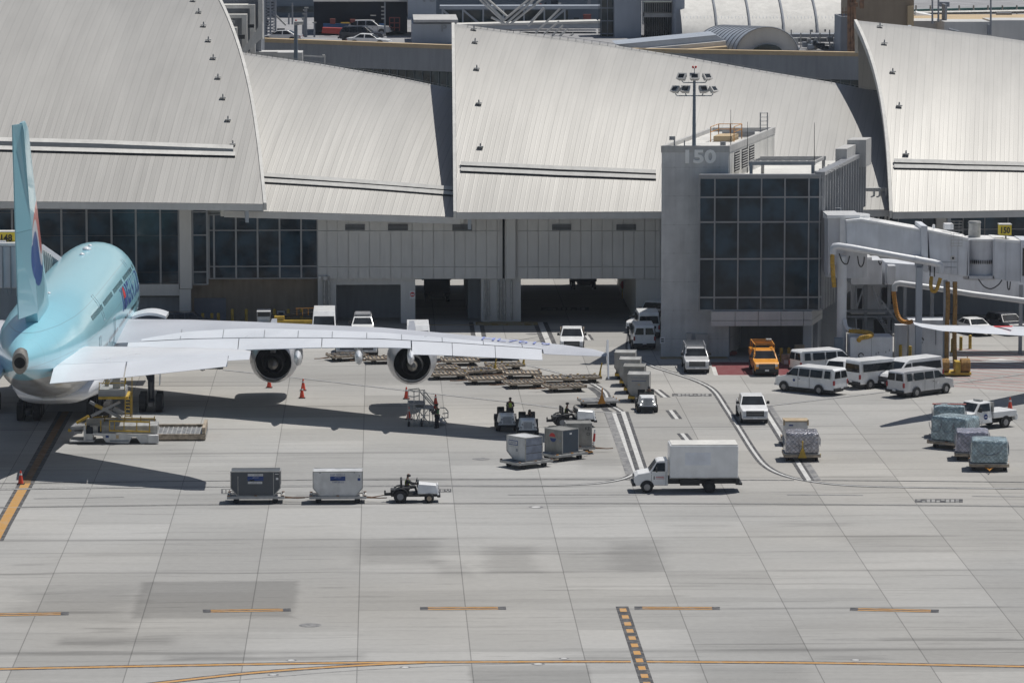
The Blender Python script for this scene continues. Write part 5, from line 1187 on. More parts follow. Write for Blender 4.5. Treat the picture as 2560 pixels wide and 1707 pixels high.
mb = M(); mb.cyl((c.x, c.y, c.z + .02), (c.x, c.y, c.z + .3), 1.95, None, 28); mb.px(2068, 2150, 538, 546, YB + .8, 4.0); mb.px(2100, 2116, 546, 615, YB + .9, .4); mb.build('rotunda_roof', 'white_paint', br)
mb = M(); mb.pxpoly([(2116, 556), (2152, 553), (2305, 579), (2313, 648), (2118, 612)], YB, 3.4); mb.build('tunnel', 'bridge_white', br, bevel=.05)
mb = M(); mb.pxpoly([(2116, 551), (2152, 547.5), (2304, 574), (2305, 579), (2152, 553), (2116, 556)], YB - .12, 3.64); mb.build('tunnel_roof', 'white_paint', br)
mb = M(); mb.pxpoly([(2302, 564), (2319, 565), (2321, 682), (2304, 676)], YB - .3, 4.0); mb.build('tunnel_frame', 'bridge_white', br, bevel=.05)
mb = M(); mb.pxpoly([(2320, 580), (2421, 602), (2417, 691), (2328, 682)], YB - .1, 3.5); mb.build('tunnel', 'bridge_white', br, bevel=.05)
mb = M(); mb.pxpoly([(2320, 574.5), (2422, 596), (2421, 602), (2320, 580)], YB - .2, 3.8); mb.build('tunnel_roof', 'white_paint', br)
mb = M()
for x, y0, y1 in ((2378, 598, 688), (2394, 600, 688)): mb.px(x, x + 1.2, y0, y1, YB - .14, .05)
for x0, x1, y in ((2355, 2392, 655), (2355, 2392, 668)): mb.px(x0, x1, y, y + 1.0, YB - .14, .05)
mb.build('panel_joint', 'slate_wall', br); mb = M(); c = A(2382, 645, YB - .12); mb.cyl(c, c + Vector((0, -.03, 0)), .22, None, 18, 0); mb.px(2380, 2385, 643, 648, YB - .17, .02, 1); mb.build('round_sign', ['panel_grey', 'black_ink'], br)
c0 = A(2452, 640, YB + 1.6); za, zb = A(2452, 697, YB + 1.6).z, A(2452, 598, YB + 1.6).z
mb = M(); mb.cyl((c0.x, c0.y, za), (c0.x, c0.y, zb), 1.45, None, 28); mb.px(2419, 2424, 600, 697, YB - .1, 1.5); mb.px(2482, 2487, 600, 697, YB - .1, 1.5); mb.px(2420, 2486, 690, 697, YB - .1, 3); mb.build('rotating_cab', 'bridge_grey', br, smooth=40)
mb = M(); mb.cyl((c0.x + .1, c0.y, zb + .02), (c0.x + .1, c0.y, zb + .16), 1.75, None, 28); mb.build('cab_roof', 'white_paint', br)
mb = M(); [mb.px(2427 + i * 4.6, 2429 + i * 4.6, 651, 660, YB + .1, .25) for i in range(12)]; mb.build('cab_vent', 'dark_gap', br)
mb = M(); mb.pxpoly([(2487, 603), (2551, 608), (2551, 705), (2485, 698)], YB - .1, 3.4); mb.pxpoly([(2552, 600), (2720, 606), (2720, 720), (2552, 706)], YB - .3, 3.6); mb.px(2514, 2517, 605, 703, YB - .2, .15); mb.build('cab_tunnel', 'bridge_white', br, bevel=.04)
mb = M(); mb.pxpoly([(2487, 597), (2551, 602), (2551, 608), (2487, 603)], YB - .2, 3.6); mb.build('cab_tunnel_roof', 'white_paint', br)
mb = M(); mb.px(2556, 2700, 620, 690, YB - .35, .1); mb.build('cab_window', 'car_glass', br)
p = A(2436, 588, YB + 1.8); mb = M(); mb.cyl((p.x, p.y, p.z - .3), (p.x, p.y, A(2436, 556, YB + 1.8).z), .50, None, 20); mb.cyl((p.x, p.y, A(2436, 557, YB + 1.8).z), (p.x, p.y, A(2436, 553, YB + 1.8).z), .56, .5, 20); mb.cyl((p.x, p.y, p.z - .45), (p.x, p.y, p.z - .2), .36, None, 16); mb.build('roof_drum', 'galvanised', br, smooth=40)
mb = M(); mb.px(2362, 2384, 560, 574, YB + 1.2, 1.1); mb.px(2332, 2338, 562, 572, YB + 1.0, .4); mb.build('roof_unit', 'white_paint', br, bevel=.04)
mb = M()
for x in (2377, 2384, 2397, 2405): mb.px(x, x + 1.2, 552, 616, YB - .5, .05)
for y in (553, 560, 568, 576, 584, 592, 600, 608, 615): mb.px(2377, 2406, y, y + 1, YB - .5, .05)
mb.build('roof_ladder', 'galvanised', br)
# main duct and riser
P_ = [A(2082, 636, YB - 1.0), A(2082, 622, YB - 1.0), A(2086, 616, YB - 1.0), A(2096, 615, YB - 1.0), A(2130, 620, YB - 1.2), A(2240, 640, YB - 1.2), A(2335, 657, YB - 1.0), A(2349, 661, YB - 1.0), A(2352, 667, YB - 1.0), A(2352, 682, YB - 1)]
mb = M(); mb.tube(P_, .29, 14); mb.tube([A(2286, 648, YB - 1.2), A(2296, 650, YB - 1.2)], .31, 14); mb.build('air_duct', 'duct_white', br, smooth=50)
mb = M(); x = A(2104, 800, YB - .2).x; mb.cyl((x, YB - .2, 0), (x, YB - .2, A(2104, 640, YB).z), .40, None, 18)
for y in (738, 775, 812): z = A(2104, y, YB).z; mb.cyl((x, YB - .2, z - .03), (x, YB - .2, z + .03), .415, None, 18)
mb.tube([A(2112, 800, YB - .7), A(2113, 812, YB - .9), A(2117, 821, YB - 1.1), A(2130, 826, YB - 1.2), A(2148, 827, YB - 1.2)], .19, 10); mb.build('duct_riser', 'duct_white', br, smooth=50)
hose(br, [A(2081, 634, YB - 1.1), A(2081, 660, YB - 1.1), A(2083, 690, YB - 1.1), A(2086, 718, YB - 1.1)], .20)
hose(br, [A(2122, 826, YB - 1.2), A(2150, 829, YB - 1.4), A(2172, 832, YB - 1.7), A(2179, 838, YB - 2.0), A(2168, 842, YB - 2.4), A(2152, 845, YB - 2.4), A(2146, 852, YB - 2.2)], .20)
hose(br, [A(2329, 692, YB - .5), A(2327, 712, YB - .8), A(2331, 727, YB - .8), A(2341, 724, YB - .8), A(2351, 695, YB - .8)], .17)
for x0, x1 in ((2369, 2362), (2387, 2383)): hose(br, [A(x0, 704, YB - .3), A(x0 + 1, 760, YB - .4), A((x0 + x1) / 2 + 1, 840, YB - .6), A(x1 + 5, 925, YB - 1.2)], .20, 'hose_tan')
for x, y0, y1, w_, Y in ((2298, 668, 905, .26, YB - .4), (2364, 700, 905, .16, YB + 1.2)): a = A(x, y0, Y); M().box(a.x - w_, a.x + w_, Y - w_, Y + w_, 0, a.z).build('support_column', 'panel_blue', br, bevel=.03)
M().px(2288, 2308, 640, 667, YB - .3, .4).build('column_head', 'panel_blue', br)
mb = M(); a = A(2298, 905, YB - .4); mb.box(a.x - .9, a.x + 2.6, YB - 1.4, YB + 1.2, .05, .22); mb.cyl((a.x - .3, YB - 1.3, .35), (a.x + 2.2, YB - 1.3, .35), .22, None, 10); mb.build('column_base', 'galvanised', br)
mb = M()
for pts in ([(2144, 640), (2147, 660), (2153, 667), (2159, 658), (2161, 642)], [(2196, 652), (2200, 662), (2204, 655)], [(2098, 634), (2106, 655), (2118, 660), (2124, 640)], [(2446, 698), (2460, 716), (2478, 722), (2496, 712), (2505, 700)], [(2518, 703), (2520, 722), (2524, 722), (2526, 704)], [(2326, 664), (2325, 690)], [(2336, 668), (2336, 692)]): mb.tube(smooth_line([A(x, y, YB - .6) for x, y in pts], 5), .05, 5)
mb.build('cable_loop', 'black_rubber', br)
# coiled hose machine at the foot of the bridge
cm = thing('hose_reel', 'yellow wheeled hose reel with coiled hoses at the foot of the bridge', 'hose reel', G(2382, 938))
mb = M(); b0 = G(2382, 938); mb.box(b0.x - 1.3, b0.x + 1.4, b0.y - .8, b0.y + 1.2, .12, .3); mb.box(b0.x + .1, b0.x + .5, b0.y - .9, b0.y + .4, .3, 1.2)
for dx in (-1.25, 1.3): mb.bar((b0.x + dx, b0.y + 1.0, .2), (b0.x + dx, b0.y + 1.0, 1.4), .07)
mb.build('frame', 'yellow_paint', cm)
for dx in (-.75, .95):
    mb = M()
    for k in range(6): mb.tube([(b0.x + dx + (k - 2.5) * .12, b0.y - .2 + .52 * math.cos(t * .5236), .82 + .52 * math.sin(t * .5236)) for t in range(13)], .09, 6)
    mb.build('coil', 'hose_tan', cm)
# sign boxes
def gate_sign(label, x0, x1, y0, y1, Y, text, ts=.12, tw=.76):
    a, b = A(x0, y1, Y), A(x1, y0, Y); t = thing('gate_sign', label, 'sign', ((a.x + b.x) / 2, Y + .5, a.z - .6), 0, 'yellow gate number signs'); mb = M(); mb.box(a.x, b.x, Y, Y + 1.0, a.z, b.z, 0); mb.box(a.x - .03, b.x + .03, Y - .03, Y + 1.03, b.z + .005, b.z + .08, 1); mb.build('sign_box', ['sign_yellow', 'plaster_white'], t)
    mb = M(); w = b.x - a.x; h = b.z - a.z; mb.text(text, flat_text((a.x + w * ts, Y - .015, a.z + h * .16), (1, 0, 0), (0, 0, 1), width=w * tw, height=h * .66)); mb.text(text, flat_text((b.x + .015, Y + .1, a.z + h * .16), (0, 1, 0), (0, 0, 1), width=.8, height=h * .66)); mb.build('sign_number', 'black_ink', t)
    mb = M(); mb.cyl(((a.x + b.x) / 2 + .1, Y + .5, a.z - .01), ((a.x + b.x) / 2 + .1, Y + .5, a.z - 1.0), .07, None, 8); mb.build('post', 'galvanised', t)
gate_sign('yellow box sign numbered 150 on a post above the big boarding bridge', 2499, 2529, 563, 588, YB + .5, '150')
# lower bridge behind the big one
b2 = thing('boarding_bridge', 'lower plain grey boarding bridge running underneath the big sloping one', 'boarding bridge', (A(2400, 900, 350).x, 352, 0))
mb = M(); mb.pxpoly([(2212, 655), (2300, 662), (2720, 728), (2720, 790), (2520, 752), (2262, 712), (2212, 712)], 350, 3.2); mb.build('tunnel', 'bridge_white', b2, bevel=.05)
mb = M(); mb.px(2127, 2206, 650, 712, 349, 3.5); mb.px(2127, 2214, 712, 785, 352.0, .4); mb.px(2220, 2240, 664, 712, 349, 3); mb.build('bridge_head', 'bridge_grey', b2, bevel=.05)
mb = M(); mb.px(2127, 2180, 643, 650, 349, 3.4); mb.build('head_roof', 'white_paint', b2)
mb = M(); mb.tube([A(2236, 728, 347), A(2236, 716, 347), A(2241, 710, 347), A(2250, 708, 347), A(2330, 719, 347), A(2430, 735, 347), A(2720, 772, 346)], .24, 12); mb.build('air_duct', 'duct_white', b2, smooth=50)
hose(b2, [A(2234, 727, 347), A(2237, 755, 347), A(2242, 782, 347), A(2252, 800, 346.8), A(2268, 806, 346.6), A(2282, 803, 346.6)], .20, 'orange_bar')
for x, Y in ((2164, 351), (2222, 351), (2262, 351), (2330, 352), (2552, 350)): a = A(x, 760, Y); M().box(a.x - .14, a.x + .14, Y - .14, Y + .14, 0, A(x, 712, Y).z).build('support_column', 'slate_wall', b2)
mb = M(); mb.px(2118, 2236, 776, 781, 350.5, .8); mb.px(2118, 2236, 790, 794, 350.2, .3); mb.build('cross_beam', 'slate_wall', b2)
mb = M()
for x0, y0, x1, y1 in ((2192, 735, 2240, 800), (2140, 715, 2142, 775), (2160, 715, 2142, 770), (2180, 715, 2200, 775), (2200, 792, 2222, 850), (2140, 795, 2142, 860)): mb.bar(A(x0, y0, 349.5), A(x1, y1, 349.5), .12)
for i in range(9): mb.px(2192 + i * 4, 2205 + i * 4, 795 + i * 5.5, 797 + i * 5.5, 349.3, .8)
mb.build('service_stair', 'slate_wall', b2)
mb = M(); mb.px(2143, 2156, 722, 772, 351.5, .3); mb.px(2205, 2235, 720, 760, 351.5, .4); mb.px(2138, 2156, 800, 850, 351, .5); mb.px(2185, 2230, 800, 870, 351.5, .5); mb.build('dark_recess', 'dark_gap', b2)
# conditioned air units and cabinets
def unit(name, label, cat, x0, x1, y0, y1, Y, d, mat, grp=None, extra=None):
    a, b = A(x0, y1, Y), A(x1, y0, Y); t = thing(name, label, cat, ((a.x + b.x) / 2, Y + d / 2, 0), 0, grp); mb = M(); mb.box(a.x, b.x, Y, Y + d, .1, b.z); mb.box(a.x + .1, b.x - .1, Y + .1, Y + d - .1, 0, .1); mb.build('cabinet', mat, t, bevel=.03)
    return t, a, b
t, a, b = unit('air_unit', 'large grey air conditioning unit box beside the white duct riser', 'air unit', 2125, 2232, 842, 897, 341, 2.4, 'bridge_white')
mb = M(); mb.box(a.x + 1.75, a.x + 1.78, 340.985, 341, .15, b.z - .1)
for dx, dz in ((2.1, 1.2), (2.3, 1.3), (2.9, .7), (2.9, 1.35), (3.2, 1.5)): mb.box(a.x + dx, a.x + dx + .08, 340.98, 341.0, dz - .1, dz + .06)
mb.build('panel_joint', 'slate_wall', t); mb = M(); mb.tube([(a.x + .9 + .2 * math.cos(k * .6), 340.96, 1.05 + .2 * math.sin(k * .6)) for k in range(10)], .04, 5); mb.build('cable_socket', 'black_rubber', t)
t, a, b = unit('air_unit', 'grey air unit half hidden under the thin wing from the right', 'air unit', 2272, 2375, 800, 868, 347.5, 2.5, 'bridge_white')
mb = M(); mb.tube([(a.x + 1.0 + .22 * math.cos(k * .6), 347.45, 1.5 + .22 * math.sin(k * .6)) for k in range(10)], .05, 5); mb.build('cable_socket', 'black_rubber', t); M().px(2338, 2341, 815, 862, 347.46, .03).build('panel_joint', 'slate_wall', t)
t, a, b = unit('switch_cabinet', 'small grey cabinet on a dark stand between the two air units', 'cabinet', 2238, 2268, 812, 842, 347, .8, 'bridge_grey')
t, a, b = unit('switch_cabinet', 'flat grey cabinet at the foot of the thick white duct riser', 'cabinet', 2086, 2108, 845, 876, 340.8, .5, 'slate_blue')
t, a, b = unit('waste_bin', 'brown litter bin beside the parked orange pickup', 'bin', 1955, 1976, 886, 916, 343, .6, 'dirty_steel'); mb = M(); mb.px(1960, 1970, 900, 910, 342.98, .02); mb.build('bin_notice', 'white_ink', t)
t, a, b = unit('equipment_box', 'dark covered box at the garage mouth behind the silver pickup', 'box', 1820, 1843, 880, 912, 349.5, 1.0, 'brick_red')
t, a, b = unit('equipment_box', 'tan crate against the column right of the orange pickup', 'box', 1988, 2012, 864, 905, 346.5, .9, 'cardboard')
# left bridge with sign 148
b3 = thing('boarding_bridge', 'grey boarding bridge with pleated canopy docked on the far side of the blue airliner', 'boarding bridge', (A(20, 760, 318).x, 318, 0))
mb = M(); mb.px(-300, 52, 616, 720, 318, 3.5); mb.build('tunnel', 'bridge_white', b3, bevel=.05); mb = M(); mb.px(-300, 53, 608, 616, 317.9, 3.7); mb.px(-10, 14, 602, 612, 318.5, 1); mb.build('tunnel_roof', 'white_paint', b3)
mb = M()
for x in (6, 26): mb.px(x, x + 1.5, 617, 735, 317.8, .12)
mb.tube([A(16, 720, 317.8), A(20, 740, 317.8), A(26, 738, 317.8), A(28, 720, 317.8)], .05, 5); mb.px(-300, 40, 722, 800, 320, .4); mb.build('cable_run', 'slate_wall', b3)
mb = M()
for i in range(9): mb.pxpoly([(96 + i * 5.4, 619 + i * 3.6), (100 + i * 5.4, 618 + i * 3.6), (104 + i * 5.4, 632 + i * 4), (101 + i * 5.4, 690), (96 + i * 5.4, 690)], 327 + i * .55, .35)
mb.build('pleated_canopy', 'plaster', b3)
mb = M(); mb.pxpoly([(70, 622), (100, 620), (150, 655), (150, 720), (70, 720)], 330, 3.0); mb.build('cab', 'slate_wall', b3)
gate_sign('yellow box sign numbered 148 beside the tail fin of the blue airliner', -8, 40, 581, 608, 319, '148', .22, .58)
# bollards
bx_ = [(2134, 893), (2181, 893), (2199, 891), (2225, 891), (2241, 893), (2251, 897), (2275, 900), (2256, 877), (2336, 890), (2381, 881), (2402, 876), (2425, 872), (1953, 905), (1972, 904), (1988, 907), (2075, 864)]
bl = None
places = ['left corner of the large air unit', 'front of the large air unit', 'second along the front of the large air unit', 'third along the front of the large air unit', 'right corner of the large air unit, taller one', 'right corner of the large air unit, nearer one', 'left foot of the slate bridge column', 'cable tray between the two air units', 'right foot of the slate bridge column', 'pair under the thin wing, left post', 'pair under the thin wing, right post', 'lone post under the thin wing near its red mark', 'rear wheel of the orange pickup', 'waste bin next to the orange pickup', 'tan crate right of the orange pickup', 'bright vertical stripe by the duct riser']
for (x, y), pl_ in zip(bx_, places):
    lab = 'yellow bollard at the ' + pl_
    if bl is None:
        bl = thing('bollard', lab, 'bollard', G(x, y), 0, 'yellow bollards round the bridge foot'); mb = M(); p = G(x, y); mb.cyl(p, p + Vector((0, 0, 1.15)), .14, None, 12); mb.sphere(p + Vector((0, 0, 1.13)), .14, 0, 10, (1, 1, .5)); mb.build('post', 'yellow_paint', bl, smooth=40); mb = M(); mb.cyl(p, p + Vector((0, 0, .03)), .2, None, 12); mb.build('base_plate', 'steel', bl)
        bl_first = bl
    else: dup(bl_first, G(x, y), 0, lab)
spots = [(442, 'left end of the dark base wall'), (507, 'left part of the roller door'), (530, 'middle of the roller door'), (546, 'right part of the roller door'), (581, 'tan wall right of the roller door'), (616, 'tan wall left of the golf cart roof'), (686, 'small service door, left side'), (721, 'small service door, right side'), (754, 'tan wall left of the high-roof van')]
for x, pl_ in spots: o = dup(bl_first, G(x, 814), 0, 'yellow bollard before the ' + pl_, 'yellow bollards along the terminal wall'); o.scale = (1, 1, 1.25 if x > 570 else .95)
# ================================================================ VEHICLES
def wheel_set(root, xs, W, r, wd=.24, rimk='rim'):
    for x in xs:
        for s_ in (1, -1):
            y1 = s_ * (W / 2 + .012); y0 = s_ * (W / 2 - wd); mb = M(); mb.cyl((x, y0, r), (x, y1, r), r, None, 20); wh = mb.build('wheel', 'black_rubber', root, False, 40, .03)
            mb = M(); mb.cyl((x, y1 - s_ * .01, r), (x, y1 + s_ * .012, r), r * .58, r * .52, 14); mb.cyl((x, y1 + s_ * .01, r), (x, y1 + s_ * .03, r), r * .2, None, 8); mb.build('rim', rimk, wh, False, 40)
SPEC = {}
def spec(k, **d): SPEC[k] = d
# profile: (x, z) from the front bottom over the roof to the rear bottom; ws / rw = profile edges of windscreen and rear window
spec('pickup', L=5.9, W=2.02, belt=1.22, tap=.20, P=[(2.80, .42), (2.92, .62), (2.90, 1.02), (2.72, 1.14), (1.35, 1.24), (.62, 1.88), (-.95, 1.90), (-1.12, 1.28), (-2.9, 1.26), (-2.95, .62), (-2.8, .45)], ws=4, rw=6, wx=(1.85, -1.85), r=.40,
     win=[[(1.12, 1.30), (.55, 1.80), (-.12, 1.82), (-.12, 1.30)], [(-.22, 1.30), (-.22, 1.82), (-.86, 1.82), (-.98, 1.32)]], bed=(-1.25, -2.85), grille=(.66, .60, 1.04), hl=(.74, .80, 1.0))
spec('van', L=5.7, W=2.02, belt=1.28, tap=.16, P=[(2.70, .42), (2.85, .60), (2.84, 1.0), (2.66, 1.14), (1.85, 1.30), (1.08, 2.02), (.9, 2.10), (-2.62, 2.10), (-2.80, 1.98), (-2.86, .55), (-2.75, .42)], ws=4, rw=8, wx=(1.95, -1.45), r=.38,
     win=[[(1.72, 1.36), (1.12, 1.90), (.62, 1.92), (.62, 1.34)], [(.50, 1.34), (.50, 1.92), (-.48, 1.92), (-.48, 1.34)], [(-.60, 1.34), (-.60, 1.92), (-1.72, 1.92), (-1.72, 1.34)], [(-1.95, 1.34), (-1.95, 1.92), (-2.48, 1.92), (-2.54, 1.34)]], grille=(.62, .62, .96), hl=(.76, .74, .96), split=True)
spec('tvan', L=5.6, W=2.05, belt=1.30, tap=.13, P=[(2.66, .40), (2.80, .60), (2.78, .95), (2.55, 1.18), (2.05, 1.36), (1.22, 2.10), (.85, 2.28), (-2.62, 2.30), (-2.74, 2.15), (-2.80, .55), (-2.70, .40)], ws=4, rw=8, wx=(1.85, -1.75), r=.36,
     win=[[(1.82, 1.42), (1.25, 1.95), (.75, 1.98), (.75, 1.40)], [(.62, 1.40), (.62, 2.0), (-2.45, 2.0), (-2.5, 1.40)]], grille=(.66, .55, .98), hl=(.74, .80, 1.06))
spec('hivan', L=5.9, W=2.06, belt=1.35, tap=.10, P=[(2.8, .40), (2.95, .60), (2.92, .98), (2.68, 1.20), (2.2, 1.42), (1.45, 2.30), (1.1, 2.68), (-2.80, 2.70), (-2.9, 2.5), (-2.95, .55), (-2.85, .40)], ws=4, rw=8, wx=(1.9, -1.85), r=.36,
     win=[[(1.95, 1.48), (1.45, 2.05), (.95, 2.08), (.95, 1.45)]], grille=(.66, .60, 1.0), hl=(.76, .86, 1.12))
spec('suv', L=4.9, W=1.95, belt=1.10, tap=.22, P=[(2.30, .40), (2.44, .58), (2.40, .92), (2.2, 1.04), (1.15, 1.14), (.45, 1.70), (.1, 1.78), (-1.95, 1.74), (-2.36, 1.12), (-2.44, .58), (-2.3, .40)], ws=4, rw=7, wx=(1.45, -1.45), r=.37,
     win=[[(.98, 1.17), (.40, 1.64), (-.30, 1.68), (-.30, 1.17)], [(-.40, 1.17), (-.40, 1.68), (-1.25, 1.66), (-1.25, 1.17)], [(-1.35, 1.17), (-1.35, 1.65), (-1.88, 1.62), (-2.1, 1.18)]], grille=(.58, .58, .90), hl=(.70, .72, .90))
spec('car', L=4.6, W=1.82, belt=.92, tap=.24, P=[(2.15, .34), (2.28, .50), (2.22, .74), (1.1, .90), (.35, 1.36), (-.85, 1.40), (-1.62, .98), (-2.22, .94), (-2.28, .5), (-2.15, .34)], ws=3, rw=5, wx=(1.38, -1.38), r=.33,
     win=[[(.95, .96), (.30, 1.30), (-.25, 1.33), (-.25, .96)], [(-.35, .96), (-.35, 1.33), (-.8, 1.33), (-1.35, .98)]], grille=(.55, .44, .66), hl=(.66, .58, .72))
def veh(kind, name, label, cat, x, y, head, paint='white_paint', group=None, z=0.0, loc=None, dark_low=False, plate=True):
    s = SPEC[kind]; W = s['W']; P = s['P']; belt = s['belt']; top = max(p[1] for p in P); L = loc or (lambda g: (g.x, g.y, z))(G(x, y, z))
    root = thing(name, label, cat, L, head, group)
    hw = lambda zz: W / 2 - (s['tap'] * max(0, zz - belt) / (top - belt)) - (.05 if zz < .5 else 0)
    nose = lambda px_: .07 if abs(px_) > max(p[0] for p in P) - .12 else 0
    mb = M(); n = len(P); vs = [(px_, hw(pz) - nose(px_), pz) for px_, pz in P] + [(px_, -hw(pz) + nose(px_), pz) for px_, pz in P]
    fs = [tuple(range(n)), tuple(range(2 * n - 1, n - 1, -1))] + [(i, n + i, n + (i + 1) % n, (i + 1) % n) for i in range(n)]
    mb.add(vs, fs)
    body = mb.build('body', paint, root, False, None, .055, 3)
    if 'bed' in s:
        a, b = s['bed']; mb = M(); mb.box(b, a, -W / 2 + .16, W / 2 - .16, 1.255, 1.275); mb.build('load_bed', 'black_plastic', root, False)
    # lower sills, arches
    mb = M(); R0 = s['r'] + .075
    for wx in s['wx']:
        for s_ in (1, -1): yy = s_ * (W / 2 - .046 + .052); mb.poly([(wx + R0 * math.cos(math.pi * i / 14), yy, s['r'] + R0 * math.sin(math.pi * i / 14)) for i in range(15)] + [(wx - R0, yy, .36), (wx + R0, yy, .36)])
    mb.build('wheel_arch', 'black_plastic', root, False)
    mb = M(); mb.box(-s['L'] / 2 + .35, s['L'] / 2 - .35, -W / 2 + .16, W / 2 - .16, .22, .45); mb.build('underbody', 'black_plastic', root, False)
    def edge_glass(i, t0, t1, inset, name):
        (x0, z0), (x1, z1) = P[i], P[i + 1]; d = Vector((x1 - x0, 0, z1 - z0)).normalized(); nn = Vector((-d.z, 0, d.x)) * (-1 if False else 1)
        nn = Vector((d.z, 0, -d.x)); nn = nn if (nn.x * ((x0 + x1) / 2) > 0 or abs(nn.x) < .01) else -nn
        q = []
        for t, sg in ((t0, 1), (t0, -1), (t1, -1), (t1, 1)):
            xx, zz = lerp(x0, x1, t), lerp(z0, z1, t); q.append(Vector((xx, sg * (hw(zz) - inset), zz)) + nn * .012)
        mb = M(); mb.prism(q, nn * .006)
        return mb.build(name, 'car_glass', root, False)
    edge_glass(s['ws'], .06, .93, .10, 'windscreen')
    if s.get('split'):
        for sg in (1, -1):
            mb = M(); x_ = -s['L'] / 2 - .035; mb.prism([(x_, sg * .08, 1.36), (x_, sg * (hw(1.4) - .16), 1.36), (x_ + .05, sg * (hw(1.9) - .2), 1.90), (x_ + .05, sg * .08, 1.90)], (.03, 0, 0)); mb.build('rear_window', 'car_glass', root, False)
    else: edge_glass(s['rw'], .10, .5 if kind in ('tvan', 'hivan') else .9, .16, 'rear_window')
    for w in s['win']:
        for sg in (1, -1): mb = M(); mb.prism([(px_, sg * (hw(pz) + .004), pz) for px_, pz in w], (0, sg * .012, 0)); mb.build('window', 'car_glass', root, False)
    wheel_set(root, s['wx'], W, s['r'])
    F = max(p[0] for p in P); B = min(p[0] for p in P); gw, g0, g1 = s['grille']; mb = M(); mb.box(F - .06, F + .018, -gw, gw, g0, g1, 0)
    for i in range(3): zz = lerp(g0, g1, (i + .5) / 3); mb.box(F + .018, F + .03, -gw + .05, gw - .05, zz - .018, zz + .018, 1)
    mb.build('grille', ['black_plastic', 'rim'], root, False)
    hy, h0, h1 = s['hl']
    for sg in (1, -1):
        mb = M(); mb.box(F - .22, F + .012, sg * hy - .13, sg * hy + .13, h0, h1); mb.build('headlight', 'lamp_white', root, False, None, .02)
        mb = M(); mb.box(B - .012, B + .1, sg * (W / 2 - .14) - .07, sg * (W / 2 - .14) + .07, .85 if kind != 'car' else .62, 1.2 if kind not in ('car', 'suv') else 1.0 if kind == 'suv' else .78); mb.build('tail_light', 'lamp_red', root, False)
        zz = belt + .10; xm = P[s['ws']][0] - .42; mb = M(); mb.box(xm - .05, xm + .06, sg * (W / 2 + .02), sg * (W / 2 + .24), zz - .02, zz + .20); mb.box(xm - .02, xm + .03, sg * (W / 2 - .06), sg * (W / 2 + .05), zz - .02, zz + .05); mb.build('mirror', 'black_plastic', root, False, None, .02)
    mb = M(); mb.box(F - .05, F + .10, -W / 2 + .08, W / 2 - .08, .42, .62); mb.build('front_bumper', 'black_plastic' if kind in ('hivan', 'tvan') or dark_low else paint if kind == 'car' else 'silver_paint', root, False, None, .04)
    mb = M(); mb.box(B - .12, B + .05, -W / 2 + .06, W / 2 - .06, .42, .62); mb.build('rear_bumper', 'black_plastic' if kind in ('van', 'tvan', 'hivan') else paint if kind in ('car', 'suv') else 'rim', root, False, None, .04)
    if plate:
        mb = M(); mb.box(F + .10, F + .112, -.16, .16, .45, .59); mb.box(B - .135, B - .122, -.16, .16, .55, .68); mb.build('licence_plate', 'white_ink', root, False)
    if kind in ('van', 'tvan', 'pickup', 'suv', 'hivan'):
        mb = M(); zl = .48
        for sg in (1, -1):
            for xd in ((.55, -.55) if kind in ('van', 'tvan') else (.98, -.17)): mb.box(xd, xd + .018, sg * (W / 2 - .002), sg * (W / 2 + .008), zl, belt + .03)
            mb.box(.38, .5, sg * (W / 2), sg * (W / 2 + .03), belt - .18, belt - .14)
        mb.build('door_seam', 'black_plastic', root, False)
    return root
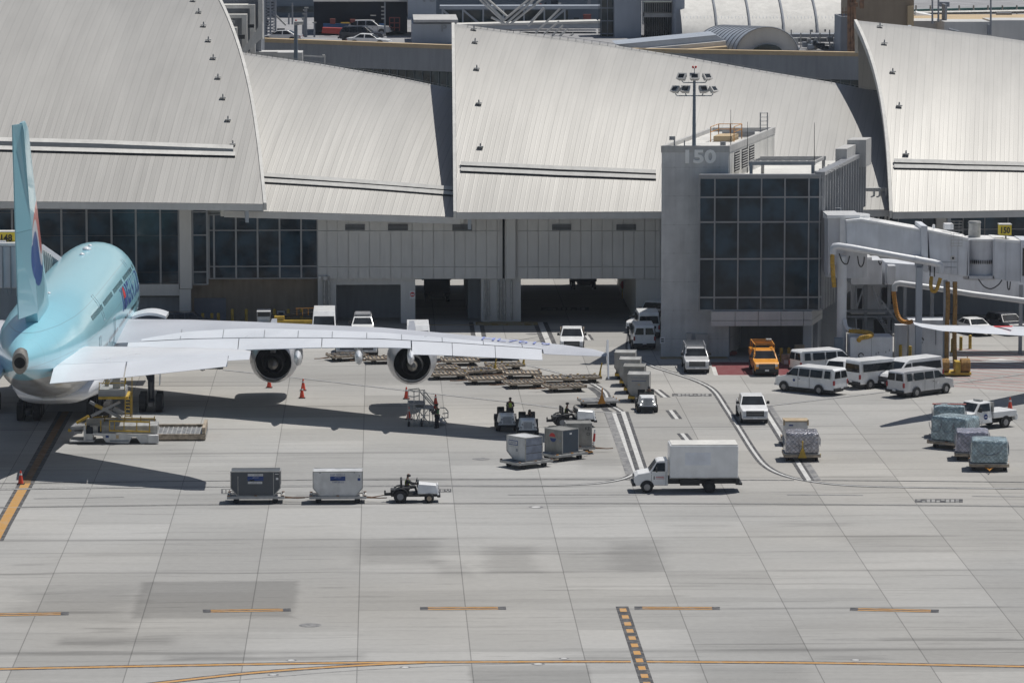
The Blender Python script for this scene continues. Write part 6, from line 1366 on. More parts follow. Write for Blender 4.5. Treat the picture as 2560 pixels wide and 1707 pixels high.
# box lorry ---------------------------------------------------------------
def lorry(label, x, y, head):
    g_ = G(x, y); root = thing('box_truck', label, 'lorry', (g_.x, g_.y, 0), head)
    W = 2.15; P = [(3.40, .50), (3.48, .70), (3.46, 1.10), (3.20, 1.28), (2.45, 1.42), (1.95, 2.12), (1.75, 2.18), (1.22, 2.20), (1.22, .50)]
    hw = lambda z: W / 2 - .12 - .14 * max(0, z - 1.4) / .8; n = len(P); mb = M(); vs = [(a, hw(b), b) for a, b in P] + [(a, -hw(b), b) for a, b in P]
    mb.add(vs, [tuple(range(n)), tuple(range(2 * n - 1, n - 1, -1))] + [(i, n + i, n + (i + 1) % n, (i + 1) % n) for i in range(n)]); mb.build('cab', 'white_paint', root, False, None, .07, 3)
    mb = M(); q = [Vector((2.43, s_ * (hw(1.45) - .08), 1.46)) for s_ in (1, -1)] + [Vector((2.0, s_ * (hw(2.05) - .08), 2.06)) for s_ in (-1, 1)]; nn = Vector((.82, 0, .57)); mb.prism([p + nn * .012 for p in q], nn * .008); mb.build('windscreen', 'car_glass', root, False)
    for s_ in (1, -1):
        mb = M(); mb.prism([(px_, s_ * (hw(pz) + .006), pz) for px_, pz in ((2.28, 1.46), (1.98, 2.0), (1.42, 2.02), (1.42, 1.46))], (0, s_ * .012, 0)); mb.build('window', 'car_glass', root, False)
        mb = M(); mb.box(1.95, 2.05, s_ * (W / 2 - .05), s_ * (W / 2 + .22), 1.45, 1.75); mb.build('mirror', 'black_plastic', root, False, None, .02)
        mb = M(); mb.box(3.25, 3.50, s_ * .78 - .12, s_ * .78 + .12, .86, 1.08); mb.build('headlight', 'lamp_white', root, False)
        mb = M()
        for x_ in (1.35, 2.32): mb.box(x_, x_ + .018, s_ * (hw(1) - .002), s_ * (hw(1) + .008), .55, 1.45)
        mb.build('door_seam', 'black_plastic', root, False)
        mb = M(); yy = s_ * (hw(1) + .01); sx = 1 if s_ < 0 else -1
        mb.box(2.12, 2.18, yy - .004, yy + .004, .92, 1.14, 0); mb.box(1.50, 2.05, yy - .004, yy + .004, 1.06, 1.10, 1); mb.box(1.45, 2.05, yy - .004, yy + .004, .96, .985, 1); mb.build('door_lettering', ['black_ink', 'red_ink'], root, False)
        mb = M(); R0 = .47; mb.poly([(2.62 + R0 * math.cos(math.pi * i / 14), s_ * (hw(.8) + .013), .40 + R0 * math.sin(math.pi * i / 14)) for i in range(15)]); mb.build('wheel_arch', 'black_plastic', root, False)
    mb = M(); mb.box(3.36, 3.60, -.95, .95, .45, .70); mb.box(3.40, 3.5, -.62, .62, .74, 1.12); mb.build('front_bumper', 'black_plastic', root, False, None, .04)
    mb = M(); mb.box(-3.45, 1.12, -1.17, 1.17, .98, 3.22); bd = mb.build('cargo_box', 'white_paint', root, False, None, .09, 3)
    mb = M(); mb.box(-3.42, 1.0, -1.12, 1.12, 3.225, 3.26); mb.build('roof_panel', 'plaster_white', bd, False)
    mb = M()
    for s_ in (1, -1): mb.box(-3.5, 1.14, s_ * 1.17 - .02, s_ * 1.17 + .02, 1.0, 1.06); mb.box(-1.6, .1, s_ * 1.172 - .004, s_ * 1.172 + .004, 1.9, 2.75, 1)
    mb.build('side_rail', ['galvanised', 'panel_faint'], bd, False)
    mb = M(); mb.box(-3.4, 1.3, -.55, .55, .55, .97); mb.box(-3.55, -3.3, -1.1, 1.1, .55, .97); mb.box(-3.75, -3.5, -.9, .9, .50, .62); mb.box(-.9, .4, -1.0, -.6, .5, .9); mb.box(-.9, .4, .6, 1.0, .5, .9); mb.build('chassis', 'black_plastic', root, False)
    wheel_set(root, (2.62,), W - .16, .40, .26, 'rim'); wheel_set(root, (-1.55,), W + .04, .40, .5, 'black_plastic')
lorry('white box truck driving across the apron', 1713, 1226, 180)
# pickups
def lettering(root, s_, W, x0, z0, w, h, string=None):
    mb = M()
    for sg in (1, -1): mb.cyl((x0, sg * (W / 2 + .004), z0), (x0, sg * (W / 2 + .012), z0), h / 2, None, 14)
    mb.build('door_emblem', s_, root, False)
t = veh('pickup', 'pickup_truck', 'white crew-cab pickup coming down the service road beside the striped line', 'pickup', 1879, 1048, -90, 'white_paint', 'pickups on the apron')
t = veh('pickup', 'pickup_truck', 'silver pickup with ladder rack parked against the concrete wall below number 150', 'pickup', 1738, 924, -91, 'silver_paint', 'pickups on the apron')
def rack(t, k, h=2.15):
    mb = M()
    for s_ in (1, -1):
        for x in (-1.2, -2.7): mb.bar((x, s_ * .9, 1.26), (x, s_ * .82, h), .06)
        mb.bar((-2.8, s_ * .82, h), (.9, s_ * .78, h), .06); mb.bar((.8, s_ * .78, h), (1.2, s_ * .8, 1.5), .05)
    for x in (-2.75, -1.9, -1.1, -.2, .8): mb.bar((x, -.82, h), (x, .82, h), .06)
    mb.build('ladder_rack', k, t, False)
rack(t, 'frame_metal', 2.05)
t = veh('pickup', 'utility_truck', 'orange utility pickup with ladder rack parked on the red zone', 'pickup', 1909, 930, -90, 'orange_paint', 'pickups on the apron', dark_low=True); rack(t, 'orange_bar', 2.35)
mb = M(); mb.box(-2.8, -1.2, -1.0, -.7, 1.27, 1.75); mb.box(-2.8, -1.2, .7, 1.0, 1.27, 1.75); mb.build('tool_box', 'orange_paint', t, False); mb = M(); mb.box(-2.2, -1.6, .35, .8, 2.36, 2.5); mb.build('roof_bin', 'galvanised', t, False, None, .03)
t = veh('pickup', 'pickup_truck', 'old white pickup in the sun before the passage, right of the long wing', 'pickup', 1430, 873, -93, 'white_paint', 'pickups on the apron', dark_low=True)
mb = M()
for s_ in (1, -1): mb.box(-2.8, -1.15, s_ * .98 - .03, s_ * .98 + .03, 1.28, 1.62)
mb.build('bed_side', 'tan_wall', t, False)
# vans
VG = 'vans parked by the boarding bridge'
V = veh('van', 'passenger_van', 'white passenger van parked with its back and side windows facing out, leftmost of the cluster', 'van', 2028, 980, 138, 'white_paint', VG); lettering(V, 'blue_ink', 2.02, .95, .98, .3, .22)
V = veh('van', 'passenger_van', 'silver passenger van with sliding door seam, nearest and rightmost of the cluster', 'van', 2300, 986, 40, 'silver_paint', VG); lettering(V, 'white_ink', 2.02, .95, .95, .3, .22)
veh('tvan', 'passenger_van', 'white van with long black side glass and dark rear glass, middle of the cluster', 'van', 2196, 965, 35, 'white_paint', VG)
veh('tvan', 'passenger_van', 'white van seen from its front, half behind the silver van', 'van', 2274, 965, 216, 'white_paint', VG)
veh('van', 'passenger_van', 'white passenger van at the back of the cluster before the grey air unit', 'van', 2062, 935, 26, 'white_paint', VG)
veh('suv', 'estate_car', 'white estate car squeezed between two white vans', 'car', 2115, 948, 60, 'white_paint', VG)
# service truck at the right
def flat_truck(label, x, y, head):
    g_ = G(x, y); root = thing('tow_truck', label, 'truck', (g_.x, g_.y, 0), head); W = 2.0; P = [(2.60, .50), (2.70, .70), (2.66, 1.12), (2.45, 1.24), (1.42, 1.36), (.85, 2.02), (-.25, 2.05), (-.35, .50)]; hw = lambda z: W / 2 - .16 * max(0, z - 1.3) / .7; n = len(P); mb = M()
    mb.add([(a, hw(b), b) for a, b in P] + [(a, -hw(b), b) for a, b in P], [tuple(range(n)), tuple(range(2 * n - 1, n - 1, -1))] + [(i, n + i, n + (i + 1) % n, (i + 1) % n) for i in range(n)]); mb.build('cab', 'white_paint', root, False, None, .06, 3)
    mb = M(); nn = Vector((.75, 0, .65)); q = [Vector((1.38, s_ * (hw(1.4) - .1), 1.42)) for s_ in (1, -1)] + [Vector((.92, s_ * (hw(1.95) - .1), 1.95)) for s_ in (-1, 1)]; mb.prism([p + nn * .012 for p in q], nn * .008); mb.build('windscreen', 'car_glass', root, False)
    for s_ in (1, -1):
        mb = M(); mb.prism([(a, s_ * (hw(b) + .006), b) for a, b in ((1.18, 1.42), (.80, 1.92), (-.10, 1.94), (-.10, 1.38))], (0, s_ * .012, 0)); mb.build('window', 'car_glass', root, False)
        mb = M(); mb.box(.95, 1.08, s_ * 1.02, s_ * 1.28, 1.38, 1.72); mb.build('mirror', 'black_plastic', root, False, None, .02); mb = M(); mb.box(2.4, 2.72, s_ * .8 - .12, s_ * .8 + .12, .84, 1.08); mb.build('headlight', 'lamp_white', root, False)
        mb = M(); mb.cyl((.35, s_ * 1.004, .98), (.35, s_ * 1.012, .98), .2, None, 16, 0); mb.box(.22, .48, s_ * 1.012 - .003, s_ * 1.012 + .003, .95, 1.01, 1); mb.build('door_emblem', ['blue_ink', 'white_ink'], root, False)
    mb = M(); mb.box(-2.75, -.45, -1.0, 1.0, .80, 1.28); mb.box(-2.85, -2.6, -1.0, 1.0, .5, 1.0); mb.build('flat_bed', 'white_paint', root, False, None, .05); mb = M(); mb.box(-.5, -.38, -.95, .95, 1.3, 2.0); mb.box(.1, .35, -.4, .4, 2.06, 2.18); mb.build('rear_guard', 'galvanised', root, False)
    mb = M(); mb.box(-2.7, 2.5, -.6, .6, .4, .8); mb.box(2.55, 2.82, -.95, .95, .45, .7); mb.build('chassis', 'black_plastic', root, False)
    mb = M()
    for x_ in (1.75, -1.65):
        for s_ in (1, -1): mb.poly([(x_ + .5 * math.cos(math.pi * i / 14), s_ * 1.006, .42 + .5 * math.sin(math.pi * i / 14)) for i in range(15)])
    mb.build('wheel_arch', 'black_plastic', root, False); wheel_set(root, (1.75, -1.65), 2.0, .42, .3)
flat_truck('white tow truck with round door emblem beside the teal wrapped pallets', 2450, 1070, 214)
# along the terminal
veh('suv', 'parked_car', 'black car whose roof shows above the long wing before the roller door', 'car', 474, 829, 0, 'dark_paint', 'vehicles along the terminal wall')
veh('hivan', 'cargo_van', 'white high-roof van facing out at the foot of the twin drainpipes', 'van', 811, 850, -90, 'white_paint', 'vehicles along the terminal wall')
t = veh('suv', 'estate_car', 'white estate car with roof rack facing out before the dark opening', 'car', 907, 840, -90, 'white_paint', 'vehicles along the terminal wall')
mb = M(); [mb.bar((x, -.75, 1.84), (x, .75, 1.84), .05) for x in (.1, -.6, -1.3, -1.9)]; [mb.bar((.2, s_ * .7, 1.84), (-2.0, s_ * .7, 1.84), .05) for s_ in (1, -1)]; mb.box(-2, .2, -.65, .65, 1.86, 1.95); mb.build('roof_rack', 'frame_metal', t, False)
veh('hivan', 'cargo_van', 'white van with ribbed roof facing out beside the column with the round sign', 'van', 1045, 888, -90, 'white_paint', 'vehicles along the terminal wall')
PG = 'vans parked in the shade beside the gate building'
veh('van', 'passenger_van', 'white van in deep shade at the concrete corner, nearest of its row, rear glass outward', 'van', 1606, 866, 90, 'white_paint', PG, dark_low=True)
veh('tvan', 'passenger_van', 'white van in deep shade directly behind the nearest one by the concrete corner', 'van', 1617, 838, 90, 'white_paint', PG)
veh('suv', 'estate_car', 'white car in deep shade with sloping bonnet, third in the row by the concrete corner', 'car', 1614, 826, -115, 'white_paint', PG)
veh('van', 'passenger_van', 'white van in deep shade, farthest of the row by the concrete corner', 'van', 1645, 808, -115, 'white_paint', PG)
veh('car', 'parked_car', 'white car in the shade under the thin wing from the right', 'car', 2435, 834, -70, 'white_paint', 'cars under the right bridge')
veh('suv', 'parked_car', 'dark car in the shade right of the white one under the bridge', 'car', 2515, 832, -70, 'dark_paint', 'cars under the right bridge')
# on the parking deck
DG = 'cars on the parking deck'
veh('car', 'parked_car', 'silver car on the deck behind the tan parapet, left of the camera mast', 'car', 0, 0, 170, 'silver_paint', DG, loc=(A(703, 85, 458).x, 458, ZD))
veh('suv', 'parked_car', 'black off-roader on the deck before the blue base of the dark hall', 'car', 0, 0, -8, 'dark_paint', DG, loc=(A(905, 85, 459).x, 459, ZD))
veh('suv', 'parked_car', 'silver off-roader on the deck behind the black one', 'car', 0, 0, -8, 'silver_paint', DG, loc=(A(925, 85, 474).x, 474, ZD))
veh('car', 'parked_car', 'white saloon car on the deck beside the black off-roader', 'car', 0, 0, -12, 'white_paint', DG, loc=(A(922, 85, 450).x, 450, ZD))
# inside the passages
def dark_lorry(label, x, Y, head):
    p = A(x, 790, Y); root = thing('box_truck', label, 'lorry', (p.x, Y, 0), head); mb = M(); mb.box(-3.5, 1.2, -1.2, 1.2, .9, 3.4); mb.build('cargo_box', 'navy', root, False, None, .05); mb = M(); mb.prism([(1.3, -1.1, .5), (2.6, -1.1, .5), (2.6, -1.1, 1.4), (2.2, -1.1, 2.4), (1.3, -1.1, 2.4)], (0, 2.2, 0)); mb.build('cab', 'dark_paint', root, False, None, .05)
    mb = M(); mb.box(-3.5, 2.5, -.6, .6, .5, .9); [mb.box(1.9, 2.0, s_ * 1.12, s_ * 1.4, 1.6, 2.2) for s_ in (1, -1)]; mb.build('chassis', 'black_plastic', root, False); wheel_set(root, (2.0, -2.2), 2.3, .45, .35)
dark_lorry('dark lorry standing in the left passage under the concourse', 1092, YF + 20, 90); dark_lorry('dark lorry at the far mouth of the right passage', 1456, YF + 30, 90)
st_ = thing('road_sign', 'red road sign on two yellow posts in the right passage', 'sign', (A(1561, 740, YF + 20).x, YF + 20, 0)); mb = M(); p = A(1561, 712, YF + 20); mb.cyl(p, p + Vector((0, -.05, 0)), .42, None, 8); mb.build('sign_plate', 'red_ink', st_); mb = M(); [mb.bar((p.x + d, YF + 20.1, 0), (p.x + d, YF + 20.1, p.z + .1), .12) for d in (-.2, .2)]; mb.build('post', 'yellow_paint', st_)
# golf cart roof, yellow loader, hidden vehicles behind the wing
gc = thing('golf_cart', 'small cart with white canopy roof behind the long wing', 'cart', (G(660, 826).x, G(660, 826).y, 0)); c = G(660, 826); mb = M(); mb.box(c.x - .62, c.x + .62, c.y - .9, c.y + .9, 1.72, 1.82); mb.build('canopy_roof', 'white_paint', gc, bevel=.05); mb = M(); [mb.bar((c.x + a * .56, c.y + b * .8, .7), (c.x + a * .58, c.y + b * .8, 1.72), .05) for a in (1, -1) for b in (1, -1)]; mb.build('roof_post', 'galvanised', gc); mb = M(); mb.box(c.x - .6, c.x + .6, c.y - 1.2, c.y + 1.2, .3, .75); mb.box(c.x - .55, c.x + .55, c.y + .1, c.y + .5, .75, 1.2); mb.build('body', 'white_paint', gc, bevel=.06); mb = M(); [mb.cyl((c.x + a * .5, c.y + b * .8, .24), (c.x + a * .66, c.y + b * .8, .24), .24, None, 14) for a in (1, -1) for b in (1, -1)]; mb.build('wheel', 'black_rubber', gc)
yl_ = thing('belt_loader', 'yellow belt loader partly hidden behind the long wing', 'loader', (G(740, 828).x, G(740, 828).y, 0)); c = G(740, 826); mb = M(); mb.box(c.x - 2.0, c.x + 1.6, c.y - .9, c.y + .9, .45, 1.0); mb.box(c.x - 1.9, c.x - 1.0, c.y - .8, c.y + .8, 1.0, 1.35); mb.build('body', 'yellow_paint', yl_, bevel=.04); mb = M(); mb.hexa([(c.x - 2.2, c.y - .4, 1.1), (c.x + 2.2, c.y - .4, 1.5), (c.x + 2.2, c.y + .4, 1.5), (c.x - 2.2, c.y + .4, 1.1), (c.x - 2.2, c.y - .4, 1.3), (c.x + 2.2, c.y - .4, 1.75), (c.x + 2.2, c.y + .4, 1.75), (c.x - 2.2, c.y + .4, 1.3)]); mb.build('belt', 'black_rubber', yl_); mb = M(); [mb.bar((c.x + .1 + i * .5, c.y - .45, 1.4), (c.x + .1 + i * .5, c.y - .45, 2.0), .05) for i in range(5)]; mb.bar((c.x, c.y - .45, 2.0), (c.x + 2.2, c.y - .45, 2.05), .05); mb.build('hand_rail', 'orange_bar', yl_); mb = M(); [mb.cyl((c.x + a, c.y - .95, .35), (c.x + a, c.y - .7, .35), .35, None, 16) for a in (-1.3, 1.0)]; mb.build('wheel', 'black_rubber', yl_)
veh('suv', 'estate_car', 'white car under the wing between the two engines, left one of the pair', 'car', 868, 883, -90, 'white_paint', 'cars under the long wing')
veh('suv', 'estate_car', 'white car under the wing between the two engines, right one of the pair', 'car', 916, 884, -90, 'white_paint', 'cars under the long wing')
lowt = thing('lavatory_truck', 'low white service truck behind the drooping ailerons of the long wing', 'truck', (G(1215, 902).x, G(1215, 902).y, 0)); c = G(1215, 902); mb = M(); mb.box(c.x - 3.6, c.x + 1.6, c.y - .1, c.y + 2.0, .55, 1.5); mb.box(c.x + 1.6, c.x + 2.4, c.y, c.y + 1.9, .5, .95); mb.build('body', 'white_paint', lowt, bevel=.06); mb = M(); mb.box(c.x - 3.5, c.x + 2.6, c.y + .2, c.y + 1.7, .3, .56); mb.box(c.x + 2.4, c.x + 2.9, c.y + .1, c.y + 1.8, .35, .6); mb.build('chassis', 'black_plastic', lowt); mb = M(); [mb.cyl((c.x + a, c.y - .14, .42), (c.x + a, c.y + .2, .42), .42, None, 18) for a in (-2.2, 1.0)]; mb.build('wheel', 'black_rubber', lowt)
# ================================================================ PEOPLE
def person(label, loc, head, pose, vest='vest_lime', pants='cloth_dark', top='cloth_dark', cap='cloth_dark', scale=1.0, hold=None):
    """one skinned body grown on joints; pose = dict of joint positions in metres, facing +x"""
    root = thing('person', label, 'person', loc, head); J = pose
    names = ['pelvis', 'spine', 'chest', 'neck', 'head', 'crown']
    vs = [J[n] for n in names]; rad = [.135, .13, .15, .06, .095, .075]; es = [(i, i + 1) for i in range(5)]
    def chain(a, pts, rs):
        i = a
        for p, r in zip(pts, rs): vs.append(p); rad.append(r); es.append((i, len(vs) - 1)); i = len(vs) - 1
        return i
    for s_ in ('l', 'r'):
        sg = 1 if s_ == 'l' else -1
        chain(0, [J['hip' + s_], J['knee' + s_], J['ank' + s_], J['toe' + s_]], [.095, .068, .045, .04])
        w = chain(2, [J['sho' + s_], J['elb' + s_], J['wri' + s_]], [.07, .05, .035])
        a, b = Vector(J['elb' + s_]), Vector(J['wri' + s_]); d = (b - a).normalized(); side = d.cross(Vector((0, 0, 1))); side = side.normalized() if side.length > .1 else Vector((0, 1, 0)); dn = side.cross(d)
        palm = chain(w, [tuple(b + d * .07)], [.032])
        for k, (o_, L_) in enumerate(((-.032, .060), (-.011, .075), (.011, .070), (.032, .055))):
            p1 = b + d * (.07 + L_ * .55) + side * o_; p2 = b + d * (.07 + L_) + side * o_ + dn * .02; chain(palm, [tuple(p1), tuple(p2)], [.010, .008])
        chain(w, [tuple(b + d * .045 - side * .045 * sg), tuple(b + d * .08 - side * .055 * sg)], [.012, .010])
    chain(4, [tuple(Vector(J['head']) + Vector(J.get('look', (1, 0, 0))).normalized() * .115 + Vector((0, 0, -.01)))], [.018])
    def skin(name, verts, edges, radii, mat, parent):
        me = bpy.data.meshes.new(name); me.from_pydata([tuple(Vector(v) * scale) for v in verts], edges, []); o = bpy.data.objects.new(name, me); COL.objects.link(o); o.parent = parent; FR[o.name] = FR[root.name]
        o.modifiers.new('skin', 'SKIN'); sv = me.skin_vertices[0].data if me.skin_vertices else None
        if sv:
            for i, r in enumerate(radii): sv[i].radius = (r * scale, r * scale)
            sv[0].use_root = True
        sd = o.modifiers.new('smooth', 'SUBSURF'); sd.levels = 1; sd.render_levels = 1; me.materials.append(MT[mat]); o.modifiers['skin'].use_smooth_shade = True
        return o
    skin('body', vs, es, rad, 'skin', root)
    P = lambda *k: [J[n] for n in k]
    tr = P('pelvis', 'hipl', 'kneel', 'ankl', 'hipr', 'kneer', 'ankr'); skin('trousers', tr, [(0, 1), (1, 2), (2, 3), (0, 4), (4, 5), (5, 6)], [.15, .105, .085, .062, .105, .085, .062], pants, root)
    sh = P('pelvis', 'spine', 'chest', 'shol', 'elbl', 'wril', 'shor', 'elbr', 'wrir'); skin('jacket', sh, [(0, 1), (1, 2), (2, 3), (3, 4), (4, 5), (2, 6), (6, 7), (7, 8)], [.14, .142, .155, .082, .062, .046, .082, .062, .046], top, root)
    up = Vector(J['chest']).lerp(Vector(J['neck']), .35); skin('safety_vest', [tuple(Vector(J['pelvis']).lerp(Vector(J['spine']), .3)), J['spine'], J['chest'], tuple(up)], [(0, 1), (1, 2), (2, 3)], [.158, .162, .172, .12], vest, root)
    for s_ in ('l', 'r'): mb = M(); a, t_ = Vector(J['ank' + s_]), Vector(J['toe' + s_]); mb.tube([a + Vector((-.06, 0, -.03)), a + Vector((0, 0, -.03)), t_ + Vector((.03, 0, .0))], .055, 8, 0, [.05, .06, .045]); mb.build('boot', 'black_rubber', root, False, 60)
    h = Vector(J['head']); lk_ = Vector(J.get('look', (1, 0, 0))).normalized(); sd_ = Vector((-lk_.y, lk_.x, 0)).normalized(); mb = M(); mb.sphere(h + Vector((0, 0, .065)), .112, 0, 12, (1, 1, .75)); mb.tube([h + Vector((0, 0, .06)) + lk_ * .06, h + Vector((0, 0, .05)) + lk_ * .17], .07, 8, 0, [.09, .05]); mb.build('cap', cap, root, False, 60)
    mb = M()
    for s_ in (1, -1): mb.sphere(h + lk_ * .088 + sd_ * s_ * .034 + Vector((0, 0, .012)), .013, 0, 8)
    mb.box(h.x + lk_.x * .095 - .012, h.x + lk_.x * .095 + .012, h.y + lk_.y * .095 - .025, h.y + lk_.y * .095 + .025, h.z - .055, h.z - .045); mb.build('face', 'black_ink', root, False, 60)
    for s_ in (1, -1): M().sphere(h + sd_ * s_ * .098 - Vector((0, 0, .01)), .026, 0, 8, (1, .5, 1.3)).build('ear', 'skin', root, False, 60)
    return root
def sit(lean=0.0, armx=.42, armz=.98, seat=.78, turn=0.0, leg=.52, twist=(1, 0, 0)):
    b = seat; j = dict(pelvis=(0, 0, b + .1), spine=(lean * .3, 0, b + .32), chest=(lean * .65, 0, b + .52), neck=(lean * .95, 0, b + .72), head=(lean * 1.1 + .03, 0, b + .86), crown=(lean * 1.15 + .02, 0, b + .95), look=twist)
    for s_, y in (('l', 1), ('r', -1)):
        j['hip' + s_] = (.06, y * .10, b + .08); j['knee' + s_] = (leg, y * .15, b + .12); j['ank' + s_] = (leg + .12, y * .15, b - .30); j['toe' + s_] = (leg + .27, y * .16, b - .36)
        j['sho' + s_] = (lean * .68, y * .21, b + .57); j['elb' + s_] = (lean * .6 + armx * .45, y * .27, b + .33); j['wri' + s_] = (armx + lean * .5, y * .18, armz if armz else b + .3)
    return j
def stand(arm=.3):
    j = dict(pelvis=(0, 0, .95), spine=(.0, 0, 1.14), chest=(.01, 0, 1.34), neck=(.02, 0, 1.52), head=(.05, 0, 1.65), crown=(.05, 0, 1.74))
    for s_, y in (('l', 1), ('r', -1)):
        j['hip' + s_] = (0, y * .10, .90); j['knee' + s_] = (.02, y * .12, .50); j['ank' + s_] = (-.02, y * .13, .10); j['toe' + s_] = (.14, y * .14, .05)
        j['sho' + s_] = (.0, y * .20, 1.40); j['elb' + s_] = (.08, y * .27, 1.12); j['wri' + s_] = (arm, y * .16, 1.18)
    return j
# ================================================================ TUGS
def tug(label, loc, head, grille=True, lights='lamp_white', group='baggage tractors', low=False):
    root = thing('baggage_tractor', label, 'tractor', loc, head, group); root.scale = (1.14, 1.14, 1.14)
    mb = M(); mb.hexa([(.18, -.62, .52), (1.38, -.52, .50), (1.38, .52, .50), (.18, .62, .52), (.18, -.50, 1.12), (1.28, -.40, 1.02), (1.28, .40, 1.02), (.18, .50, 1.12)]); mb.build('bonnet', 'white_paint', root, False, None, .06, 3)
    mb = M(); mb.hexa([(1.30, -.60, .45), (1.42, -.60, .45), (1.42, .60, .45), (1.30, .60, .45), (1.28, -.34, 1.08), (1.36, -.34, 1.05), (1.36, .34, 1.05), (1.28, .34, 1.08)]); fr = mb.build('front_plate', 'white_paint', root, False, None, .03)
    mb = M()
    for i in range(7): mb.hexa([(1.424 - .0, -.26 + i * .08, .55), (1.434, -.26 + i * .08, .55), (1.434, -.24 + i * .08, .55), (1.424, -.24 + i * .08, .55), (1.372, -.26 + i * .08, .96), (1.384, -.26 + i * .08, .96), (1.384, -.24 + i * .08, .96), (1.372, -.24 + i * .08, .96)])
    for i in range(6): z = .56 + i * .078; x = 1.427 - (z - .45) * .1; mb.box(x, x + .012, -.27, .27, z, z + .018)
    mb.build('grille', 'grey_paint', fr, False)
    for s_ in (1, -1):
        for yy, zz, r_ in ((.45, .62, .075), (.36, .82, .055)):
            mb = M(); x = 1.435 - (zz - .45) * .1; mb.cyl((x - .03, s_ * yy, zz), (x + .015, s_ * yy, zz), r_, None, 14, 0); mb.cyl((x + .012, s_ * yy, zz), (x + .03, s_ * yy, zz), r_ * .7, None, 12, 1); mb.build('headlight', ['black_plastic', lights], fr, False)
    mb = M(); mb.box(-1.35, 1.30, -.42, .42, .34, .56); mb.box(1.30, 1.50, -.62, .62, .32, .46); mb.box(-.35, .30, -.66, .66, .40, .50); mb.box(-1.72, -1.35, -.12, .12, .36, .52); mb.cyl((-1.7, 0, .34), (-1.7, 0, .66), .05, None, 8); mb.build('chassis', 'black_plastic', root, False, None, .02)
    mb = M()
    for s_ in (1, -1):
        rr = []
        for i in range(9): a = math.pi * i / 8; rr.append([Vector((-.82 + q * math.cos(a), s_ * yy, .40 + q * math.sin(a))) for q, yy in ((.44, .38), (.44, .72), (.49, .72), (.49, .38))])
        mb.loft(rr)
    mb.box(-1.38, -.30, -.40, .40, .56, .74); mb.build('rear_fender', 'black_plastic', root, False, None, .02)
    mb = M()
    for s_ in (1, -1): mb.box(-.72, -.26, s_ * .3 - .24, s_ * .3 + .24, .76, .90); mb.box(-.82, -.70, s_ * .3 - .24, s_ * .3 + .24, .84, 1.36)
    mb.build('seat', 'black_plastic', root, False, None, .05)
    mb = M(); mb.tube([(.12 + .05 * math.cos(t * .5236), .3 + .19 * math.sin(t * .5236), 1.17 + .18 * math.cos(t * .5236)) for t in range(13)], .018, 6); mb.cyl((.12, .3, 1.17), (.28, .3, 1.0), .03, None, 8); mb.box(.14, .26, -.5, .5, .9, 1.2); mb.build('steering_wheel', 'black_plastic', root, False)
    for x, r in ((-.82, .38), (.85, .28)):
        for s_ in (1, -1): mb = M(); mb.cyl((x, s_ * .42, r), (x, s_ * .70, r), r, None, 20); wh = mb.build('wheel', 'black_rubber', root, False, 40, .04); mb = M(); mb.cyl((x, s_ * .69, r), (x, s_ * .715, r), r * .5, None, 12); mb.build('rim', 'grey_paint' if r > .3 else 'dirty_steel', wh, False)
    return root
def on(g_, head, dx, dy, dz=0.0):
    c, s_ = math.cos(R(head)), math.sin(R(head)); return (g_.x + c * dx - s_ * dy, g_.y + s_ * dx + c * dy, dz)
def gl(x, y): g_ = G(x, y); return Vector((g_.x, g_.y, 0))
p1 = gl(1036, 1253); tug('white open tractor driving right at the head of the two container dollies', p1, 0); person('person driving the tractor of the two container dollies, in lime vest and dark cap', on(p1, 0, -.5, .05), 0, sit(.06, .55, 1.10, .80), 'vest_lime', 'cloth_dark', 'cloth_dark', 'cloth_dark', 1.06)
p2 = gl(1265, 1072); tug('white tractor facing out with a rider standing tall on it, left of the twin tractors', p2, -88); person('person standing on the left twin tractor in a yellow vest, head turned aside', on(p2, -88, -.45, .34, .50), -88, stand(.2), 'vest_lime')
p3 = gl(1318, 1085); tug('white tractor with wide triangular front, right one of the twin tractors', p3, -90); person('person bending over the wheel of the right twin tractor, all in dark clothes', on(p3, -90, -.42, .18), -90, sit(.22, .45, 1.05, .80), 'cloth_green')
p4 = gl(1432, 1066); tug('white tractor seen from its side behind the ringed-panel containers', p4, 8); person('person in lime vest looking left on the tractor behind the containers', on(p4, 8, -.5, .1), 8, sit(.1, .5, 1.08, .80, twist=(-1, .2, 0)), 'vest_lime')
p5 = gl(1616, 1026); tug('white tractor with bright headlights pulling the row of canvas-sided carts', p5, -90, lights='lamp_lit'); person('person driving the tractor with bright headlights, dark clothes', on(p5, -90, -.5, .22), -90, sit(.06, .5, 1.1, .80), 'cloth_green', top='cloth_green')
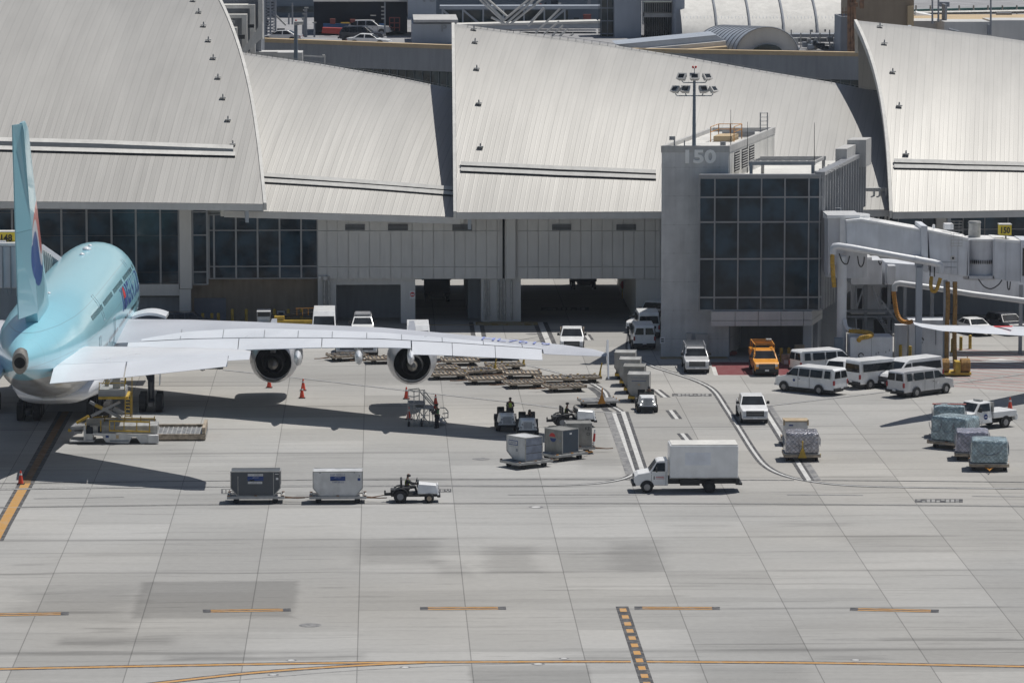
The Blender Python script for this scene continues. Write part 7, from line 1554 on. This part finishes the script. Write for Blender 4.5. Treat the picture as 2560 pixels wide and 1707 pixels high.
# ================================================================ DOLLIES AND CONTAINERS
def dolly(label, loc, head, L=3.4, W=2.2, mat='galvanised', group='container dollies', bar='dirty_steel', up=False, rollers=True, full=True, name='container_dolly', h=.50):
    root = thing(name, label, 'dolly', loc, head, group); mb = M()
    for s_ in (1, -1): mb.box(-L / 2, L / 2, s_ * (W / 2 - .05) - .05, s_ * (W / 2 - .05) + .05, h - .18, h)
    for x in (-L / 2 + .05, L / 2 - .05): mb.box(x - .05, x + .05, -W / 2 + .1, W / 2 - .1, h - .18, h)
    for i in range(1, 4): x = -L / 2 + L * i / 4; mb.box(x - .04, x + .04, -W / 2 + .1, W / 2 - .1, h - .17, h - .06)
    mb.box(-L / 2 + .2, L / 2 - .2, -.12, .12, h - .26, h - .17); mb.box(-L / 2 + .11, L / 2 - .11, -W / 2 + .11, W / 2 - .11, h - .13, h - .09)
    for s_ in (1, -1):
        for x in (-L / 2 + .1, 0, L / 2 - .1): mb.box(x - .10, x + .10, s_ * (W / 2 - .04) - .03, s_ * (W / 2 - .04) + .03, h + .002, h + .07, 1)
    mb.build('frame', [mat, 'rust' if bar == 'dirty_steel' else bar], root, False, None, .015)
    if rollers:
        mb = M(); n = 9
        for i in range(n): x = -L / 2 + .2 + (L - .4) * i / (n - 1); mb.cyl((x, -W / 2 + .14, h - .03), (x, -.05, h - .03), .045, None, 6); mb.cyl((x, .05, h - .03), (x, W / 2 - .14, h - .03), .045, None, 6)
        mb.build('roller_bed', 'steel', root, False)
    for x in (-L / 2 + .6, L / 2 - .6):
        for s_ in (1, -1): mb = M(); mb.cyl((x, s_ * (W / 2 - .40), .19), (x, s_ * (W / 2 - .18), .19), .19, None, 14); mb.build('wheel', 'black_rubber', root, False, 40)
    mb = M()
    if up: mb.bar((L / 2, 0, h - .15), (L / 2 + .25, 0, h + 1.0), .09); mb.hexa([(L / 2, -.3, h - .2), (L / 2 + .1, -.3, h - .2), (L / 2 + .1, .3, h - .2), (L / 2, .3, h - .2), (L / 2 + .1, -.06, h + .5), (L / 2 + .18, -.06, h + .5), (L / 2 + .18, .06, h + .5), (L / 2 + .1, .06, h + .5)])
    else: mb.bar((L / 2, .25, h - .2), (L / 2 + .9, 0, h - .26), .06); mb.bar((L / 2, -.25, h - .2), (L / 2 + .9, 0, h - .26), .06); mb.bar((L / 2 + .85, 0, h - .26), (L / 2 + 1.35, 0, h - .24), .06)
    mb.build('drawbar', bar, root, False)
    return root
def container(label, loc, head, P, D, body, frame='galvanised', group='air freight containers', marks=(), curtain=None, mats=()):
    """profile P in the x-z plane (bottom cut corners), D deep along y; marks on the -y face"""
    root = thing('freight_container', label, 'container', loc, head, group); mb = M(); mb.prism([(x, -D / 2, z) for x, z in P], (0, D, 0)); mb.build('shell', body, root, False, None, .02)
    mb = M()
    for (a, za), (b, zb) in zip(P, P[1:] + P[:1]):
        for y in (-D / 2, D / 2): mb.bar((a, y, za), (b, y, zb), .055)
    for x, z in P: mb.bar((x, -D / 2, z), (x, D / 2, z), .055)
    mb.build('edge_frame', frame, root, False)
    for nm, k, fn in marks: mb = M(); fn(mb, -D / 2 - .012); mb.build(nm, k, root, False)
    return root
def rect(x0, x1, z0, z1): return lambda mb, y: mb.box(x0, x1, y, y + .010, z0, z1)
def word(s_, x0, z0, w, h): return lambda mb, y: mb.text(s_, flat_text((x0, y - .004, z0), (1, 0, 0), (0, 0, 1), width=w, height=h))
BOAT = [(-1.18, 0), (1.18, 0), (1.62, .52), (1.62, 1.60), (-1.62, 1.60), (-1.62, .52)]
d1 = gl(640, 1254); d2 = gl(845, 1254)
for g_, lab in ((d1, 'pale steel dolly under the dark boat-shaped container'), (d2, 'pale steel dolly under the white boat-shaped container')): dolly(lab, g_, 0, 3.75, 1.75, 'plaster', bar='rust')
common = lambda c1: [('label_panel', 'blue_ink' if c1 else 'blue_ink', rect(-.52, .52, 1.02, 1.34)), ('label_line', 'white_ink', word('FREIGHT', -.22, 1.20, .44, .08)), ('label_corner', 'white_ink', rect(-.42, -.05, 1.03, 1.09)), ('square_mark', 'blue_ink', rect(1.30, 1.50, 1.02, 1.22))]
container('dark grey boat-shaped container with blue label riding on the rear dolly', (d1.x, d1.y, .52), 0, BOAT, 1.53, 'uld_dark', 'galvanised', marks=[('label_panel', 'blue_ink', rect(-.52, .52, 1.00, 1.30)), ('number_plate', 'uld_white', rect(-.50, .50, 1.31, 1.46)), ('number_plate', 'uld_white', rect(-.50, .44, .80, .95)), ('lettering', 'slate_wall', word('DQF 20180 LA', -.46, 1.34, .92, .09)), ('lettering', 'slate_wall', word('TARE 90 KG', -.40, .83, .76, .08)), ('lettering', 'white_ink', word('JAMCO', -.2, 1.17, .40, .07)), ('label_patch', 'white_ink', rect(-.40, -.08, 1.005, 1.08)), ('square_mark', 'white_ink', rect(1.34, 1.50, 1.06, 1.20)), ('door_strip', 'galvanised', rect(-1.17, -1.13, .02, 1.30)), ('door_strip', 'galvanised', rect(1.16, 1.20, .05, 1.55)), ('square_mark', 'white_ink', rect(1.28, 1.52, 1.42, 1.46))])
container('white boat-shaped container with blue label riding on the front dolly', (d2.x, d2.y, .52), 0, BOAT, 1.53, 'uld_white', 'galvanised', marks=[('label_panel', 'blue_ink', rect(-.50, .50, 1.00, 1.30)), ('lettering', 'blue_ink', word('DQF 23038 LA', -.48, 1.35, .96, .10)), ('lettering', 'blue_ink', word('TARE 90 KG', -.38, .86, .78, .09)), ('lettering', 'white_ink', word('JAMCO', -.22, 1.18, .44, .07)), ('label_patch', 'white_ink', rect(-.42, .0, 1.01, 1.05)), ('square_mark', 'blue_ink', rect(1.30, 1.48, 1.00, 1.18)), ('square_mark', 'slate_wall', rect(1.38, 1.44, 1.25, 1.38)), ('square_mark', 'slate_wall', rect(1.05, 1.12, 1.5, 1.58)), ('square_mark', 'slate_wall', rect(-1.22, -1.1, 1.5, 1.58))])
mb = M(); a, b = Vector((d1.x + 2.0, d1.y, .28)), Vector((d2.x - 1.9, d2.y, .32)); mb.bar(a, b, .05); tag(mb.build('tow_bar', 'rust'), 'rusty tow bar between the dark and the white container dollies', 'tow bar', 'tow bars')
mb = M(); a, b = Vector((d2.x + 2.0, d2.y, .26)), Vector((p1.x - 1.7, p1.y, .48)); mb.bar(a, b, .05); tag(mb.build('tow_bar', 'rust'), 'rusty tow bar between the white container dolly and the tractor', 'tow bar', 'tow bars')
LD3 = [(-.45, 0), (.80, 0), (.80, 1.62), (-1.20, 1.62), (-1.20, .55)]
q1 = gl(1316, 1166); q2 = gl(1407, 1147); q3 = gl(1447, 1130)
dolly('steel dolly under the white container with framed label', q1, 36, 3.0, 2.2, 'galvanised', bar='dirty_steel'); dolly('steel dolly under the container with the round red and blue emblem', q2, 38, 2.9, 2.1, 'galvanised', bar='orange_bar'); dolly('steel dolly with a red-white marker pole behind the emblem container', q3, 2, 2.2, 1.9, 'galvanised', bar='rust')
c_ = container('white container with cut corner, framed label and grey ribbed curtain end', (q1.x, q1.y, .52), -52, LD3, 1.53, 'uld_white', marks=[('label_frame', 'blue_ink', rect(-.98, -.02, 1.02, 1.36)), ('label_panel', 'uld_white', lambda mb, y: mb.box(-.93, -.07, y - .006, y, 1.07, 1.31)), ('lettering', 'blue_ink', lambda mb, y: mb.text('UNITED', flat_text((-.82, y - .012, 1.12), (1, 0, 0), (0, 0, 1), width=.62, height=.14))), ('lettering', 'slate_wall', word('TARE 82 KG', -.9, .90, .72, .07)), ('square_mark', 'slate_wall', rect(-.22, -.02, .60, .80)), ('lettering', 'slate_wall', word('AKE 20 UA', -.98, 1.44, .8, .08))])
mb = M(); mb.box(.80, .83, -.70, .70, .06, 1.56, 0); [mb.box(.832, .845, -.72, .72, z, z + .035, 1) for z in (.52, 1.06)]; mb.build('curtain_end', ['uld_curtain', 'mark_black'], c_, False)
c_ = container('dull grey container with round red-white-blue emblem and dark slate end', (q2.x, q2.y, .52), -48, [(-1.0, 0), (.75, 0), (.75, 1.64), (-1.0, 1.64)], 1.55, 'uld_grey', marks=[('square_mark', 'slate_wall', rect(.42, .62, .80, .98)), ('lettering', 'slate_wall', word('AKE 7781 KE', -.2, 1.42, .8, .09)), ('lettering', 'slate_wall', word('TARE 79', -.6, .46, .9, .07)),
    ('round_emblem', 'red_ink', lambda mb, y: mb.poly([(-.25 + .30 * math.cos(math.pi * i / 10), y, 1.12 + .27 * math.sin(math.pi * i / 10)) for i in range(11)])), ('round_emblem', 'blue_ink', lambda mb, y: mb.poly([(-.18 + .30 * math.cos(math.pi * i / 10), y, 1.02 - .27 * math.sin(math.pi * i / 10)) for i in range(11)]))])
mb = M(); mb.box(.75, .775, -.75, .75, .05, 1.6, 0); mb.box(.776, .79, -.1, .1, 1.3, 1.42, 1); mb.build('slate_end', ['uld_slate', 'white_ink'], c_, False)
container('pale container with black letters half hidden behind the emblem container', (q3.x, q3.y, .52), 2, [(-.95, .0), (.85, .0), (.85, 1.64), (-.95, 1.64)], 1.55, 'uld_grey', marks=[('lettering', 'black_ink', word('KE', .38, 1.18, .34, .22)), ('lettering', 'black_ink', word('C3', .48, .80, .24, .18))])
mb = M(); mb.cyl((q3.x + 1.0, q3.y - .8, .45), (q3.x + 1.1, q3.y - .8, 1.75), .06, .06, 8, 0); mb.cyl((q3.x + 1.03, q3.y - .8, .9), (q3.x + 1.08, q3.y - .8, 1.45), .09, .075, 8, 1); tag(mb.build('marker_pole', ['white_paint', 'red_ink']), 'red and white marker pole at the back corner of the emblem container dolly', 'pole')
# row of four carts behind the tractor with headlights
for k, (x, y, lab) in enumerate([(1600, 1001, 'first behind the tractor, with a clear large letter code'), (1589, 980, 'second behind the tractor, pale yellowish roof'), (1578, 962, 'third behind the tractor, grey roof'), (1566, 944, 'last of the row behind the tractor')]):
    g_ = gl(x, y); dolly('ochre dolly under the grey container ' + lab.split(',')[0], g_, -97, 2.9, 1.7, 'yellow_paint', 'dollies of the tractor train', 'orange_bar', rollers=False)
    c_ = thing('freight_container', 'grey freight container ' + lab, 'container', (g_.x, g_.y, .52), -97 + 90, 'containers of the tractor train'); mb = M(); Pc = [(-.62, 0), (.74, 0), (.74, 1.62), (-.90, 1.62), (-.90, .45)]; mb.prism([(x_, -1.0, z_) for x_, z_ in Pc], (0, 2.0, 0)); mb.build('shell', 'uld_mid' if k != 1 else 'uld_grey', c_, False, None, .02)
    mb = M(); [mb.bar((x_, -1.0, z_), (x_, 1.0, z_), .05) for x_, z_ in Pc]; [mb.bar((a_[0], yy, a_[1]), (b_[0], yy, b_[1]), .05) for a_, b_ in zip(Pc, Pc[1:] + Pc[:1]) for yy in (-1, 1)]; mb.build('edge_frame', 'galvanised', c_, False)
    mb = M(); mb.text(('AMER2266UA', 'AMER1048UA', 'AMER3157UA', 'AMER4021UA')[k], flat_text((-.66, -1.012, 1.28), (1, 0, 0), (0, 0, 1), width=1.28, height=.19)); mb.build('lettering', 'slate_wall', c_, False); mb = M(); mb.box(-.60, .52, -1.012, -1.002, 1.12, 1.16); mb.box(-.12, .06, -1.012, -1.002, .78, .92, 1); mb.build('label_strip', ['blue_ink', 'tan_light'], c_, False)
# empty dollies
EG = 'empty roller dollies'; lab0 = 'empty roller dolly parked in the crowded rows right of the outer engine'
proto = dolly(lab0, gl(1100, 932), 190, 3.1, 2.1, 'dirty_steel', EG, 'rust')
for x, y, a in [(1150, 912, 185), (1120, 946, 188), (1218, 935, 184), (1215, 958, 186), (1305, 944, 182), (1312, 968, 190), (1385, 957, 184), (1412, 977, 192)]: dup(proto, gl(x, y), a, lab0)
for x, y, a, lab in [(868, 900, 200, 'empty roller dolly between the two engines, behind the pointed fairing'), (962, 907, 185, 'empty roller dolly just left of the outer engine')]: dup(proto, gl(x, y), a, lab)
for x, y, a, lab in [(1262, 924, 12, 'empty roller dolly with upright yellow drawbar near the low white truck'), (1452, 955, 12, 'empty roller dolly with upright yellow drawbar at the right end of the rows'), (1192, 938, 20, 'empty roller dolly with upright yellow drawbar amid the rows')]: dolly(lab, gl(x, y), a, 3.0, 2.0, 'dirty_steel', EG, 'yellow_paint', True)
dolly('empty roller dolly with orange drawbar standing at the painted road lines', gl(1496, 1014), -80, 2.1, 2.9, 'galvanised', EG, 'orange_bar', True)
# pallets with wrapped cargo
def wrapmat(k, col, net, foil):
    m, nt, b = newmat(k); tc = nt.nodes.new('ShaderNodeTexCoord').outputs['Object']; x, y, z = sep(nt, tc)
    q = mth(nt, 'ADD', mth(nt, 'ADD', x, y), mth(nt, 'MULTIPLY', noise(nt, tc, 1.2, 2.0), .25)); 
    def dl(v): fr = mth(nt, 'FRACT', mth(nt, 'DIVIDE', v, .30)); return ramp(nt, mth(nt, 'ABSOLUTE', mth(nt, 'SUBTRACT', fr, .5)), .40, .46)
    lines = mth(nt, 'MAXIMUM', dl(mth(nt, 'ADD', q, z)), dl(mth(nt, 'SUBTRACT', q, z)))
    n1 = noise(nt, tc, 2.6, 5.0, .65); c = mixc(nt, ramp(nt, n1, .35, .68), tuple(v * .6 for v in col), tuple(min(v * 1.3, .8) for v in col))
    if net: c = mixc(nt, mth(nt, 'MULTIPLY', lines, .8), c, net)
    nt.links.new(c, b.inputs['Base Color']); b.inputs['Roughness'].default_value = .26; b.inputs['Metallic'].default_value = .6 if foil else .15; b.inputs['Coat Weight'].default_value = .6; b.inputs['Coat Roughness'].default_value = .12; nt.links.new(bump(nt, noise(nt, tc, 5.5, 4.0, .7), .9, .12), b.inputs['Normal']); MT[k] = m
wrapmat('wrap_teal', (.36, .47, .52), (.12, .18, .20), False); wrapmat('wrap_violet', (.40, .40, .49), (.16, .15, .18), False); wrapmat('wrap_foil', (.55, .54, .58), (.12, .11, .13), True)
def cargo(label, loc, head, L, W, H, mat, seed, group='wrapped cargo pallets', strap=None):
    root = thing('cargo_pallet', label, 'cargo', (loc.x, loc.y, .52), head, group); rnd = random.Random(seed); bm = bmesh.new(); bmesh.ops.create_cube(bm, size=1.0); bmesh.ops.subdivide_edges(bm, edges=bm.edges[:], cuts=5, use_grid_fill=True); mb = M()
    for v in bm.verts:
        p = v.co; tp_ = .5 + p.z; k = 1 - .05 * tp_; j = lambda s_: rnd.uniform(-s_, s_); v.co = Vector((p.x * L * k + j(.035), p.y * W * k + j(.035), tp_ * H + (j(.05) if tp_ > .05 else 0) + .04))
    mb.v = [tuple(v.co) for v in bm.verts]; bm.verts.index_update(); mb.f = [tuple(v.index for v in f.verts) for f in bm.faces]; mb.mi = [0] * len(mb.f); bm.free(); o = mb.build('wrapped_load', mat, root, False, 50); sd = o.modifiers.new('smooth', 'SUBSURF'); sd.levels = 1; sd.render_levels = 1
    mb = M(); mb.box(-L / 2 - .06, L / 2 + .06, -W / 2 - .06, W / 2 + .06, 0, .04); mb.build('base_sheet', 'galvanised', root, False)
    mb = M()                                                # slack net rope hung in loops round the load
    for sgy in (-1, 1):
        for x0 in (-L / 3, 0, L / 3): mb.tube([(x0 + L / 6 * math.cos(t * .449), sgy * (W / 2 + .03), H * .78 - H * .42 * math.sin(t * .449)) for t in range(8)], .022, 5)
    for sgx in (-1, 1): mb.tube([(sgx * (L / 2 + .03), W * .35 * math.cos(t * .449), H * .82 - H * .45 * math.sin(t * .449)) for t in range(8)], .022, 5)
    mb.build('net_rope', 'slate_wall', root, False)
    if strap: mb = M(); mb.box(-.25, .25, -W / 2 - .02, W / 2 + .02, H + .02, H + .06); mb.build('red_ribbon', strap, root, False)
PG2 = 'dollies under wrapped pallets'
c1 = gl(2472, 1172); c2 = gl(2430, 1146); c3 = gl(2388, 1118); c4 = gl(2372, 1090); c5 = gl(2003, 1148); c6 = gl(1988, 1110)
for g_, h_, L_, W_, bar, lab in ((c1, -97, 2.5, 2.75, 'orange_bar', 'dolly with orange drawbar under the nearest teal wrapped pallet'), (c2, -97, 2.5, 2.5, 'rust', 'dolly under the violet wrapped pallet'), (c3, -38, 3.2, 2.6, 'rust', 'dolly with red end plate under the netted teal pallet'), (c4, -97, 2.5, 2.5, 'rust', 'dolly under the farthest teal pallet with pink ribbon'), (c5, -92, 2.5, 2.6, 'yellow_paint', 'dolly with yellow drawbar under the silver foil pallet'), (c6, -92, 2.4, 2.0, 'rust', 'dolly under the grey crate with tan top')):
    dolly(lab, g_, h_, L_, W_, 'dirty_steel', PG2, bar, bar == 'yellow_paint', rollers=False)
cargo('nearest teal wrapped pallet, with orange drawbar in front', c1, -97, 2.5, 2.6, 1.62, 'wrap_teal', 1); cargo('violet wrapped pallet squeezed between two teal pallets', c2, -97, 2.3, 2.4, 1.5, 'wrap_violet', 2); cargo('wide teal pallet under a dark diamond net with shiny foil corner', c3, -38, 3.0, 2.3, 1.75, 'wrap_teal', 3); cargo('farthest teal pallet with pink ribbon on its flat top', c4, -97, 2.3, 2.4, 1.8, 'wrap_teal', 4, strap='brick_red'); cargo('crumpled silver foil pallet on a dolly over the dark road stripe', c5, -92, 2.4, 2.45, 1.5, 'wrap_foil', 5)
cr = thing('crate', 'pale grey crate with tan wooden top and blue round mark behind the foil pallet', 'crate', (c6.x, c6.y, .52), -2); mb = M(); mb.box(-.85, .85, -.7, .7, 0, 1.2); mb.build('crate_body', 'uld_white', cr, False, None, .03); mb = M(); mb.box(-.9, .9, -.75, .75, 1.21, 1.29); [mb.box(s_ * .86 - .06, s_ * .86 + .06, -.78, -.70, .95, 1.36) for s_ in (1, -1)]; mb.build('crate_top', 'cardboard', cr, False, None, .02); mb = M(); mb.cyl((0, -.715, .42), (0, -.705, .42), .25, None, 16); mb.box(-.5, -.2, -.715, -.705, .9, 1.0); mb.build('round_mark', 'blue_ink', cr, False)
# ================================================================ CARGO LOADER
YL = 300.0; lo = thing('cargo_loader', 'white scissor-lift cargo loader with yellow rails raised beside the blue airliner belly', 'cargo loader', (A(300, 1112, YL).x, YL + 1.2, 0))
mb = M(); mb.pxpoly([(232, 1082), (392, 1087), (392, 1106), (352, 1109), (340, 1092), (330, 1092), (322, 1109), (264, 1106), (256, 1090), (232, 1088)], YL, 2.6); mb.build('chassis', 'uld_white', lo, bevel=.03)
mb = M(); mb.px(275, 322, 1100, 1103, YL - .015, .02, 0); mb.px(264, 272, 1088, 1094, YL - .015, .02, 1); mb.px(290, 297, 1087, 1096, YL - .015, .02, 2); mb.build('side_stripe', ['slate_blue', 'blue_ink', 'tan_light'], lo)
for x in (242, 336):
    for dy in (.15, 2.1): c = A(x, 1107, YL + dy); mb = M(); mb.cyl((c.x, c.y, .38), (c.x, c.y + .35, .38), .38, None, 18); mb.build('wheel', 'black_rubber', lo, None, None)
mb = M(); mb.px(174, 236, 1101, 1105, YL, 2.0); mb.px(209, 214, 1062, 1104, YL, .3); mb.px(214, 232, 1084, 1104, YL + .2, 1.4); mb.build('driver_step', 'uld_white', lo, bevel=.02); M().px(370, 396, 1088, 1108, YL - .2, .35).build('outrigger', 'uld_white', lo, bevel=.02)
mb = M(); mb.px(213, 232, 1067, 1096, YL + .3, .9); mb.px(245, 254, 1066, 1084, YL + .2, .3); mb.build('control_seat', 'navy', lo, bevel=.05)
mb = M(); mb.px(225, 393, 1064, 1084, YL + .4, 2.4, 0); mb.build('main_deck', 'galvanised', lo)
mb = M(); mb.px(216, 258, 1046, 1072, YL + 1.5, .3, 0); mb.px(258, 390, 1046, 1078, YL + 3.0, .2, 0); mb.build('side_box', 'plaster', lo)
mb = M()
def pxbar(mb, x0, y0, x1, y1, Y, w=.07, m=0): mb.bar(A(x0, y0, Y), A(x1, y1, Y), w, m)
for x in (252, 274, 286, 310, 342, 374): pxbar(mb, x, 1050, x, 1078, YL + .1)
for x in (232, 262, 312, 352, 386): pxbar(mb, x, 1040, x, 1062, YL + 2.9)
for a, b in (((232, 1044), (386, 1046)), ((214, 1056), (250, 1055)), ((214, 1070), (250, 1070)), ((232, 1043), (270, 1040))): pxbar(mb, *a, *b, YL + 2.9)
for a, b in (((274, 1052), (374, 1055)), ((274, 1076), (376, 1079)), ((214, 1058), (214, 1072))): pxbar(mb, *a, *b, YL + .1, .10)
mb.build('hand_rail', 'yellow_paint', lo)
mb = M()
for Y in (YL + .9, YL + 2.4):
    pxbar(mb, 224, 1004, 302, 1044, Y, .20, 0); pxbar(mb, 300, 1004, 228, 1040, Y, .18, 0); pxbar(mb, 238, 1012, 256, 1020, Y - .02, .22, 1); pxbar(mb, 222, 1040, 192, 1057, Y, .18, 1); pxbar(mb, 284, 1020, 308, 1034, Y + .3, .3, 0)
mb.build('scissor_arm', ['frame_metal', 'yellow_paint'], lo)
mb = M(); mb.px(246, 314, 976, 992, YL + .6, 2.8, 0); mb.px(246, 320, 991.5, 998, YL + .5, 3.0, 1); mb.px(248, 312, 973, 976, YL + .7, 2.6, 2); mb.build('lift_platform', ['frame_metal', 'yellow_paint', 'galvanised'], lo)
mb = M(); mb.px(282, 300, 945, 974, YL + 1.0, .5); mb.px(262, 272, 948, 975, YL + 2.4, .3); mb.px(296, 312, 955, 966, YL + 1.4, .05); mb.build('control_stand', 'galvanised', lo)
mb = M(); [pxbar(mb, x, 942 + i, x - 10, 960 + i, YL + 1.6, .05) for i, x in enumerate((266, 272, 278))]; pxbar(mb, 248, 958, 312, 957, YL + .7, .05); pxbar(mb, 312, 945, 312, 976, YL + .7, .06); pxbar(mb, 314, 940, 314, 958, YL + .7, .08); pxbar(mb, 248, 956, 248, 976, YL + .7, .05); pxbar(mb, 330, 938, 330, 1050, YL + .5, .06); mb.build('platform_rail', 'yellow_paint', lo)
mb = M(); pxbar(mb, 313, 992, 313, 1040, YL + .4, .07); pxbar(mb, 327, 980, 327, 1042, YL + .4, .07)
for y in (998, 1006, 1014, 1023, 1033, 1040): pxbar(mb, 313, y, 327, y, YL + .4, .07)
mb.build('ladder', 'yellow_paint', lo)
mb = M(); mb.px(176, 215, 1066, 1074, YL + .5, 2.0); mb.px(186, 205, 1078, 1084, YL + .5, 1.2); mb.px(170, 178, 1072, 1079, YL + .6, .3, 1); mb.build('front_guide', ['frame_metal', 'yellow_paint'], lo)
rdk = thing('roller_deck', 'low steel roller conveyor deck on the ground right of the cargo loader', 'conveyor', G(450, 1092)); c = gl(448, 1092); mb = M(); mb.box(c.x - 2.0, c.x + 2.0, c.y - 1.9, c.y + 2.3, .12, .42, 0); mb.build('deck_frame', 'steel', rdk, bevel=.02); mb = M(); [mb.box(c.x - 1.9 + i * .34, c.x - 1.82 + i * .34, c.y - 1.8, c.y + 2.2, .422, .46) for i in range(12)]; mb.build('roller_bed', 'galvanised', rdk); mb = M(); mb.box(c.x + 1.75, c.x + 1.98, c.y - 2.0, c.y + 2.4, .46, .95); mb.box(c.x - 2.0, c.x + 1.75, c.y + 2.2, c.y + 2.4, .43, .62); mb.box(c.x - 2.0, c.x + 2.0, c.y - 2.0, c.y - 1.9, .08, .5); mb.build('end_stop', 'dirty_steel', rdk)
lt2 = thing('roller_deck', 'dark low dolly train seen in the gap between tailplane and inner engine', 'conveyor', G(500, 925)); c = gl(515, 922); mb = M(); mb.box(c.x - 4.5, c.x + 1.4, c.y, c.y + 2.2, .25, .55, 0); [mb.cyl((c.x + a, c.y - .02, .22), (c.x + a, c.y + .2, .22), .22, None, 12, 1) for a in (-3.5, -1.5, .6)]; mb.box(c.x + 1.2, c.x + 1.5, c.y - .1, c.y + 2.3, .3, .75, 0); mb.build('deck_frame', ['dirty_steel', 'black_rubber'], lt2)
# ================================================================ MAINTENANCE STAIRS, CONES
ss = thing('maintenance_stand', 'wheeled galvanised work platform with guard rails under the outer engine', 'work platform', gl(1065, 1068)); b0 = gl(1060, 1066); YS = b0.y
mb = M()
for x0, y0, x1, y1, Y in [(1020, 1073, 1020, 975, YS), (1035, 1078, 1035, 977, YS + .2), (1048, 1073, 1048, 972, YS + 1.6), (1062, 1075, 1062, 975, YS + .1), (1059, 1070, 1059, 975, YS + 1.6), (1020, 974, 1048, 971, YS + .8), (1020, 974, 1035, 977, YS), (1035, 977, 1062, 975, YS + .2), (1020, 990, 1035, 992, YS), (1035, 992, 1048, 988, YS + .8), (1064, 980, 1085, 1008, YS + .1), (1050, 979, 1082, 1016, YS + 1.6), (1064, 990, 1083, 1010, YS + .1), (1100, 1019, 1112, 1019, YS + .2), (1112, 1019, 1120, 1028, YS + .2), (1120, 1028, 1120, 1045, YS + .2), (1106, 1034, 1120, 1032, YS + .2), (1104, 1040, 1118, 1058, YS + .2), (1108, 1045, 1120, 1043, YS + .2)]: mb.bar(A(x0, y0, Y), A(x1, y1, Y), .065)
mb.build('guard_rail', 'galvanised', ss)
mb = M()
for Y in (YS, YS + 1.6):
    for x0, y0, x1, y1 in [(1022, 1020, 1035, 1056), (1035, 1020, 1022, 1056), (1036, 1022, 1050, 1060), (1052, 1024, 1038, 1058), (1048, 1056, 1070, 1024), (1050, 1030, 1075, 1060), (1074, 1022, 1074, 1068), (1048, 1020, 1048, 1074), (1022, 1058, 1090, 1062), (1082, 1024, 1082, 1060), (1052, 1038, 1072, 1038)]: mb.bar(A(x0, y0, Y), A(x1, y1, Y), .055)
mb.build('truss_frame', 'galvanised', ss)
mb = M(); mb.pxpoly([(1020, 1008), (1062, 1009), (1062, 1012), (1020, 1011)], YS, 1.7); mb.pxpoly([(1040, 1018), (1085, 1020), (1085, 1024), (1040, 1022)], YS, 1.7); [mb.px(1072 + i * 7, 1086 + i * 7, 1026 + i * 8, 1028 + i * 8, YS + .2, 1.3) for i in range(5)]; mb.build('tread', 'frame_metal', ss)
for x in (1022, 1054, 1090):
    mb = M(); c = A(x, 1068, YS); mb.cyl((c.x - .08, YS, .2), (c.x + .08, YS, .2), .2, None, 14); mb.cyl((c.x - .08, YS + 1.6, .2), (c.x + .08, YS + 1.6, .2), .2, None, 14); mb.build('wheel', 'black_rubber', ss)
person('person standing at the work platform in a green vest with dark cap, back half turned', gl(1093, 1070), 150, stand(.35), 'vest_green', top='cloth_dark', cap='cloth_green')
cp = None
for x, y, z, lab in [(673, 969, 0, 'orange traffic cone directly under the inner engine'), (758, 976, 0, 'orange traffic cone with white collar, farther one of the pair between the engines'), (755, 995, 0, 'orange traffic cone, nearer one of the pair between the engines'), (1016, 997, 0, 'orange traffic cone left of the work platform rails'), (1022, 1048, 0, 'dull orange cone in the shade at the left foot of the work platform'), (1090, 1010, 'top', 'bright orange cone standing on top of another on the work platform'), (1089, 1022, 'low', 'lower orange cone of the two stacked on the work platform'), (52, 1210, 0, 'orange cone with white bands at the end of the yellow lead-in line'), (2525, 1024, 0, 'dark orange cone in the wing shadow at the right edge')]:
    if z == 0: L_ = gl(x, y)
    else: q_ = A(1089, 1022 if z == 'low' else 1010, YS + .5); L_ = Vector((q_.x, q_.y, q_.z))
    if cp is None:
        cp = thing('traffic_cone', lab, 'traffic cone', L_, 0, 'orange traffic cones'); b_ = L_; mb = M(); mb.cyl((b_.x, b_.y, .04), (b_.x, b_.y, .72), .15, .035, 16); mb.build('cone_body', 'cone_orange', cp, True, 40); mb = M(); mb.box(b_.x - .2, b_.x + .2, b_.y - .2, b_.y + .2, 0, .045); mb.build('cone_base', 'black_rubber', cp, True, None, .02); mb = M(); mb.cyl((b_.x, b_.y, .48), (b_.x, b_.y, .58), .083, .065, 16); mb.build('white_collar', 'reflective', cp, True, 40)
    else: dup(cp, L_, 0, lab)
    last = [o for o in bpy.data.objects if o.get('label') == lab][0]; last.scale = (1.3, 1.3, 1.3) if z == 0 else (1.1, 1.1, 1.0)
# ================================================================ AIR
m = bpy.data.materials.new('haze_air'); m.use_nodes = True; nt = m.node_tree
for n in list(nt.nodes):
    if n.type == 'BSDF_PRINCIPLED': nt.nodes.remove(n)
pv = nt.nodes.new('ShaderNodeVolumePrincipled'); pv.inputs['Color'].default_value = (0.80, 0.88, 1.0, 1); pv.inputs['Density'].default_value = 0.00008; pv.inputs['Anisotropy'].default_value = 0.2
nt.links.new(pv.outputs[0], nt.nodes['Material Output'].inputs['Volume']); MT['haze_air'] = m
hz = M().box(-260, 300, -40, 760, -1.0, 47.0).build('haze', 'haze_air'); hz['kind'] = 'stuff'
